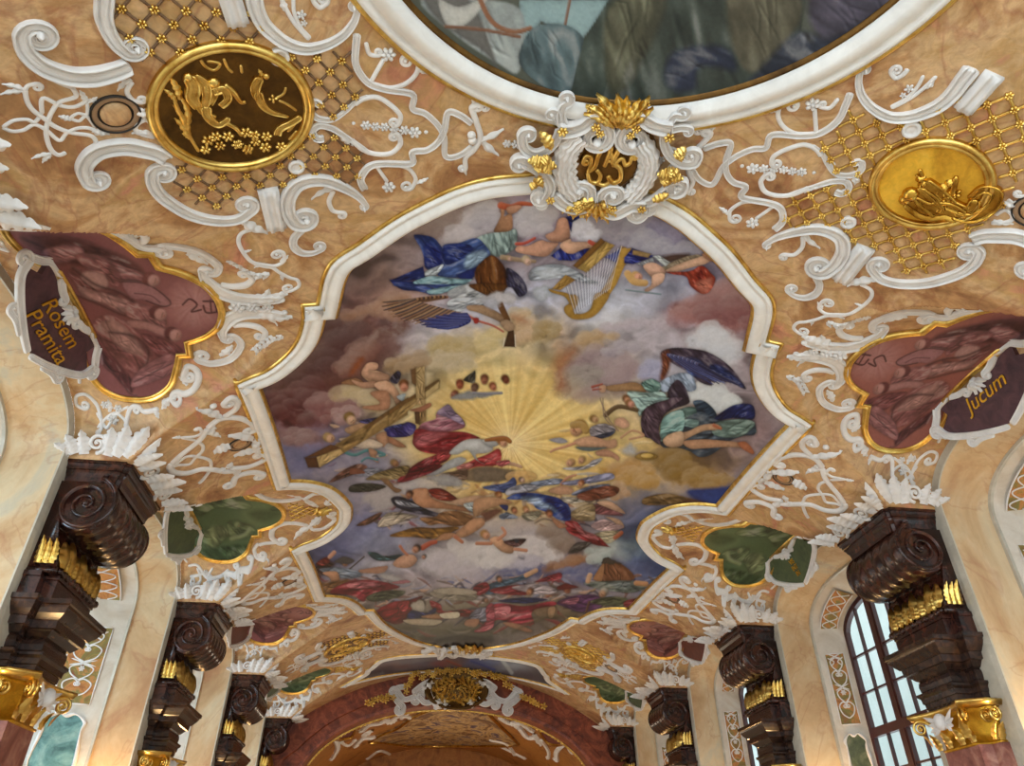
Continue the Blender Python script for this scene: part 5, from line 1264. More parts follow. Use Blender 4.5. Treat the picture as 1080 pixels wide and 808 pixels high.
FRESCO2 = '''
F3 P a39684 f30,7,.2 = 330,440 450,380 560,350 590,365 480,410 400,450
F3 p c0c6c8 f40,6,.2 = 290,360 330,355 400,400 370,425
F3 p b4bcc4 f40,6,.2 a.9 = 190,410 290,370 300,400 240,420
F3 P caa694 r.3 g-100 = 230,420 290,400 350,430 370,470 300,500 260,470
F3 P cfac98 r.3 g-100 = 290,480 360,470 355,520 300,560 250,590 240,570 280,540
F3 P d2b09a r.3 g-90 = 370,450 480,400 570,370 640,350 660,380 620,410 540,430 430,460
F3 P b08872 r.3 g-90 = 600,350 660,335 720,365 790,375 750,400 660,395
F3 h cf9f8c c2a070 = 190,490 225,498
F3 k c2a070 w44 n2 = 130,470 170,520 240,530
F3 k 7a8a90 w10 = 120,573 340,600
F3 P b05a4a f50,7,.3 r.3 = 380,460 520,455 600,420 660,470 685,510 650,580 600,597 530,550 500,490 420,475
F3 P 8a3f38 s2 f50,6,.3 = 560,480 600,440 610,500 580,520
F3 P c88474 s2 f40,6,.2 = 560,530 660,500 650,570 600,590
F4 C 6e4c48 s4 n5 = 520,260 620,210 740,220 880,300 1077,240 1077,330 900,400 800,480 640,660 420,740 100,740 300,620 460,450
F4 C 5e4042 s8 n6 a.8 = 520,300 700,330 760,420 600,500 480,640 300,700 200,700 420,560
F4 C a0806e s4 n4 a.7 = 620,230 800,150 1077,60 1077,240 900,200 700,250
F4 P a06038 s3 n3 a.8 = 700,560 760,520 740,590 670,650 680,600
F4 C 8a6860 s3 n4 a.7 = 560,620 700,470 860,330 800,480 640,650
F8 C 6c4648 s3 n4 = 50,200 300,130 420,110 420,200 370,260 420,330 370,390 200,400 110,330
F8 C 8a6668 s3 n3 = 380,250 480,200 640,200 740,240 700,280 560,300 520,370 430,340
F8 C a08486 s2 n3 = 530,340 580,280 680,270 740,320 620,360 560,380
F8 C 8f767a s3 n3 = 150,440 300,430 430,450 470,500 300,530 180,520
F8 C b8a888 s3 n4 a.8 = 560,200 680,120 800,170 900,280 840,300 740,220 640,200
F8 P ab8668 r.3 n1 = 610,90 700,60 760,90 720,110 650,105
F8 P c9a890 r.3 g-110 = 750,30 800,0 900,20 940,70 900,130 850,120 780,70
F4 P c9a48e r.3 g-110 = 750,640 790,560 860,560 860,600 800,620 940,640 930,700 850,690
F8 P c6a08a r.3 g-110 = 680,70 760,90 840,80 850,120 760,130 700,100
F8 P c8a58e r.3 g-120 = 840,100 930,80 1000,140 1030,220 1000,260 960,180 880,150
F8 P ba9078 r.3 = 810,170 860,150 940,160 950,260 900,290 780,280 760,260 880,240
F8 h c08c78 7c5638 = 1050,115 1055,155
F8 P 4e4a5c f60,6,.3 = 950,70 1000,10 1030,30 1000,100
F8 P aebcc8 n1 = 1000,190 1060,170 1040,220
F8 h cdaf98 8a7248 = 670,350 700,385
F8 P c0a084 r.3 g-90 = 630,420 740,380 800,370 780,420 680,460
F8 P 5a5a8c f20,6,.3 = 740,360 860,340 820,380 760,380
F8 P 4c548c f30,6,.3 = 920,410 1077,380 1077,450 960,470 920,440
F8 P bd977e r.3 = 850,470 920,440 960,490 1060,540 1040,550 940,520 900,550
F8 h c6a68c a8906a = 520,485 560,495
F8 P cdbcae r.3 g-90 = 590,490 700,470 790,430 800,450 720,490 640,520
F8 P d2c4b6 r.3 g-90 = 690,510 800,490 900,530 860,560 780,560 700,545
F8 k 5d8a92 w24/20 f0,5,.2 = 610,575 700,605 800,570 910,600 880,610
F8 P b8947e r.3 = 800,560 860,580 850,620 870,660 820,630
F8 k 5a8a94 w16 = 750,650 790,625 860,640
F8 p a08860 f-35,7,.15 r.15 = 430,620 1077,200 1077,320 450,695
F8 p 7c6242 r.1 = 770,410 1077,200 1077,215 790,425
F8 p 7a5c40 r.2 = 345,625 530,530 600,555 430,615
F8 p 6a4e38 r.2 = 345,625 430,620 450,695 370,695
F8 p c0aa7e f-35,6,.12 r.1 = 430,620 600,565 620,590 450,695
F9 p a68e66 f-35,7,.15 r.15 = 0,320 350,70 355,130 0,395
F9 p 7c6242 r.1 = 0,290 190,170 200,185 0,325
F9 p 7c6242 r.1 = 250,130 350,72 355,80 260,150
F9 p b39c78 f85,6,.12 r.15 = 190,0 250,0 260,250 200,250
F9 p 7a6048 r.1 = 160,0 192,0 195,110 165,90
F9 p a48c68 f85,6,.12 = 215,290 265,290 265,360 220,390
F9 p 6a5440 = 182,300 218,290 220,390 190,380
F5 p b8a27c f85,6,.12 r.15 = 255,595 322,580 325,810 262,810
F5 p 7c6248 r.1 = 225,610 258,592 262,720 235,700
F5 p 8a7450 = 325,745 425,680 425,690 330,765
F5 p c0ac84 r.15 = 328,765 425,690 420,735 330,805
F9 P b0806a r.3 = 150,285 220,265 290,235 300,260 240,295 180,297
F9 P 5a5494 f40,6,.3 = 0,420 80,410 130,370 195,400 150,470 0,475
F9 P b0866e r.3 = 0,480 60,500 115,545 60,548 0,510
F8 P 8d6a5e f-30,6,.4 r.3 = 520,800 610,720 720,670 790,690 720,730 620,770
F8 P 8a8ea0 f-10,6,.3 = 710,750 800,700 900,710 850,750
F8 P a08f6a f20,7,.3 r.3 = 780,780 900,720 1077,680 1077,760 960,780
F8 h a07c60 8c7450 = 985,665 1010,680
F5 C b4a27a s3 n4 a.9 = 360,450 460,390 560,370 660,410 640,480 500,500 400,520
F5 C b8ab92 s3 n4 a.9 = 350,500 480,480 600,500 700,560 640,600 460,600 380,560
F5 C a48e74 s3 n4 a.9 = 30,590 130,520 280,500 350,560 260,600 100,640
F5 C c8b88c s3 n4 a.8 = 690,420 760,330 860,320 900,400 820,450 720,470
F5 C b8a888 s4 n4 a.8 = 920,220 1000,200 1077,220 1077,400 980,440
F6 C c0a88c s3 n4 a.9 = 0,160 60,130 150,160 170,240 150,320 0,330
F6 P b07c5c s4 n3 a.7 = 0,150 90,170 110,210 40,200
F6 C a3906c s4 n4 a.9 = 160,320 190,210 260,190 340,220 320,290 240,320
F6 C b49c7c s4 n4 a.8 = 440,360 520,290 640,270 740,310 640,350 560,390
F6 C 9c8c92 s5 n5 a.9 = 330,700 400,480 560,400 700,440 860,460 860,620 700,680 520,760
F6 P a8765a s6 n4 a.8 = 290,500 380,400 480,390 420,480 380,560 380,680 310,690 320,600
F6 C 97908e s5 n5 a.8 = 380,580 500,520 620,560 600,640 440,640
F6 C a6a0ac s4 n4 a.9 = 640,400 760,350 880,360 920,380 820,400 720,440
F6 C b0a8b4 s4 n4 a.8 = 620,250 800,190 1000,190 1060,220 900,240 760,260
F6 C 9ea0bc s3 n3 a.9 = 890,560 930,490 1020,470 1077,500 1060,600 940,600
F7 C bfc2cc s4 n5 a.9 = 540,30 700,50 790,160 800,240 740,310 640,200 480,180 420,120
F7 C c6ccd2 s3 n4 a.9 = 470,490 600,440 700,480 800,560 760,600 640,640 580,590 460,540
'''
FRESCO3 = '''
F7 P 5a5060 f35,8,.3 = 250,230 310,185 440,185 580,210 700,280 780,360 850,470 760,430 610,400 610,450 520,420 440,340 400,330
F7 P 8a5c4a f60,8,.25 s2 = 250,230 300,195 320,250 310,330 270,410 240,400 255,310
F7 P 5c70a4 s2 f30,6,.4 = 400,260 500,260 580,330 540,380 460,380 420,330
F7 P 3f4c78 s1.5 f25,6,.4 = 600,300 720,330 850,470 740,420 620,390
F7 P a8b8d0 f60,7,.3 = 250,420 380,360 470,380 500,470 440,490 380,420 300,490 250,480
F7 P 8aa6a6 f40,7,.3 = 110,430 190,405 250,450 220,500 140,480
F7 P a9c6c2 f15,7,.3 g-90 = 30,490 150,510 210,490 290,545 230,560 140,640 100,660 80,600
F7 P b08c6c r.3 g-120 = 0,440 70,430 140,480 120,510 40,490
F6 P a88a6c r.3 g-110 = 660,660 760,640 880,630 950,680 910,710 820,690 700,690
F6 P c2a08a r.2 = 620,655 665,650 660,695 625,695
F6 k a05a4c w20/12 = 570,660 640,640
F6 k a05a4c w14/10 = 575,680 630,675
F6 P 7ea09c f30,6,.3 = 925,640 990,605 1050,640 1020,700 960,690
F6 P b0cac8 f15,6,.3 = 820,695 960,700 1077,700 1077,760 880,790
F6 h c89a80 7c5c40 = 815,750 835,775
F7 P 5c5262 f55,9,.35 r.3 = 300,480 360,410 410,440 450,540 440,580 330,620 250,680 200,808 130,808 110,720 130,620 210,580 290,550
F7 P 7f7890 s2 f55,7,.3 a.8 = 130,660 220,590 320,560 200,640 150,740
F7 P 6f8886 f-10,9,.3 g-100 = 250,700 330,640 440,600 500,610 520,680 500,720 360,740 300,790 250,790
F7 P 4c5f74 f-10,8,.3 = 480,560 560,560 640,640 630,710 540,720 500,620
F7 P 3a4678 f-25,7,.35 = 640,670 760,590 880,580 915,620 900,690 760,680 640,705
F7 P 78908c f-8,8,.25 = 600,720 760,700 880,695 915,740 910,790 700,808 560,800
FB P 54606e f-10,8,.3 r.2 = 100,200 250,100 400,30 520,90 700,80 780,110 780,190 700,200 600,240 480,330 390,350 320,310 220,280 130,280
FB P 9ab8b8 f-15,8,.3 g-100 = 105,180 160,110 260,85 380,90 360,140 260,130 180,180 120,240
FB P 7f9490 f-10,8,.25 = 500,110 640,85 740,90 780,120 690,200 560,210 480,180
FB P c0a086 r.3 g-110 = 140,210 200,180 300,170 400,125 500,115 545,140 500,160 420,165 300,220 220,275 150,265
FB k a86a50 w24/16 = 490,125 540,150
FB P b8957c r.3 g-100 = 270,240 420,225 560,235 680,250 700,280 560,280 400,290 320,290
FB P b0785e r.3 = 660,250 720,245 775,310 760,330 690,290
FB P 6a5a68 f60,9,.35 r.3 = 0,0 110,0 130,60 100,140 110,260 40,220 0,180
FA P 6a5a68 f60,9,.35 r.3 = 780,190 800,90 860,40 980,0 1077,0 1000,60 930,140 900,240 930,290 880,290 820,240
FA P a9c4c4 f20,8,.3 = 730,0 980,0 860,40 790,90 770,130 750,60
FA P 8cb0b0 f-20,8,.3 g-100 = 920,200 960,120 1077,90 1077,230 980,250 930,300
FA P c9ac94 r.3 g-110 = 940,290 1000,250 1077,240 1077,330 1000,350 950,330
FA k 6c5a44 w36/30 f0,6,.3 = 530,120 620,60 750,85
FA h c9998a 8c6a4a = 705,40 735,50
FA k 8c7c70 w8 = 490,0 520,80 560,160 620,230
FA k 8c7c70 w8 = 510,0 520,130 580,200
FA h c79f84 a48858 = 335,215 285,250
FA k ab9060 w50 n2 = 300,190 360,190 390,230
FA h b89878 8a704a = 450,150 480,160
FA P a8a4ae f10,6,.3 = 420,210 520,180 600,220 560,270 440,280
FA P d0aa94 r.3 = 600,150 660,140 700,190 660,215 600,190
FA P 5c6278 f-15,5,.3 = 450,270 590,235 560,270 480,290
FA P c8a48c r.3 g-100 = 310,300 420,270 540,300 600,290 610,340 560,360 440,350 340,340
FA P c49c86 r.3 = 460,380 540,365 620,410 620,445 570,420 480,410
FA k c4937c w22/16 = 310,320 240,345 170,365 140,380
FA P a9aab8 = 130,295 210,280 260,310 200,320
FA P 707c80 = 320,345 440,350 540,350 440,375 360,370
FA h c9a28c b09070 = 280,460 250,470
FA h c49c86 a88c68 = 360,440 340,460
FA P b3b4c0 f-15,5,.3 n1 = 380,480 440,440 505,430 450,480 340,510 230,500
FA k b8937a w16 = 640,280 720,230 800,265 700,290
FA e a58a54 = 820,415 900,440
FA e c9b070 r.1 = 825,408 870,424
FA P b4b8c0 s3 n3 a.9 = 640,370 700,330 750,380 720,410
FA C b28f5a s4 n4 a.95 = 480,500 600,460 760,450 870,490 840,540 720,560 600,560
FA C b2925c s4 n4 a.95 = 590,560 700,510 840,500 940,560 900,610 740,640 640,610
FA C 8e7442 s4 n5 a.95 = 900,420 1000,380 1077,370 1077,590 980,570 920,510
FB C 8f7544 s5 n5 a.9 = 100,330 220,290 320,400 440,440 420,500 240,490 130,430
FB C 9a8052 s4 n4 a.9 = 280,490 420,440 560,470 640,500 520,560 360,580
FB P 44548a s2 = 300,600 400,575 620,575 520,705 420,690
FB P 8c7656 f8,6,.3 = 0,640 160,610 340,650 420,690 200,690 0,690
FB P 6c4a44 s1.5 a.8 = 280,660 360,650 500,690 380,690
'''
FRESCO4 = '''
F9 P a87888 f-15,9,.3 = 340,310 420,250 470,300 530,360 535,410 430,440 300,450 210,430 240,380 330,350
F9 P 9c8ca8 f-10,8,.3 = 340,310 400,255 430,250 470,300 520,350 530,390 420,340
F9 P a84c54 f-12,10,.35 r.2 = 170,500 200,420 330,440 520,440 620,470 640,490 540,500 440,590 340,600 230,580 180,540
F9 P c07880 f-15,8,.25 s2 = 180,500 260,450 420,450 330,510 220,540
F9 P 8c2f3a s2 f-12,8,.25 = 360,490 560,460 480,520 380,570
F9 P 963c48 f-30,9,.35 r.2 = 60,790 150,700 240,640 350,600 440,580 420,640 330,690 240,750 140,790
F9 P b85e62 f-30,7,.3 = 340,600 430,575 430,620 360,650
F9 P b04e54 f-15,8,.3 = 500,700 600,640 700,600 780,560 800,620 760,680 620,690 520,725
F9 P c88886 f-20,6,.25 = 480,690 560,660 600,680 520,720
F9 P b9bcc0 r.3 g-100 = 430,590 520,510 620,490 700,510 740,560 700,590 620,600 640,650 680,670 620,640 560,570 490,600
F9 P c9ccd0 r.2 g-100 s2 a.9 = 530,540 620,510 650,560 590,580
F9 P b4b8be r.3 g-100 = 660,500 740,500 780,530 720,550
F9 P b0b4ba r.3 g-100 = 360,690 440,640 510,620 550,640 500,680 420,710 330,750 250,750 300,720
F9 h c8a088 9c6c42 = 810,515 838,540
F9 k 9c6c42 w24/40/30 = 690,500 760,490 830,490 860,510
F9 k b89884 w30/22 = 780,660 880,670 940,690
F9 P c0707a f-10,6,.3 = 760,660 840,640 860,660 800,690
F9 P 8c7e6c s1.5 r.3 = 520,730 660,690 820,700 900,720 820,790 560,790
F9 h a0644e 7c4a38 = 505,105 505,138
F9 h 96685a 7a5040 = 465,175 440,190
F9 h 9a6c58 704a38 = 680,70 680,104
F9 h 7c6458 6a4e44 = 610,130 600,160
F9 h b87c66 8c5c44 = 740,120 755,145
F9 h 7c4e40 6a4434 = 830,70 850,95
F9 P 6c6a64 f-60,5,.4 = 530,70 590,20 615,10 610,90 570,90
F9 P 9a9ca0 n2 s1.5 = 440,200 560,150 620,170 700,160 780,160 700,190 560,210
F9 k 8a8c98 w20 n2 = 600,165 700,170 800,165
FC P 7c2f3c f-15,8,.3 = 380,100 440,20 620,0 640,20 520,80 340,130
FC P 8d6250 r.2 n1 = 0,30 60,30 100,60 0,70
FC P a08f6a f20,7,.3 r.3 = 160,70 260,40 400,20 380,80 260,80
FC P 9a7c60 r.3 = 210,100 270,110 310,160 360,180 320,200 260,150
FC P 5c5a52 f5,7,.3 r.2 = 0,150 120,130 250,155 150,190 0,195
FC C a8a4aa s3 n3 = 80,240 200,170 340,140 380,180 300,230 280,290 160,290
FC C b0aeb4 s3 n3 = 340,150 460,110 580,130 640,160 560,190 400,180
FC P 4a4a60 f20,8,.4 r.3 = 285,250 330,225 420,250 520,310 660,360 660,375 480,350 340,310
FC P 9aa0b0 f20,6,.3 = 320,250 420,270 490,300 400,300 330,280
FC P 8d6c5c f-25,6,.4 = 40,430 160,360 220,340 190,390 110,430
FC P b4aca0 f-20,6,.4 = 190,440 250,350 350,340 480,370 400,390 300,430
FC P b98f74 r.3 g-110 = 440,180 540,170 560,220 600,250 700,280 840,310 860,340 720,320 580,310 500,300 440,250
FC h a07860 54382c = 415,215 400,240
FC P 8a3f34 f10,7,.3 r.3 = 550,180 640,170 730,220 750,250 680,260 600,240
FC P a5805e f20,9,.3 r.3 = 640,340 760,330 860,370 840,420 740,440 640,420 560,430 490,380 600,370
FC P a07c3e f5,9,.35 r.3 = 280,500 400,460 480,445 600,450 740,440 760,460 640,510 560,530 450,515 320,515
FC P c09a7e r.3 g-110 = 740,500 800,440 860,390 940,380 945,430 860,490 790,520
FC P bd967a r.3 = 600,540 660,490 740,490 700,530 640,540
FC k b0604a w40/30 = 510,590 560,560 600,550
FC k b37c62 w30/24 = 740,510 790,550
FC P c8aa94 r.3 g-100 = 700,270 780,240 880,220 960,230 900,280 800,290
FC P a9b6c0 f30,6,.3 = 800,280 920,270 900,320 860,340
FC P c4a288 r.3 g-110 = 880,310 960,250 1050,240 1077,270 980,300 900,370
FC h c09472 8a5c34 = 1045,215 1060,235
FC P 7f6a5c f5,7,.25 = 640,70 720,50 820,30 820,100 760,110
FC P a8a8ac n3 s1.5 = 500,90 640,70 760,100 780,150 640,150 560,110
FC C b8b6c2 s4 n4 = 480,720 540,640 640,600 780,640 880,700 900,760 760,790 560,770
FC C c2c2c8 s3 n4 a.9 = 700,590 820,560 1000,580 1077,640 1077,700 960,740 860,680
FC P 4c6c74 f5,6,.3 r.3 = 120,625 180,625 240,650 360,640 300,680 180,680
FC P c8a38e r.3 g-110 = 300,700 360,650 440,640 470,680 420,730 330,730
FC h b98e78 4a3a34 = 465,600 440,620
FC h c4907a 3c4a48 = 520,655 510,668
FC k b37c66 w22/18 = 350,580 370,610 400,640
FC P b08c7a r.2 n1 = 60,750 160,730 260,720 220,770 90,770
'''
FRESCO5 = '''
FD P 7f7468 s2 r.2 = 0,30 120,20 220,50 220,100 60,120 0,110
FD e c9a878 r.0 a.7 = 335,85 450,130
FD h c9b0a4 4a4450 = 340,110 360,118
FD P 5c6c9c f-10,8,.3 = 60,160 220,130 280,90 300,140 240,200 150,190
FD P b0b4c4 f-10,7,.3 = 230,180 330,140 440,130 600,110 640,130 500,150 420,190 330,200 240,220
FD P 8e9cb8 f-8,7,.3 = 400,130 560,100 640,110 600,140 460,150
FD P 3f5ca0 f-15,10,.4 r.2 = 230,240 330,200 480,210 600,240 670,290 685,390 600,390 520,340 440,310 400,250 300,250
FD P a4bcdc f-20,8,.35 s2 = 330,240 440,230 500,270 600,290 640,330 560,330 440,290
FD P 2c4488 s2 f-15,8,.3 = 500,240 620,250 680,330 660,390 600,340
FD k c09078 w22/16 = 620,140 660,95 720,75
FD P a9aed0 f-15,7,.3 = 620,130 760,100 960,60 990,100 850,130 760,140 680,150
FD P 8c98b8 f-15,7,.3 = 690,210 800,160 960,140 900,180 760,220
FD h c09274 8c5a34 = 760,135 740,150
FD P c4a088 r.3 = 530,180 620,150 700,170 680,210 560,205
FD P c8c4bc f-10,6,.3 = 620,230 760,240 780,265 660,275
FD P 8a5c4c f5,9,.25 r.3 = 730,220 850,170 960,150 1030,170 1000,220 880,250 780,255
FD C b09478 s3 n3 a.9 = 960,150 1040,130 1077,160 1077,230 980,240 1020,190
FD P 9c6f74 f-20,7,.3 = 800,320 870,280 960,310 1060,360 960,360 860,350
FD P c9aa94 r.3 g-100 = 870,270 960,260 1040,310 1070,350 980,320
FD P c0a48e r.3 = 930,370 1030,390 1065,440 1040,450 980,400
FD P a8987c f-5,7,.3 r.3 = 690,340 780,290 850,280 860,360 840,400 720,390
FD P c9b0b4 f-10,7,.3 = 830,430 920,390 1000,420 1060,440 1000,470 880,465
FD P b0a890 f0,6,.3 r.3 = 860,490 960,470 1040,475 1050,500 960,560 880,530
FD k a86a50 w30 = 1000,520 1045,485
FD P a4484e f25,8,.35 r.2 = 650,405 730,410 790,480 880,510 950,575 960,585 860,570 740,520 660,470
FD P c88488 f25,6,.3 = 700,410 760,460 860,500 880,540 760,500
FD h b07c60 6a4836 = 535,350 545,375
FD P b98c74 r.3 = 550,380 620,410 660,440 600,450
FD h b88468 6c4a36 = 285,325 300,345
FD h c49a80 a07a50 = 370,320 385,340
FD P a8a494 f20,6,.3 r.3 = 340,360 440,330 480,340 440,390 380,400
FD h b98c66 8a5a34 = 180,215 190,235
FD P c09c80 r.3 g-100 = 0,260 90,230 190,240 270,270 180,290 60,330 0,370
FD P 3f4a80 = 180,290 240,290 230,330
FD P 7c5c50 s2 = 60,350 150,310 200,330 120,390 80,400
FD C a9a6b0 s3 n4 = 40,450 150,390 300,390 440,430 450,490 360,500 220,480
FD P 8894ac f-5,5,.3 n1 = 180,360 240,340 310,380 200,385
FD C c6c4ca s3 n4 = 250,560 400,510 540,550 580,610 560,680 440,690 330,620
FD C b0b0c2 s3 n4 = 180,680 300,640 440,650 490,690 420,730 260,740
FD C c8c8ce s3 n4 = 0,610 120,600 240,640 280,690 180,720 40,720
FD C 8f8078 s4 n4 a.9 = 470,450 600,470 700,520 690,590 600,630 560,570 500,500
FD P 5f5a58 f-20,7,.25 = 670,630 720,560 800,550 830,560 760,610
FD P c9a48a r.3 g-110 = 110,530 170,510 230,560 280,580 270,630 200,620 140,570
FD h c49a80 b08c60 = 80,500 110,520
FD k c0907a w26/20 = 170,530 220,490 200,450
FD k c0907a w24 = 290,600 370,610
FD k b8866e w26 = 20,560 120,560
FD P 5c3c40 f10,6,.3 = 210,550 280,530 370,530 320,580 270,580
FD P 3f4452 = 280,530 320,535 300,560
FD C 9a7458 s4 n4 a.9 = 490,750 560,700 700,660 820,640 800,680 640,720 560,770
FD C 6d7498 s4 n3 a.9 = 560,770 680,740 860,720 900,750 800,800
FD C aab6b8 s4 n4 a.9 = 790,610 900,580 1000,560 960,660 880,700
FF P 8a6650 f60,7,.15 r.15 = 670,165 760,170 830,250 660,265
FF P a98466 r.15 = 620,240 672,165 660,265 625,255
FF P 5c5650 n2 = 660,165 690,140 760,170 700,170
FF k 9aa8ac w26 s4 a.5 = 720,100 800,140
FF k 9aa8ac w20 s4 a.4 = 720,60 820,90
FF P 5c7890 f-5,7,.3 r.2 = 40,300 120,260 220,240 290,215 290,240 180,280 80,330
FF h b58a70 4a3c30 = 130,250 140,262
FF k c0a084 w24 = 270,230 320,205
FF P 8c3844 f-10,8,.3 r.2 = 0,290 60,265 80,300 40,330 0,330
FF P 93404c f-8,8,.3 r.2 = 80,310 160,285 280,280 330,290 280,330 160,330
FF P b05a66 f-10,8,.3 = 320,260 440,215 445,250 340,265
FF P b0a8b0 f-5,6,.3 = 200,290 340,275 430,310 360,330 240,310
FF h b58a6c 6c4a34 = 290,315 275,328
FF h a07058 7c3838 = 480,300 495,320
FF P 7a4040 = 430,290 480,275 540,290 500,300 440,305
FF P 46507c f-5,8,.3 = 130,360 260,345 380,355 280,375 180,372
FF P a9485a f-10,9,.35 r.2 = 60,400 140,375 260,390 400,365 420,385 300,420 310,480 220,490 120,460 60,520 0,520 60,470
FF P c47c88 f-10,8,.3 = 80,410 180,390 180,430 110,450
FF P b08a74 r.3 g-90 = 150,475 220,480 300,515 280,525 190,500
FF P 8c90ac f-20,8,.35 = 0,430 60,395 100,430 60,470 0,450
FF h 9a7a68 5a4a40 = 60,360 75,365
FF P 7c5a84 f-8,9,.35 r.2 = 430,370 520,335 640,335 660,390 560,420 460,390
FF P b07c90 f-10,7,.3 = 440,370 540,345 520,380
FF P 75807c f-5,8,.3 r.2 = 570,270 680,260 830,260 900,280 820,320 640,300
FF P 94a0a4 s2 f-5,7,.3 = 700,270 820,265 780,300
FF h b09078 a8a8a4 = 670,320 655,340
FF k c0a084 w26 = 590,260 600,230
FF k b8906e w26 = 840,270 890,275
FF P 6c705c f-8,8,.3 r.2 = 600,365 700,340 790,350 780,390 660,385
FF P 8c3f48 f-10,8,.3 = 780,365 880,345 850,395 790,400
FF k 6a5040 w12 = 595,370 580,420
FF P 8a7a68 r.2 = 310,410 400,390 430,400 420,440 330,440
FF P b39a80 = 385,400 420,395 410,445 385,445
FF k 6a6250 w20 a.7 s2 = 200,520 360,450 520,440
FE P 5c4038 s2 f10,7,.3 = 60,100 110,60 180,80 120,130 60,180
FE P 8c4844 f30,6,.3 = 70,80 130,40 150,70 110,90
FE k c09a88 w24 = 150,40 175,15
FE h a8826c 4c4a44 = 235,75 250,90
FE P 5c5a5c r.2 = 180,65 230,38 290,60 260,80 200,75
FE k 4a3c34 w8 = 262,110 345,40
FE P 8fa0b8 f10,7,.3 r.2 = 90,110 180,100 300,120 330,150 240,165 150,140
FE P c09a82 r.3 g-110 = 110,130 190,125 205,175 170,200 150,160
FE P 8a6a48 f-10,8,.25 s2 = 70,200 160,180 260,170 180,240 80,245
FE P a64858 f-12,10,.4 r.2 = 150,245 230,190 340,170 470,185 545,215 440,235 370,260 340,295 280,260
FE P c4808c f-12,8,.3 = 250,195 350,180 440,200 340,220 260,215
FE P 5f6656 f-5,8,.25 = 360,270 450,235 575,235 540,270 400,295
FE P b8b8be n2 s2 = 440,140 540,150 620,190 560,200 460,170
FE P b4808c n1 = 500,185 580,170 610,185 540,195
FE P 8f8a80 f2,6,.2 r.1 = 720,245 820,220 980,250 960,290 790,280
FE P a8a296 r.1 = 740,230 850,215 980,235 960,255 800,250
FE P 902f38 f-25,10,.35 r.25 = 415,350 500,300 600,285 680,265 620,340 580,400 530,425 440,390
FE P b85058 f-30,7,.3 = 540,310 600,290 590,340 560,350
FE P 8c2c34 f20,8,.3 r.2 = 720,290 780,310 800,350 900,340 950,345 940,380 830,370 750,350
FE h b8a08c 6a5a4c = 665,315 655,345
FE P b8b4ac n2 s1 = 610,310 680,290 690,345 640,350
FE P 3f4478 f20,8,.3 = 590,385 620,345 700,360 750,330 745,365 650,390
FE P b08c70 r.3 = 670,380 760,365 810,380 750,395
FE P b0a898 r.1 = 570,400 700,395 790,405 740,430 620,425
FE P c9c4b4 r.1 = 780,365 880,355 880,385 800,390
FE P 9094a8 f-20,7,.3 = 945,380 1000,330 1080,340 1060,400 980,400
FE P b06070 f-20,8,.3 = 1040,330 1080,310 1080,440 980,465 1040,420
FE P b08a74 r.3 = 930,400 1000,395 980,440 920,430
FE k 6c6a5c w20 s3 a.7 = 540,430 760,450 1000,450
FE k 5a5a50 w24 s3 a.7 = 620,480 800,500 1060,490
FE k 3c3a38 w26 s3 a.8 = 760,515 900,490 1060,515
'''
def tone(c, con, sat, piv=.60):
    g = np.clip(c, 1e-4, 1)**(1/2.2); g = piv+(g-piv)*con; l = g.mean(1, keepdims=True); g = l+(g-l)*sat
    return np.clip(g, .03, 1)**2.2
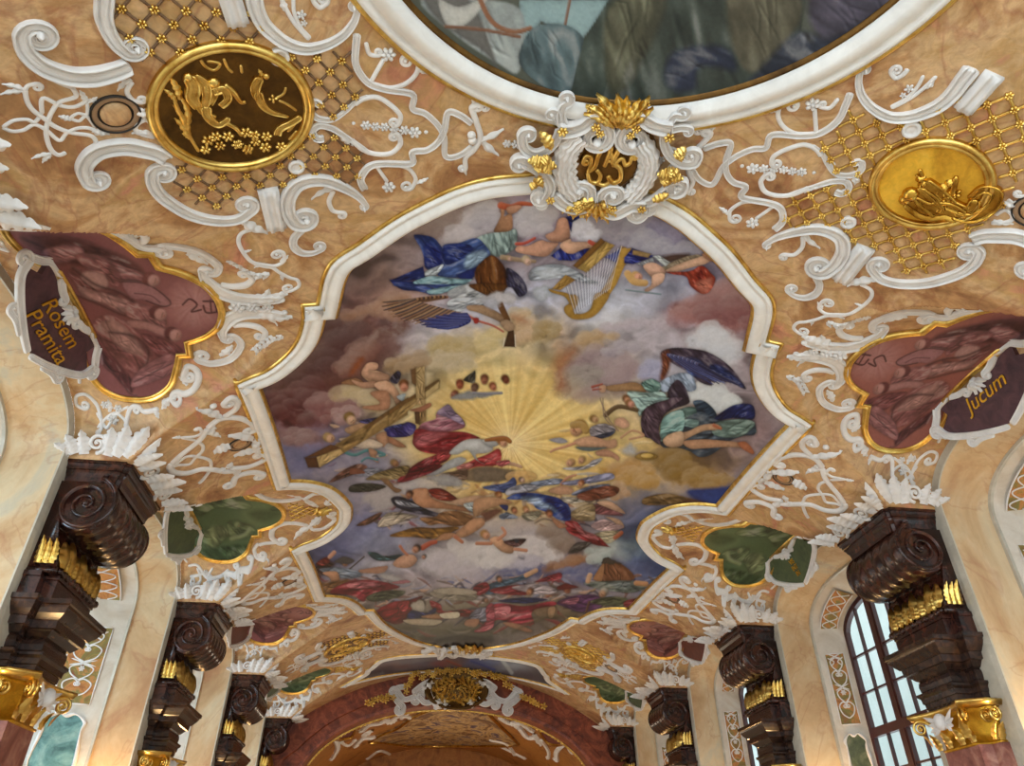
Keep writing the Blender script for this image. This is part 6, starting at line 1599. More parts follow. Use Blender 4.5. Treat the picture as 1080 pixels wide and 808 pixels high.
def paint_main(Q, P):
    U = proj(P); cv = Canvas(U, '8f8890')
    for b in BACK: cv.blob(b[0], b[1], b[2], b[3]*1.05, b[4]*1.1, b[5], b[6])
    wx, wy = fbm(cv.u/46, cv.v/36, 41, 3), fbm(cv.u/46+9, cv.v/36+4, 43, 3)
    bil = np.abs(fbm(cv.u/44+2.0*wx, cv.v/27+2.0*wy, 47, 3)*2-1)
    far = np.clip(np.hypot(cv.u-540, (cv.v-462)*1.3)/110, 0, 1)
    cv.c *= (1+far*(.24-bil)*1.15)[:, None].clip(.6, 1.3)
    cv.rays(538, 468, 122, 'c49c50', 'f0e0a8', 84, .8)
    cv.blob('f6eed4', 540, 466, 24, 17, 0, .95, 2, 2)
    CR = ['7c5a50', 'c0a08c', '8f97b4', '5c6894', '8c4a50', 'a8a4ac', '6a5c54', 'b0926c', 'c4bec0', '4c4858']
    cv.crowd(395, 500, 640, 556, 150, CR, 9, 4, 2); cv.crowd(340, 606, 690, 640, 170, CR, 8, 3, 3); cv.crowd(380, 640, 660, 668, 60, ['6c6254', '8c4a4a', '7c7a70', '54505c', 'a09484'], 10, 3, 4)
    cv.crowd(330, 400, 420, 500, 22, ['a08478', 'b0a09c', '7c6c78', '8a7c94', 'c4ac94'], 8, 4, 5); cv.crowd(590, 440, 690, 500, 14, ['c4a888', 'b89868', 'd8c8a0', 'a0908c'], 7, 3, 6)
    ALL = '\n'.join((FRESCO1, FRESCO2, FRESCO3, FRESCO4, FRESCO5)).split('\n'); isC = lambda l: len(l.split()) > 1 and l.split()[1] == 'C'
    cv.run('\n'.join(l for l in ALL if isC(l))); cv.rays(538, 468, 112, 'c49c50', 'f0e0a8', 84, .6)
    cv.run('\n'.join(l for l in FRESCO1.split('\n') if not isC(l))); harp(cv); cv.run('\n'.join(l for f_ in (FRESCO2, FRESCO3) for l in f_.split('\n') if not isC(l)))
    z = lambda v, *p: [(PV[v][0]+x/PV[v][2], PV[v][1]+y/PV[v][2]) for x, y in p]
    cv.feathers(z('F5', (480, 90), (400, 90), (260, 120), (600, 215)), z('F5', (180, 130), (0, 130), (120, 240), (400, 310)), ['8a6a54', '5c4438', 'a08468', '4c4048'], 40, 3.2)
    cv.feathers(z('F5', (620, 210), (640, 260), (560, 300)), z('F5', (520, 200), (260, 260), (380, 315)), ['38427e', '2c3468', '4c5690'], 18, 3)
    cv.feathers(z('F7', (300, 230), (420, 260), (520, 300)), z('F7', (620, 440), (760, 430), (850, 470)), ['4c5484', '3c3c54', '6c78a8', '564a58'], 30, 3.2)
    cv.run('\n'.join(l for f_ in (FRESCO4, FRESCO5) for l in f_.split('\n') if not isC(l)))
    n = fbm(cv.u/1.6, cv.v/1.6, 33, 3)-.5
    n5 = fbm(cv.u/5+cv.v/9, cv.v/3.2, 61, 3)-.5; return tone(cv.c*(1+.14*n[:, None]+.16*n5[:, None]), 1.27, .95, .62)
def ymap(lo, hi, n):
    yy = np.linspace(lo, hi, 4000); v = proj(np.stack([np.full(4000, XC), yy, np.full(4000, CROWN)], -1))[:, 1]
    return np.interp(np.linspace(v[0], v[-1], n), v, yy)
main_t = [o for o in COL.objects if o.name == 'ceiling_fresco'][0]
lo, hi = MAIN.min(0), MAIN.max(0)
panel('painting', offset_poly(MAIN, .34), ((hi[0]-lo[0])/760, (hi[1]-lo[1])/700), .012, main_t, paint_main, umap=ymap)
# ---- round fresco: grey green draperies
ROUNDP = '''
Z2 p 8fa8ac = 560,0 820,0 740,110 620,60 560,180
Z2 P a0a8a8 f70,24,.15 r.1 s1.5 = 280,0 470,0 570,40 560,200 500,180 380,100
Z2 P 6c6a68 s2 = 290,-20 420,0 500,200 460,150 330,60
Z2 P c0bfba s1 = 330,0 390,20 470,-10 420,60 360,80
Z2 k 8a6048 w14 = 440,-20 480,60 540,90 590,80
Z2 k 7c5844 w10 = 350,75 460,85 560,105
Z2 k 7c5844 w8 = 705,-10 690,70
Z2 P 5f7278 f75,27,.4 r.25 = 560,180 575,110 620,70 700,75 745,120 730,200 700,270 620,240
Z2 p 4e5852 f78,33,.3 r.1 = 740,120 830,-30 1100,-30 1100,320 700,280
Z3 p 4e5650 f80,36,.35 r.1 = -120,280 -80,120 60,-30 460,-30 440,110 300,260 100,320
Z3 P 6a6656 f75,30,.3 s3 = 240,-20 420,-20 440,60 330,200 260,160
Z3 P 3a3f4c f40,27,.3 s4 = 420,100 520,100 620,40 760,-20 560,140 400,220 280,260
Z3 P 54505e f30,27,.3 s4 = 480,-20 760,-20 620,60 500,110
Z3 P 32384a s4 f20,24,.3 = 80,150 220,130 260,200 160,190 140,260 60,240
Z3 P 5a5a4c s4 f70,30,.3 = -100,120 0,-20 60,20 -20,200 -90,280
Z2 P 6a6a58 s3 f78,27,.35 = 800,60 860,-20 960,-20 900,120 820,260
'''
def paint_round(Q, P):
    U = proj(P); ok = P@_fw > .5; U = np.where(ok[:, None], U, -900.)
    cv = Canvas(U, '54584f'); cv.run(ROUNDP)
    n = fbm(cv.u/2.2, cv.v/2.2, 35, 3)-.5
    return np.clip(cv.c*(1+.2*n[:, None]), .01, 1)
round_t = [o for o in COL.objects if o.name == 'round_fresco'][0]
panel('painting', offset_poly(ROUND, .46), (.018, .018), .012, round_t, paint_round)
# ---- the trefoil paintings: one monochrome sheet, mirrored like the vault it sits on
RED = '''
RZ P 6c3c3e s6 r.0 = 0,0 200,0 420,80 420,260 300,240 160,120
RZ P 5a3032 s3 f20,12,.35 = 90,50 300,50 500,120 620,190 600,240 470,230 380,180 240,160
RZ P 96666a s1.5 f20,10,.3 = 190,115 300,85 370,115 330,150 240,165
RZ P 8c5a5c s1.2 f20,11,.35 = 330,130 430,130 540,180 640,215 630,245 530,245 440,215 370,180
RZ P ac8482 s1.5 r.3 = 370,205 455,215 475,265 425,282 360,250
RZ P 7c4a4c s1.2 f40,9,.35 = 300,200 360,240 430,290 520,300 470,320 360,290
RZ P a87c7a s1.2 r.35 f25,10,.2 = 345,275 450,300 560,330 600,372 540,385 460,345 380,325
RZ k 3e2022 w14 s1.5 a.8 = 320,190 420,262 520,295 600,350 615,385
RZ k 3e2022 w10 s1.5 a.8 = 340,310 440,350 540,395 620,400
RZ P 94666a s1 r.2 = 540,250 650,265 742,335 720,357 640,330 575,318
RZ k 48262a w7 a.8 = 535,248 650,262 745,335 715,358 640,332
RZ k 48262a w6 a.7 = 590,300 660,310 700,340
RZ P 8a5658 s1.2 f30,8,.35 = 420,150 500,180 530,230 520,270 490,260 450,200
RZ h a87c78 6a3a3a = 665,242 700,248
RZ P 905e5e s1.2 f30,9,.35 = 560,340 660,360 720,400 720,450 640,440 560,400
RZ h a87a76 5a2e30 = 695,390 730,400
RZ P a67674 s1.2 r.3 = 560,420 640,425 740,465 720,490 640,460 570,450
RZ h a87a76 5a2e30 = 760,482 795,490
RZ P 885454 s1.2 f45,11,.35 = 410,440 480,395 570,440 650,520 665,580 620,650 540,625 480,560
RZ P aa7e7a s1.5 f45,10,.25 r.3 = 440,430 520,425 600,505 632,572 560,560 500,515
RZ k 3e2022 w12 s1.5 a.8 = 480,470 590,490 650,555 628,650 580,690
RZ P 7a4648 s1.2 f40,9,.3 = 620,480 720,500 790,540 790,560 700,580 660,540
RZ P 64363a s1.5 f60,10,.35 = 440,540 540,630 590,700 570,740 500,660 450,600
RZ P 946264 s1 f-20,8,.2 = 620,630 750,565 752,650 580,715
RZ k 48262a w6 a.8 = 590,690 750,610
RZ k 48262a w8 a.8 s1.2 = 410,490 450,560 460,620 520,670 570,740 600,750
RZ k b08a88 w7 a.6 s1.2 = 400,460 440,560 450,610
RZ k 4a2022 w9 = 800,350 830,325 862,350 838,380 880,372
RZ k 4a2022 w9 = 890,335 950,340 962,375 905,385 890,355
RZ k 4a2022 w8 = 920,330 925,385
RZ k 4a2022 w8 = 940,335 948,380
'''
GREEN = '''
B6 P 6a7c5a f15,12,.45 = 130,250 250,230 400,240 460,290 380,300 260,290 160,340
B6 P 7c8c66 f30,13,.45 = 190,430 280,400 330,440 300,480 240,540 190,500
B6 P 8a9872 f60,12,.4 s2 = 230,400 330,410 370,460 300,450 250,520
B6 P 6c7c5a f20,10,.4 = 330,370 430,380 480,420 440,460 360,470 330,430
B6 h 7c8a66 4a5c40 = 375,385 395,400
B6 k 7c8a66 w24 s1.5 = 350,470 420,450 450,420
B6 P 3c5034 f50,12,.3 s2 = 160,540 260,520 400,500 440,520 360,590 260,600
B6 P 5a6c4c f40,10,.4 s2 = 320,560 400,520 430,540 380,590
B6 P 3f5236 s3 r.1 = 440,320 520,300 620,320 560,370 480,360
B6 e 33442e a.7 = 590,298 615,310
'''
def paint_tref(side, k):
    red = k % 2 == 0; kk = 0 if red else 1
    def fn(Q, P):
        q = np.asarray(Q)*[-side, 1] + [0, (kk-k)*BAY]
        U = proj(lift(q)); cv = Canvas(U, ('774647' if side < 0 else '8c544c') if red else '4f6244')
        if red: cv.blob('9c6a68', 206, 318, 30, 24, 0, .8, 2, 2); cv.rays(206, 318, 34, '8a5556', 'b08684', 44, .6)
        else: cv.blob('667a56', 280, 540, 24, 12, 0, .7, 2, 2)
        cv.run(RED if red else GREEN)
        n = fbm(cv.u/(2.2 if red else 1.4), cv.v/(2.2 if red else 1.4), 31, 3)-.5
        return np.clip(cv.c*(1+.22*n[:, None]), .01, 1)
    return fn
for side in (-1, 1):
    for k in range(4):
        red = k % 2 == 0; f = bay_map(side, k)
        t = thing('trefoil_painting', '%s monochrome trefoil painting of draped figures over the %s %s' % ('red' if red else 'green', SIDEW[side], BAYN[k]), 'painting', lift(f(np.array([[-6, 0]])))[0], 'trefoil paintings')
        O = f(TREF); st = (.012, .02, .03, .04)[k]
        panel('painted_panel', offset_poly(O, .06), (st, st), .035, t, paint_tref(side, k))
        moulding(O, [(-.03, -.03), (-.03, .05), (-.01, .07), (.015, .07), (.03, .05), (.045, .055), (.06, .07), (.08, .05), (.085, 0)], M['gold'], 'gilt_frame', t)
# ---- the next fresco, seen as a sliver before the chancel arch
st = cast([(357.3, 725.2), (381, 712), (385, 707), (389, 704.4), (400, 696), (418.6, 691.8), (450, 689.5), (483, 689)])
sb = cast([(357.3, 725.8), (391, 716.2), (418.6, 711.3), (445, 708.5), (478, 707.5)])
st[-1, 0] = 0; sb[-1, 0] = 0
hf = np.vstack([spline(st, 6), spline(sb, 6)[::-1]])
SL = np.vstack([spline(st, 6), (spline(st, 6)*[-1, 1])[::-1][1:], (spline(sb, 6)*[-1, 1])[1:], spline(sb, 6)[::-1][1:-1]])
def paint_sliver(Q, P):
    cv = Canvas(proj(P), '5a5058')
    for b in (('6c6a78', 440, 700, 50, 5, 0, .9), ('7a5a58', 420, 702, 20, 4, 0, .8), ('5c6c9c', 510, 699, 20, 5, 0, .9), ('8c4c4c', 465, 700, 10, 4, 0, .8), ('8f98a8', 540, 704, 18, 5, 0, .9), ('7c5c50', 480, 698, 10, 4, 0, .8), ('3f3c44', 575, 715, 14, 6, .5, .9), ('4a4248', 390, 712, 20, 5, -.3, .8)): cv.blob(*b, 2., 3)
    cv.run('D3 k a8b0b8 w20 s1 = 370,200 430,280\nD3 k 46508c w16 s1 = 200,210 330,260\nD3 k 8c4a40 w12 s1 = 60,210 140,240'.replace('D3', 'G3')) if 'G3' in PV else None
    return np.clip(cv.c, .01, 1)
PV['G3'] = VIEWS['D3']
t = thing('chancel_side_fresco', 'narrow dark fresco sliver between the big fresco and the chancel arch', 'ceiling painting', lift([(0, 33)])[0])
panel('painting', offset_poly(SL, .1), (.03, .02), .012, t, paint_sliver)
frame(SL, t, .8)
# ------------------------------------------------------------------ acanthus crests on the consoles
def crest(side, k, near=True, front=True, far=True):
    yb = CY0 + BAY*k
    Wd = lambda d, y, z: np.array([XC+side*(HW-d), yb+y, z])
    D = lambda a, b, c: np.array([-side*a, b, c])
    un = lambda v: np.asarray(v, float)/np.linalg.norm(v)
    t = thing('acanthus_crest', 'white acanthus leaves crowning the %s console %s' % (SIDEW[side], ORD[k] if k >= 0 else 'hidden beyond the left picture edge'), 'stucco ornament', Wd(.6, CW/2, 6.03), 'white acanthus crests')
    def lf(b, up, nrm, L, W, cu, tw=0., lob=5):
        up, nrm = un(up), un(nrm); nrm = un(nrm-up*(nrm@up)); sd = np.cross(up, nrm)
        mb = MB(); leaf3(mb, b, up, sd, nrm, L*1.08, W*1.45, cu, lob, .45, tw, nt=14, lob=.45, tip=.35)
        mb2 = mb.build('leaf', M['stucco'], t)
    def sp(c, e1, e2, n, r, sgn):
        mb = MB(); spiral3(mb, c, e1, e2, n, r, .02, 1.9, .038, -PI/2, sgn=sgn); mb.build('volute', M['stucco'], t)
    for on, y, ny in ((near, -.07, -1), (far, CW+.07, 1)):
        if not on: continue
        n = D(0, ny, .35)
        n = D(0, ny*.9, -.45); T = ny*.5
        lf(Wd(.02, y, 6.0), D(-.9, T, .75), n, .30, .085, .5)
        lf(Wd(.12, y, 6.02), D(-.45, T, .9), n, .36, .10, .35)
        lf(Wd(.26, y, 6.02), D(-.15, T, 1), n, .42, .10, .35)
        sp(Wd(.46, y+ny*.12, 6.20), D(1, 0, 0), un(D(0, T, 1)), un(n), .15, 1)
        lf(Wd(.60, y, 6.02), D(.25, T, 1), n, .50, .13, .35)
        lf(Wd(.74, y, 6.02), D(.45, T, .9), n, .58, .14, .30)
        lf(Wd(.90, y, 6.02), D(.75, T, .85), n, .66, .14, .25)
        lf(Wd(1.0, y+ny*-.06, 6.02), D(1, ny*.35, .7), n, .62, .12, .3)
    if front:
        up = D(.78, 0, .62); n = D(.62, 0, -.78)
        for y, a, L, W in ((.10, -.55, .52, .12), (.28, -.3, .46, .12), (.72, -.12, .46, .12), (.95, 0, .58, .15), (1.18, .12, .46, .12), (1.62, .3, .46, .12), (1.80, .55, .52, .12)):
            lf(Wd(1.02, y, 6.02)+un(n)*.07, up+D(0, a, 0)+n*.12, n, L, W, .3)
        sp(Wd(1.06, .50, 6.10)+up*.06+un(n)*.09, D(0, 1, 0), un(up), un(n), .15, 1); sp(Wd(1.06, 1.40, 6.10)+up*.06+un(n)*.09, D(0, 1, 0), un(up), un(n), .15, -1)
for side in (-1, 1):
    for k in range(4): crest(side, k)
crest(-1, -1, False, True, True)
# ------------------------------------------------------------------ great cartouche between the two frescoes
CART_W = '''
C1 s 95/85/70:0,80 = 255,255 330,255 400,232 450,195 505,205 545,262
C1 s 95/85/70:0,-80 = 905,250 840,240 790,225 735,195 680,205 622,275
C1 s 70/60/46:0,-34 = 330,265 285,230 272,180 285,130 310,115
C1 s 50/40:-24,0 = 245,170 260,215 290,250
C1 s 62/56/50:34,0 = 50,300 62,360 120,395 190,375 245,320 265,260
C1 s 78/66/56:-30,40 = 60,430 130,470 190,530 215,590 190,650
C1 s 40/34:20,0 = 180,690 200,660 235,650
C1 s 78/70/56:0,-66 = 235,630 290,680 370,705 440,680 450,620
C1 s 78/70/56:0,66 = 760,690 680,690 590,735 530,720 505,660
C1 s 50/44/40:0,30 = 760,680 755,740 715,775 680,765
C1 s 50/44/40:0,26 = 800,640 810,700 790,728
C1 s 80/70/56:30,0 = 960,590 960,560 890,600 820,650 750,680
C1 s 62/56/50:-34,0 = 1050,420 1030,450 960,450 890,400 860,330 870,270
C1 s 60/50/44:0,-30 = 880,290 890,230 920,185 955,190
C1 s 46/40:0,20 = 900,260 960,250 1000,255
'''
CART_SHELL = ['C1 s 120/150/130 = 400,300 325,370 300,460 310,560 365,640', 'C1 s 110/130/120 = 715,330 770,420 765,520 715,600 660,655']
CART_G = '''
C1 l 85 4 = 590,230 470,45
C1 l 85 4 = 600,230 590,45
C1 l 85 4 = 605,230 650,55
C1 l 85 4 = 610,235 725,75
C1 l 85 4 = 615,240 780,60
C1 l 78 4 = 640,240 800,125
C1 l 78 4 = 570,230 410,110
C1 l 78 4 = 570,235 400,160
C1 l 74 4 = 600,220 540,100
C1 l 74 4 = 610,220 690,120
C1 l 74 4 = 580,215 480,110
C1 l 74 4 = 620,225 750,130
C1 f 40 6 = 600,190
C1 f 30 6 = 545,150
C1 f 30 6 = 660,160
C1 f 30 6 = 440,130
C1 f 30 6 = 755,110
C1 l 68 4 = 460,650 280,720
C1 l 68 4 = 460,660 340,755
C1 l 68 4 = 470,660 420,765
C1 l 68 4 = 480,660 480,775
C1 l 68 4 = 490,660 545,780
C1 l 68 4 = 500,660 590,740
C1 f 30 6 = 460,700
C1 f 28 6 = 400,735
C1 f 28 6 = 520,745
C1 f 26 6 = 330,725
'''
CART_U = '''
C1 f 34 6 = 280,248
C1 f 34 6 = 890,285
C1 f 30 6 = 470,225
C1 f 28 6 = 495,262
C1 f 30 6 = 700,235
C1 f 28 6 = 668,272
C1 f 28 6 = 212,640
C1 f 28 6 = 735,692
C1 f 28 6 = 360,685
C1 f 26 6 = 400,668
C1 f 28 6 = 568,690
C1 l 85 4 = 215,340 145,245
C1 l 74 4 = 180,330 225,290
C1 l 85 4 = 925,390 985,335
C1 l 74 4 = 960,410 930,350
C1 l 74 4 = 130,500 170,560
C1 l 68 4 = 130,540 100,575
C1 l 74 4 = 800,640 890,600
C1 l 102 4 = 165,430 245,445
C1 l 102 4 = 160,430 80,410
C1 l 95 4 = 165,430 200,380
C1 l 95 4 = 160,435 140,480
C1 l 95 4 = 165,435 215,480
C1 l 102 4 = 890,505 970,515
C1 l 102 4 = 890,505 820,490
C1 l 95 4 = 895,505 900,445
C1 l 95 4 = 890,505 860,560
C1 l 95 4 = 890,505 945,460
'''
CART_M = '''
C1 r 26:-16,0 = 400,440 415,410 445,420 440,470 425,500
C1 r 30 = 420,500 465,470 485,410 510,365
C1 r 26 = 425,500 440,550 480,560 500,520 475,485
C1 r 28 = 535,365 560,365 540,420 520,470
C1 r 26 = 550,370 565,420 575,470
C1 r 20 = 520,440 570,440
C1 r 30 = 605,370 580,420 570,450 610,480 612,540 570,560 540,520
C1 r 24 = 470,560 520,575 560,550
C1 r 24:0,16 = 600,480 590,445 625,425 640,460 665,450 675,420
'''
cc = cast1((540+530/5.385, 80+455/5.385))
t = thing('gilt_monogram_cartouche', 'white scrolled cartouche with gilt leaves and monogram between round and large fresco', 'cartouche', lift([cc])[0])
ch = VAULT
el = cast([(540+x/5.385, 80+y/5.385) for x, y in ((365, 460), (700, 450), (530, 320), (530, 610))]); c0 = el.mean(0); ra, rb = (el[1, 0]-el[0, 0])/2, (el[3, 1]-el[2, 1])/2
plate = ring_chart(c0, ra*1.75, rb*1.75, 48); mb = MB(); loft(mb, [lift(plate, 0.), lift(c0+(plate-c0)*.98, .10)], False, True); mb.build('back_plate', M['darkback'] if 'darkback' in M else M['bronze'], t)
R = [lift(c0+(ring_chart(c0, ra, rb, 48)-c0)*s, h) for s, h in ((1.08, .10), (1.08, .17), (1.0, .18), (.96, .15), (.6, .17), (.02, .18))]
mb = MB(); loft(mb, R, False, True); mb.build('oval_field', M['bronze'], t)
relief(to_chart(CART_M, VAULT), VAULT, t, M['gold'], base=.165, hk=1.2, hmax=.04, names={**NAMES, 'r': 'monogram_letter'})
for sgn, ln in zip((1, -1), CART_SHELL):
    k_, ws, c_, q, ex = to_chart(ln, VAULT)[0]; pts = spline(q, 12); w = np.interp(np.linspace(0, 1, len(pts)), np.linspace(0, 1, 3), ws)/2
    tg = np.gradient(pts, axis=0); tg /= np.linalg.norm(tg, axis=1, keepdims=True); nn = np.stack([-tg[:, 1], tg[:, 0]], -1)
    rows = []
    for a in np.linspace(-1, 1, 29):
        wav = 1+.10*np.sin(np.arange(len(pts))*1.15+.6*a); h = .13+.12*math.sqrt(max(0, 1-a*a))+.018*np.sin(a*15+.7*np.sin(np.arange(len(pts))*.9))
        rows.append(lift(pts+nn*(a*w*wav)[:, None], h if abs(a) < .99 else .08))
    MB().grid(np.array(rows)).build('shell_border', M['stucco'], t)
relief(to_chart(CART_W, VAULT), VAULT, t, M['stucco'], base=.15, hk=1.1, hmax=.16)
relief(to_chart(CART_G, VAULT), VAULT, t, M['gold'], base=.19, hk=1.4, hmax=.09, names={**NAMES, 'l': 'gilt_leaf', 'f': 'gilt_rosette'})
relief(to_chart(CART_U, VAULT), VAULT, t, M['gold'], base=.25, hk=1.2, hmax=.07, names={**NAMES, 'l': 'gilt_leaf', 'f': 'gilt_rosette'})
# ------------------------------------------------------------------ small cartouche at the far end of the fresco
SMALLC = '''
D3 s 30/24:8,-8 = -60,140 -20,120 20,150 60,130
D3 s 30/26:-8,8 = 20,170 60,150 100,165 140,135
D3 s 30/26:8,8 = 100,120 140,150 200,165 250,150 290,160
D3 s 24:8,-8 = 230,165 270,140 300,150
D3 l 60 2 = 60,120 40,170
D3 l 50 2 = 250,175 290,145
D3 l 40 2 G = 130,150 120,110
D3 l 40 2 G = 170,150 165,105
D3 l 40 2 G = 200,150 215,105
D3 l 40 2 G = 230,150 258,112
D3 f 22 6 G = 150,130
D3 f 22 6 G = 195,120
D3 f 22 6 G = 235,135
D3 f 20 6 G = 75,145
D3 f 20 6 G = 310,158
'''
t = thing('stucco_cartouche', 'small white and gilt stucco knot at the far tip of the large fresco', 'cartouche', lift([(0, 30.4)])[0])
relief(to_chart(SMALLC, VAULT), VAULT, t, M['stucco'], base=.08, hk=1.4, hmax=.2, names={**NAMES, 'f': 'rosette'})
# ------------------------------------------------------------------ chancel beyond the arch
M['ochre'] = marble('ochre_chancel_plaster', [(.3, srgb(118, 70, 30)), (.5, srgb(168, 112, 52)), (.7, srgb(140, 84, 40))], 1., .55, fine=.2)
M['chfresco'] = marble('dark_chancel_fresco', [(.3, srgb(58, 40, 36)), (.43, srgb(120, 84, 58)), (.53, srgb(190, 156, 104)), (.62, srgb(84, 70, 90)), (.8, srgb(90, 50, 40))], .8, .6, dist=2.5, stretch=(1, .8, 1), fine=.3)
M['redfresco'] = mat('dark_red_panel', srgb(104, 44, 38), .6)
CA, CB, CC = 6.55, 3.42, 3.6
class Tunnel:
    """chancel barrel: coordinates are (angle x radius, y)"""
    def cast(s, px):
        d = rays(px); lo = np.full(len(d), 35.5)/d[:, 1]; ts = np.linspace(1, 2.2, 1500)
        P = d[:, None]*(lo[:, None]*ts)[..., None]; m = np.clip((P[..., 0]-XC)/CA, -1, 1)
        i = (P[..., 2] > CC+CB*np.sqrt(1-m*m)).argmax(1); q = P[np.arange(len(d)), i]
        return np.stack([np.arcsin(np.clip((q[:, 0]-XC)/CA, -1, 1))*CA, q[:, 1]], -1)
    def lift(s, q, off=0.):
        q = np.asarray(q, float).reshape(-1, 2); a = q[:, 0]/CA; off = np.asarray(off, float).reshape(-1)
        return np.stack([XC+(CA-off)*np.sin(a), q[:, 1], CC+(CB-off)*np.cos(a)], -1)
    def depth(s, q): return s.lift(q)@_fw
    def frame(s, q):
        q = np.asarray(q, float).reshape(1, 2); p = s.lift(q)[0]; a = s.lift(q+[.01, 0])[0]-p; a /= np.linalg.norm(a); b = np.array([0, 1., 0]); n = s.lift(q, 1.)[0]-p; n -= a*(n@a); n /= np.linalg.norm(n); return p, a, b, n
TUN = Tunnel()
aa = np.linspace(-PI/2, PI/2, 60)*CA; yy = np.linspace(35.38, 47, 30); A_, Y_ = np.meshgrid(aa, yy, indexing='ij')
o = MB().grid(TUN.lift(np.stack([A_.ravel(), Y_.ravel()], -1)).reshape(60, 30, 3)).build('ceiling_chancel', M['ochre']); o['kind'] = 'structure'
mb = MB()
for s_ in (-1, 1): mb.add([(XC+s_*CA, 35.38, FLOOR), (XC+s_*CA, 47, FLOOR), (XC+s_*CA, 47, CC), (XC+s_*CA, 35.38, CC)], [(0, 1, 2, 3)])
o = mb.build('wall_chancel', M['ochre'], smooth=False); o['kind'] = 'structure'
struct('wall_chancel_end', [(XC-7, 47, FLOOR), (XC+7, 47, FLOOR), (XC+7, 47, 8), (XC-7, 47, 8)], [(0, 1, 2, 3)], M['ochre'])
# gold bead on the inner edge of the arch
th = np.linspace(.0, PI, 90); pts = np.stack([XC-6.33*np.cos(th), 35.36+0*th, 3.55+3.28*np.sin(th)], -1)
mb = MB(); mb.tube(pts, .05, 6)
for p in pts[::1]: mb.ball(p, .075, 4, 6)
tag(mb.build('gilt_bead_course', M['gold']), 'gilt bead course along the inner edge of the red chancel arch', 'moulding')
def tpanel(poly, m, name, label, cat, off=.03, edge='gold'):
    t = thing(name, label, cat, TUN.lift(poly.mean(0))[0])
    lo, hi = poly.min(0), poly.max(0); a = np.linspace(lo[0], hi[0], 40); b = np.linspace(lo[1], hi[1], 30); A2, B2 = np.meshgrid(a, b, indexing='ij'); Q = np.stack([A2.ravel(), B2.ravel()], -1); ins = inside(Q, poly).reshape(40, 30)
    P = TUN.lift(Q, off); F = [(i*30+j, i*30+j+1, (i+1)*30+j+1, (i+1)*30+j) for i in range(39) for j in range(29) if ins[i, j] or ins[i+1, j+1]]
    obj('painting', P, F, m, t)
    n = len(poly); q = np.vstack([poly, poly[:1]]); mb = MB(); mb.tube(TUN.lift(q, off+.03), .07, 6); mb.build('gilt_frame', M[edge], t)
P_ = lambda v, *p: TUN.cast([(VIEWS[v][0]+x/VIEWS[v][2], VIEWS[v][1]+y/VIEWS[v][2]) for x, y in p])
g = P_('D2', (640, 668), (700, 630), (800, 590), (900, 520), (1000, 480)); rgt = P_('D3', (0, 480), (120, 480), (260, 480), (330, 540), (380, 590), (470, 680))
low = P_('D3', (420, 690), (200, 690), (0, 690)); low2 = P_('D2', (1000, 690), (860, 690), (700, 670))
tpanel(np.vstack([spline(np.vstack([g, rgt]), 4), low, low2]), M['chfresco'], 'chancel_fresco', 'dark brownish fresco on the chancel vault beyond the red arch', 'ceiling painting')
def rtre(px, lab): tpanel(spline(TUN.cast(px), 4, True), M['redfresco'], 'red_vault_panel', lab, 'painting')
rtre([(352, 777), (365, 768), (374, 767), (370, 776), (358, 779)], 'small dark red panel on the chancel vault, left of the dark fresco')
rtre([(570, 770), (585, 770), (597, 778), (590, 785), (578, 782)], 'small dark red panel on the chancel vault, right of the dark fresco')
CHS = '''
D2 s 26/22:-9,9 = 440,640 460,700 430,760
D2 s 24:8,-8 = 600,600 640,570 700,560 740,540
D2 s 24:-8,8 = 560,690 600,650 660,640
D2 r 18:8,8 = 760,550 820,520 880,530
D2 r 16:8,-8 = 480,670 520,690 560,660
D2 r 16 = 820,540 900,480 980,470
D2 r 14:8,8 = 640,760 700,720 760,740
D2 l 50 3 = 660,600 600,640
D2 l 40 3 = 740,560 800,540
D3 s 24:8,-8 = 370,530 420,560 480,560 540,600
D3 s 24:-8,8 = 480,590 520,640 560,640
D3 s 28/22:12,-12 = 690,770 690,720 740,680 770,720
D3 r 18:8,8 = 600,660 640,720 640,760
D3 r 16:8,-8 = 380,700 440,730 500,760
D3 r 16:8,8 = 320,660 400,680 450,740
D3 l 50 3 = 420,550 480,590
D3 l 40 3 = 560,620 600,690
'''
t = thing('stucco_scrollwork', 'cream stucco scrolls on the ochre chancel vault beyond the red arch', 'stucco ornament', TUN.lift([(0, 38)])[0])
relief([(a_, b_*1.5, c_, d_, e_) for a_, b_, c_, d_, e_ in to_chart(CHS, TUN)], TUN, t, M['stucco'], base=.01, hk=.8)
# ------------------------------------------------------------------ gilt cartouche over the chancel arch
AP = Plane((XC, 33.95, 6.9), (1, 0, 0), (0, 0, 1), (0, -1, 0))
ARCHC = '''
D2 s 37/31/27:-22,0 = 830,470 790,420 800,370 850,360
D2 s 31/27:20,-20 = 800,380 840,430 890,420 920,400
D2 s 31/27:24,-20 = 930,420 960,450 1010,440 1040,400
D2 s 37/31 = 890,400 950,350 1000,330 1060,330
D2 l 80 3 = 1000,330 930,390
D2 l 80 3 = 1060,420 1077,490
D3 s 37/31/27:22,0 = 400,470 460,430 470,390 420,360
D3 s 31/27:-20,20 = 450,390 400,440 350,430 320,400
D3 s 31/27:-24,20 = 320,440 280,460 240,440 220,400
D3 s 37/31 = 340,380 290,340 240,330 200,330
D3 l 80 3 = 240,330 320,390
D3 l 80 3 = 180,430 210,480
D3 l 80 3 = 20,430 -10,490
D3 s 24 = 30,470 110,455 200,470
D3 s 27/24/27 = -20,440 -40,380 -10,320 50,300
D3 s 27/24/27 = 240,440 260,380 230,320 180,300
'''
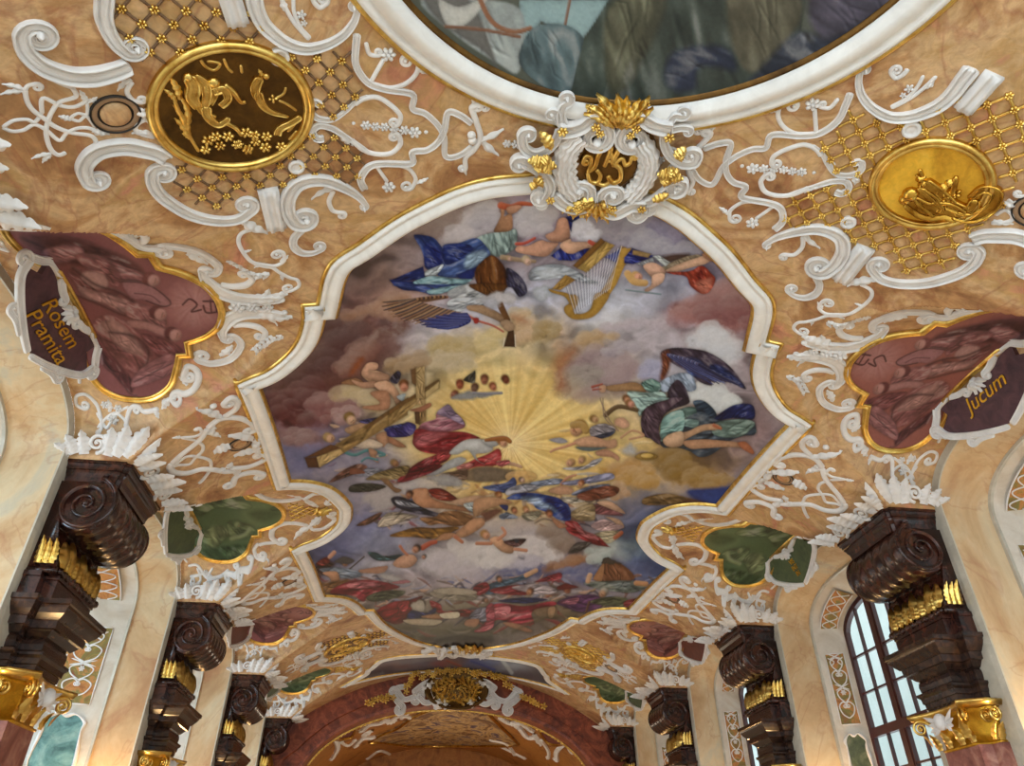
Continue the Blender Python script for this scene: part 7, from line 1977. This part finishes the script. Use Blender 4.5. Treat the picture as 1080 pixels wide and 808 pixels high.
t = thing('gilt_arch_cartouche', 'white and gilt cartouche with garlands on the crown of the red chancel arch', 'cartouche', AP.lift([(0, -.3)])[0])
relief(to_chart(ARCHC, AP), AP, t, M['stucco'], base=.06, hk=1.2, hmax=.3)
oc = AP.cast([(460+115/5.385, 658+380/5.385)])[0]; R = []
for s_, h in ((1.1, 0), (1.1, .22), (1, .24), (.92, .16), (.5, .26), (.03, .3)):
    th = np.arange(40)*2*PI/40; R.append(AP.lift(oc+np.stack([1.28*s_*np.cos(th), .74*s_*np.sin(th)], -1), h))
mb = MB(); loft(mb, R, False, True); mb.build('gilt_oval', M['bronze'], t)
for i in range(80):
    a, r_ = i*2.4, math.sqrt((i+.5)/80)
    if abs(math.cos(a)*r_) < .1 and i % 3: continue
    q = oc+np.array([1.05*r_*math.cos(a), .58*r_*math.sin(a)]); leaf_mesh(AP, q-np.array([math.cos(a*3.1), math.sin(a*3.1)])*.13, q+np.array([math.cos(a*3.1), math.sin(a*3.1)])*.14, .10, .12, .22, 3).build('gilt_leaf', M['gold'], t)
def garl(pxs, n, w):
    AQ = Plane((XC, 33.5, 6.9), (1, 0, 0), (0, 0, 1), (0, -1, 0)); q = resample(spline(AQ.cast(pxs), 6), .12)
    for i, p in enumerate(q[:n]):
        o2 = RNG.normal(0, w, 2); flower_mesh(AQ, p+o2, .13+.04*RNG.random(), .12, 5).build('gilt_flower', M['gold'], t)
G2 = lambda v, *p: [(VIEWS[v][0]+x/VIEWS[v][2], VIEWS[v][1]+y/VIEWS[v][2]) for x, y in p]
garl(G2('D2', (640, 450), (700, 430), (770, 410)), 14, .05)
garl(G2('D3', (490, 420), (540, 440), (595, 468)), 12, .05)
garl(G2('D2', (850, 380), (870, 330), (930, 300), (1000, 285), (1077, 275)) + G2('D3', (60, 275), (130, 270), (230, 285), (310, 295), (380, 320), (410, 370)), 60, .07)
# ------------------------------------------------------------------ inscription plates at the head of the window arches
M['plum'] = marble('plum_plate', [(.3, srgb(58, 34, 42)), (.7, srgb(92, 56, 62))], 4., .5); M['greenplate'] = marble('green_plate', [(.3, srgb(52, 66, 40)), (.7, srgb(84, 96, 58))], 4., .5); M['rustplate'] = marble('rust_plate', [(.3, srgb(84, 38, 28)), (.7, srgb(112, 54, 40))], 4., .5)
PLATE = np.array([(-.62, .86), (-.30, .80), (-.16, .70), (0, .76), (.16, .70), (.30, .80), (.62, .86), (.58, .66), (.80, .50), (.62, .30), (.30, .06), (0, -.10), (-.30, .06), (-.62, .30), (-.80, .50), (-.58, .66)])
def plate(side, k):
    yc = WC0+BAY*k; red = k % 2 == 0
    # leans from the vault out over the arch
    nrm = np.array([-side*.94, 0, -.34]); up = np.array([-side*.34, 0, .94]); org = np.array([XC+side*(HW-.36), yc, 6.30])
    ch = Plane(org, (0, 1., 0), up, nrm)
    t = thing('inscription_plate', '%s plate with gilt letters in a white scrolled frame, %s wall %s' % ('plum' if k == 0 else 'green' if not red else 'rust', SIDEW[side], BAYN[k]), 'inscription', org, 'inscription plates')
    K = 1.3; PL = PLATE*[K*1.15, K*.74]
    mb = MB(); c = PL.mean(0); loft(mb, [ch.lift(PL, -.04), ch.lift(PL, .04), ch.lift(c+(PL-c)*.02, .05)], True, True); mb.build('plate', M['plum'] if k == 0 else M['greenplate'] if not red else M['rustplate'], t, smooth=False)
    def S_(pts, w, c0=0, c1=0, nm='frame_scroll', base=.05):
        for sg in (1, -1): relief([('s', np.array(w), np.array([c0, c1]), np.array(pts)*[sg*K*1.15, K*.74], [])], ch, t, M['stucco'], base=base, hk=.8, hmax=.07, flip=sg, names={**NAMES, 's': nm})
    S_([(.80, .56), (.74, .36), (.50, .14), (.22, -.04), (.02, -.14)], [.13, .12, .10], -.09, 0)
    S_([(.84, .62), (.72, .74), (.62, .88), (.48, .90)], [.12, .13], 0, -.09)
    S_([(.40, .88), (.28, .80), (.18, .78)], [.12, .10], 0, .05)
    S_([(.52, -.02), (.40, -.02), (.24, -.10)], [.10, .08], .06, 0)
    for i, a in enumerate(np.linspace(-.9, .9, 5)): leaf_mesh(ch, np.array([0, .80]), np.array([.26*math.sin(a), .80-.26*math.cos(a)]), .07, .06, .06, 2).build('shell_lobe', M['stucco'], t)
    lines = {0: {-1: ('Rosem', 'Pramita'), 1: ('Jucum',)}, 1: {-1: (), 1: ('VIS', 'INT', 'IN')}}.get(k, {}).get(side, ())
    for i, tx in enumerate(lines):
        cu = bpy.data.curves.new('lettering', 'FONT'); cu.body = tx; cu.size = (.33 if k == 0 else .17); cu.align_x = 'CENTER'; cu.extrude = .006
        if k == 0: cu.shear = .35
        ob = bpy.data.objects.new('lettering', cu); COL.objects.link(ob)
        me = bpy.data.meshes.new_from_object(ob.evaluated_get(bpy.context.evaluated_depsgraph_get())); bpy.data.objects.remove(ob)
        vs = np.array([v.co[:] for v in me.vertices])
        q = vs[:, :2]*[(-1 if side < 0 else 1)*-1*1.0, 1]; q = q + [0, .40-(.28 if k == 0 else .15)*i]
        if k == 0: q = q*[1.15, 1]
        P = ch.lift(q, .06+vs[:, 2])
        for v, p in zip(me.vertices, P): v.co = p
        me.materials.clear(); me.materials.append(M['goldflat']); link('lettering', me, t)
for side in (-1, 1):
    for k in range(4): plate(side, k)
# ------------------------------------------------------------------ painted ornament strips in the window splays
M['strip'] = marble('ochre_green_ornament_ground', [(.35, srgb(150, 88, 44)), (.47, srgb(196, 132, 70)), (.55, srgb(128, 120, 62)), (.68, srgb(150, 74, 50))], 2.2, .55, fine=.15)
M['stone'] = {n: marble(n+'_painted_marble', [(.3, a), (.5, b), (.7, c)], 1.6, .4, dist=2.5, fine=.2) for n, a, b, c in (('teal', srgb(64, 104, 108), srgb(112, 158, 158), srgb(150, 186, 182)), ('green', srgb(52, 62, 38), srgb(84, 92, 58), srgb(124, 124, 92)), ('wine', srgb(92, 36, 34), srgb(124, 60, 54), srgb(150, 92, 80)))}
def splay_chart(side, k, far):
    """the upright splay between reveal and window: a across it, b up it"""
    yc = WC0+BAY*k; s_ = 1 if far else -1
    p0 = np.array([XC+side*8.68, yc+s_*2.36, 0]); p1 = np.array([XC+side*SPM[side], yc+s_*2.03, 0]); a = p1-p0; L = np.linalg.norm(a); a /= L
    n = np.cross(a, (0, 0, 1.)); n = n if n[1]*-s_ > 0 else -n
    return Plane((p0+p1)/2, a, (0, 0, 1.), n), L
for side in (-1, 1):
    for k in range(0, 4):
        ch, L = splay_chart(side, k, True); w = L*.30
        where = 'beside the %s %s' % (SIDEW[side], BAYN[k])
        t = thing('ornament_strip', 'upright ochre strip with white interlace, '+where, 'wall ornament', ch.lift([(0, 3.4)])[0], 'ornament strips')
        def quad(z0, z1, m, nm, ww=w, off=.012):
            mb = MB(); R = [ch.lift([(-ww, z0), (ww, z0), (ww, z1), (-ww, z1)], o) for o in (-.01, off)]; loft(mb, R); mb.build(nm, m, t, smooth=False)
        quad(3.45, 5.15, M['strip'], 'painted_ground')
        def S2(pts, wd=.035, c0=0, c1=0, kd='r', both=True):
            for sg in ((1, -1) if both else (1,)): relief([(kd, np.array([wd]), np.array([c0, c1]), np.array(pts)*[sg*w, 1]+[0, 0], [])], ch, t, M['stucco'], base=.012, hk=.9, flip=sg)
        S2([(-1, 3.45), (-1, 5.15)], .03); S2([(-1, 3.46), (1, 3.46)], .03, both=False); S2([(-1, 5.15), (1, 5.15)], .03, both=False)
        for z in (3.6, 4.35):
            S2([(0, z), (.55, z+.1), (.75, z+.28), (.3, z+.38), (0, z+.32)], .032, 0, .05); S2([(0, z+.36), (.5, z+.48), (.6, z+.62), (0, z+.70)], .03)
            S2([(-.7, z+.66), (.7, z+.80)], .028)
        S2([(.8, 5.05), (.2, 4.95), (.6, 4.85)], .028)
        relief([('f', np.array([.07]), np.zeros(2), np.array([[0, 4.2]]), [])], ch, t, M['stucco'], base=.012)
        col = 'teal' if side < 0 and k < 2 else ('green', 'green', 'wine', 'wine')[k]
        t = thing('painted_marble_panel', '%s painted marble panel in a curling cream frame, %s' % (col, where), 'wall ornament', ch.lift([(0, 2.2)])[0], 'painted marble panels')
        O = spline(np.array([(-.95, 1.3), (-.8, 1.9), (-1, 2.3), (-.85, 2.9), (-.9, 3.1), (-.4, 3.25), (0, 3.2), (.4, 3.25), (.9, 3.1), (.85, 2.9), (1, 2.3), (.8, 1.9), (.95, 1.3), (0, 1.15)])*[w*1.15, 1], 4, True)
        mb = MB(); loft(mb, [ch.lift(O, -.01), ch.lift(O, .02)], False, True); mb.build('marble_field', M['stone'][col], t, smooth=False)
        mb = sweep(ch, np.vstack([O, O[:2]]), .03+.012*np.sin(np.arange(len(O)+2)*.9), .04, 'r', .01); mb.build('scrolled_frame', M['stucco'], t)
        # the archivolt strip that bends over the window
        th = np.radians(np.linspace(12, 62, 20)); s_ = 1
        def AV(rad, h): return np.stack([np.full(20, 0.), 0*th, 0*th], -1)
        base_o = np.stack([2.36*np.cos(th), 5.60+1.06*np.sin(th)], -1); base_w = np.stack([2.03*np.cos(th), 5.62+.72*np.sin(th)], -1)
        yc = WC0+BAY*k; rows = []
        P3 = lambda f_: np.stack([XC+side*(8.68+(SPM[side]-8.68)*f_)+0*th, yc+base_o[:, 0]*(1-f_)+base_w[:, 0]*f_, base_o[:, 1]*(1-f_)+base_w[:, 1]*f_-.012], -1)
        t = thing('archivolt_strip', 'curved ochre strip with white interlace over the window, '+SIDEW[side]+' wall '+BAYN[k], 'wall ornament', P3(.5)[10], 'archivolt strips')
        MB().grid(np.array([P3(f_) for f_ in (.22, .5, .78)])).build('painted_ground', M['strip'], t)
        def C3(fs):
            pts = []
            for f_, u in fs:
                i = u*19; a_ = P3(f_); lo_ = int(min(18, i)); pts.append(a_[lo_]*(1-(i-lo_))+a_[lo_+1]*(i-lo_))
            return np.array(pts)+[0, 0, -.012]
        for f0 in (.22, .78): mb = MB(); mb.tube(C3([(f0, u) for u in np.linspace(0, 1, 14)]), .016, 5); mb.build('strap', M['stucco'], t)
        for ph in (0, PI): mb = MB(); mb.tube(C3([(.5+.22*math.sin(u*14+ph), u) for u in np.linspace(.02, .98, 40)]), .015, 5); mb.build('strap', M['stucco'], t)
# ------------------------------------------------------------------ lamps: warm wall lamps low in the reveals, daylight at the left windows
for side in (-1, 1):
    for k in range(4):
        y = WC0+BAY*k+2.0
        l = bpy.data.lights.new('wall_lamp', 'POINT'); l.energy = 110; l.color = (1, .62, .26); l.shadow_soft_size = .12
        o = bpy.data.objects.new('wall_lamp', l); COL.objects.link(o); o.location = (XC+side*8.15, y, 1.35)
for k in range(0, 4):
    o = lamp('daylight_left_window', (XC-10.95, WC0+BAY*k-.9, 3.9), (0, 0, 0), 1.7, 150, (.55, .78, 1.))
    d = Vector((1.25, 3.1, 0.0)); o.rotation_euler = d.to_track_quat('-Z', 'Y').to_euler()
l = bpy.data.lights.new('chancel_fill_light', 'POINT'); l.energy = 330; l.color = (1, .84, .62); l.shadow_soft_size = .4  # unseen warm fill light, added to brighten the chancel beyond the arch
o = bpy.data.objects.new('chancel_fill_light', l); COL.objects.link(o); o.location = (XC, 39.5, 2.0)
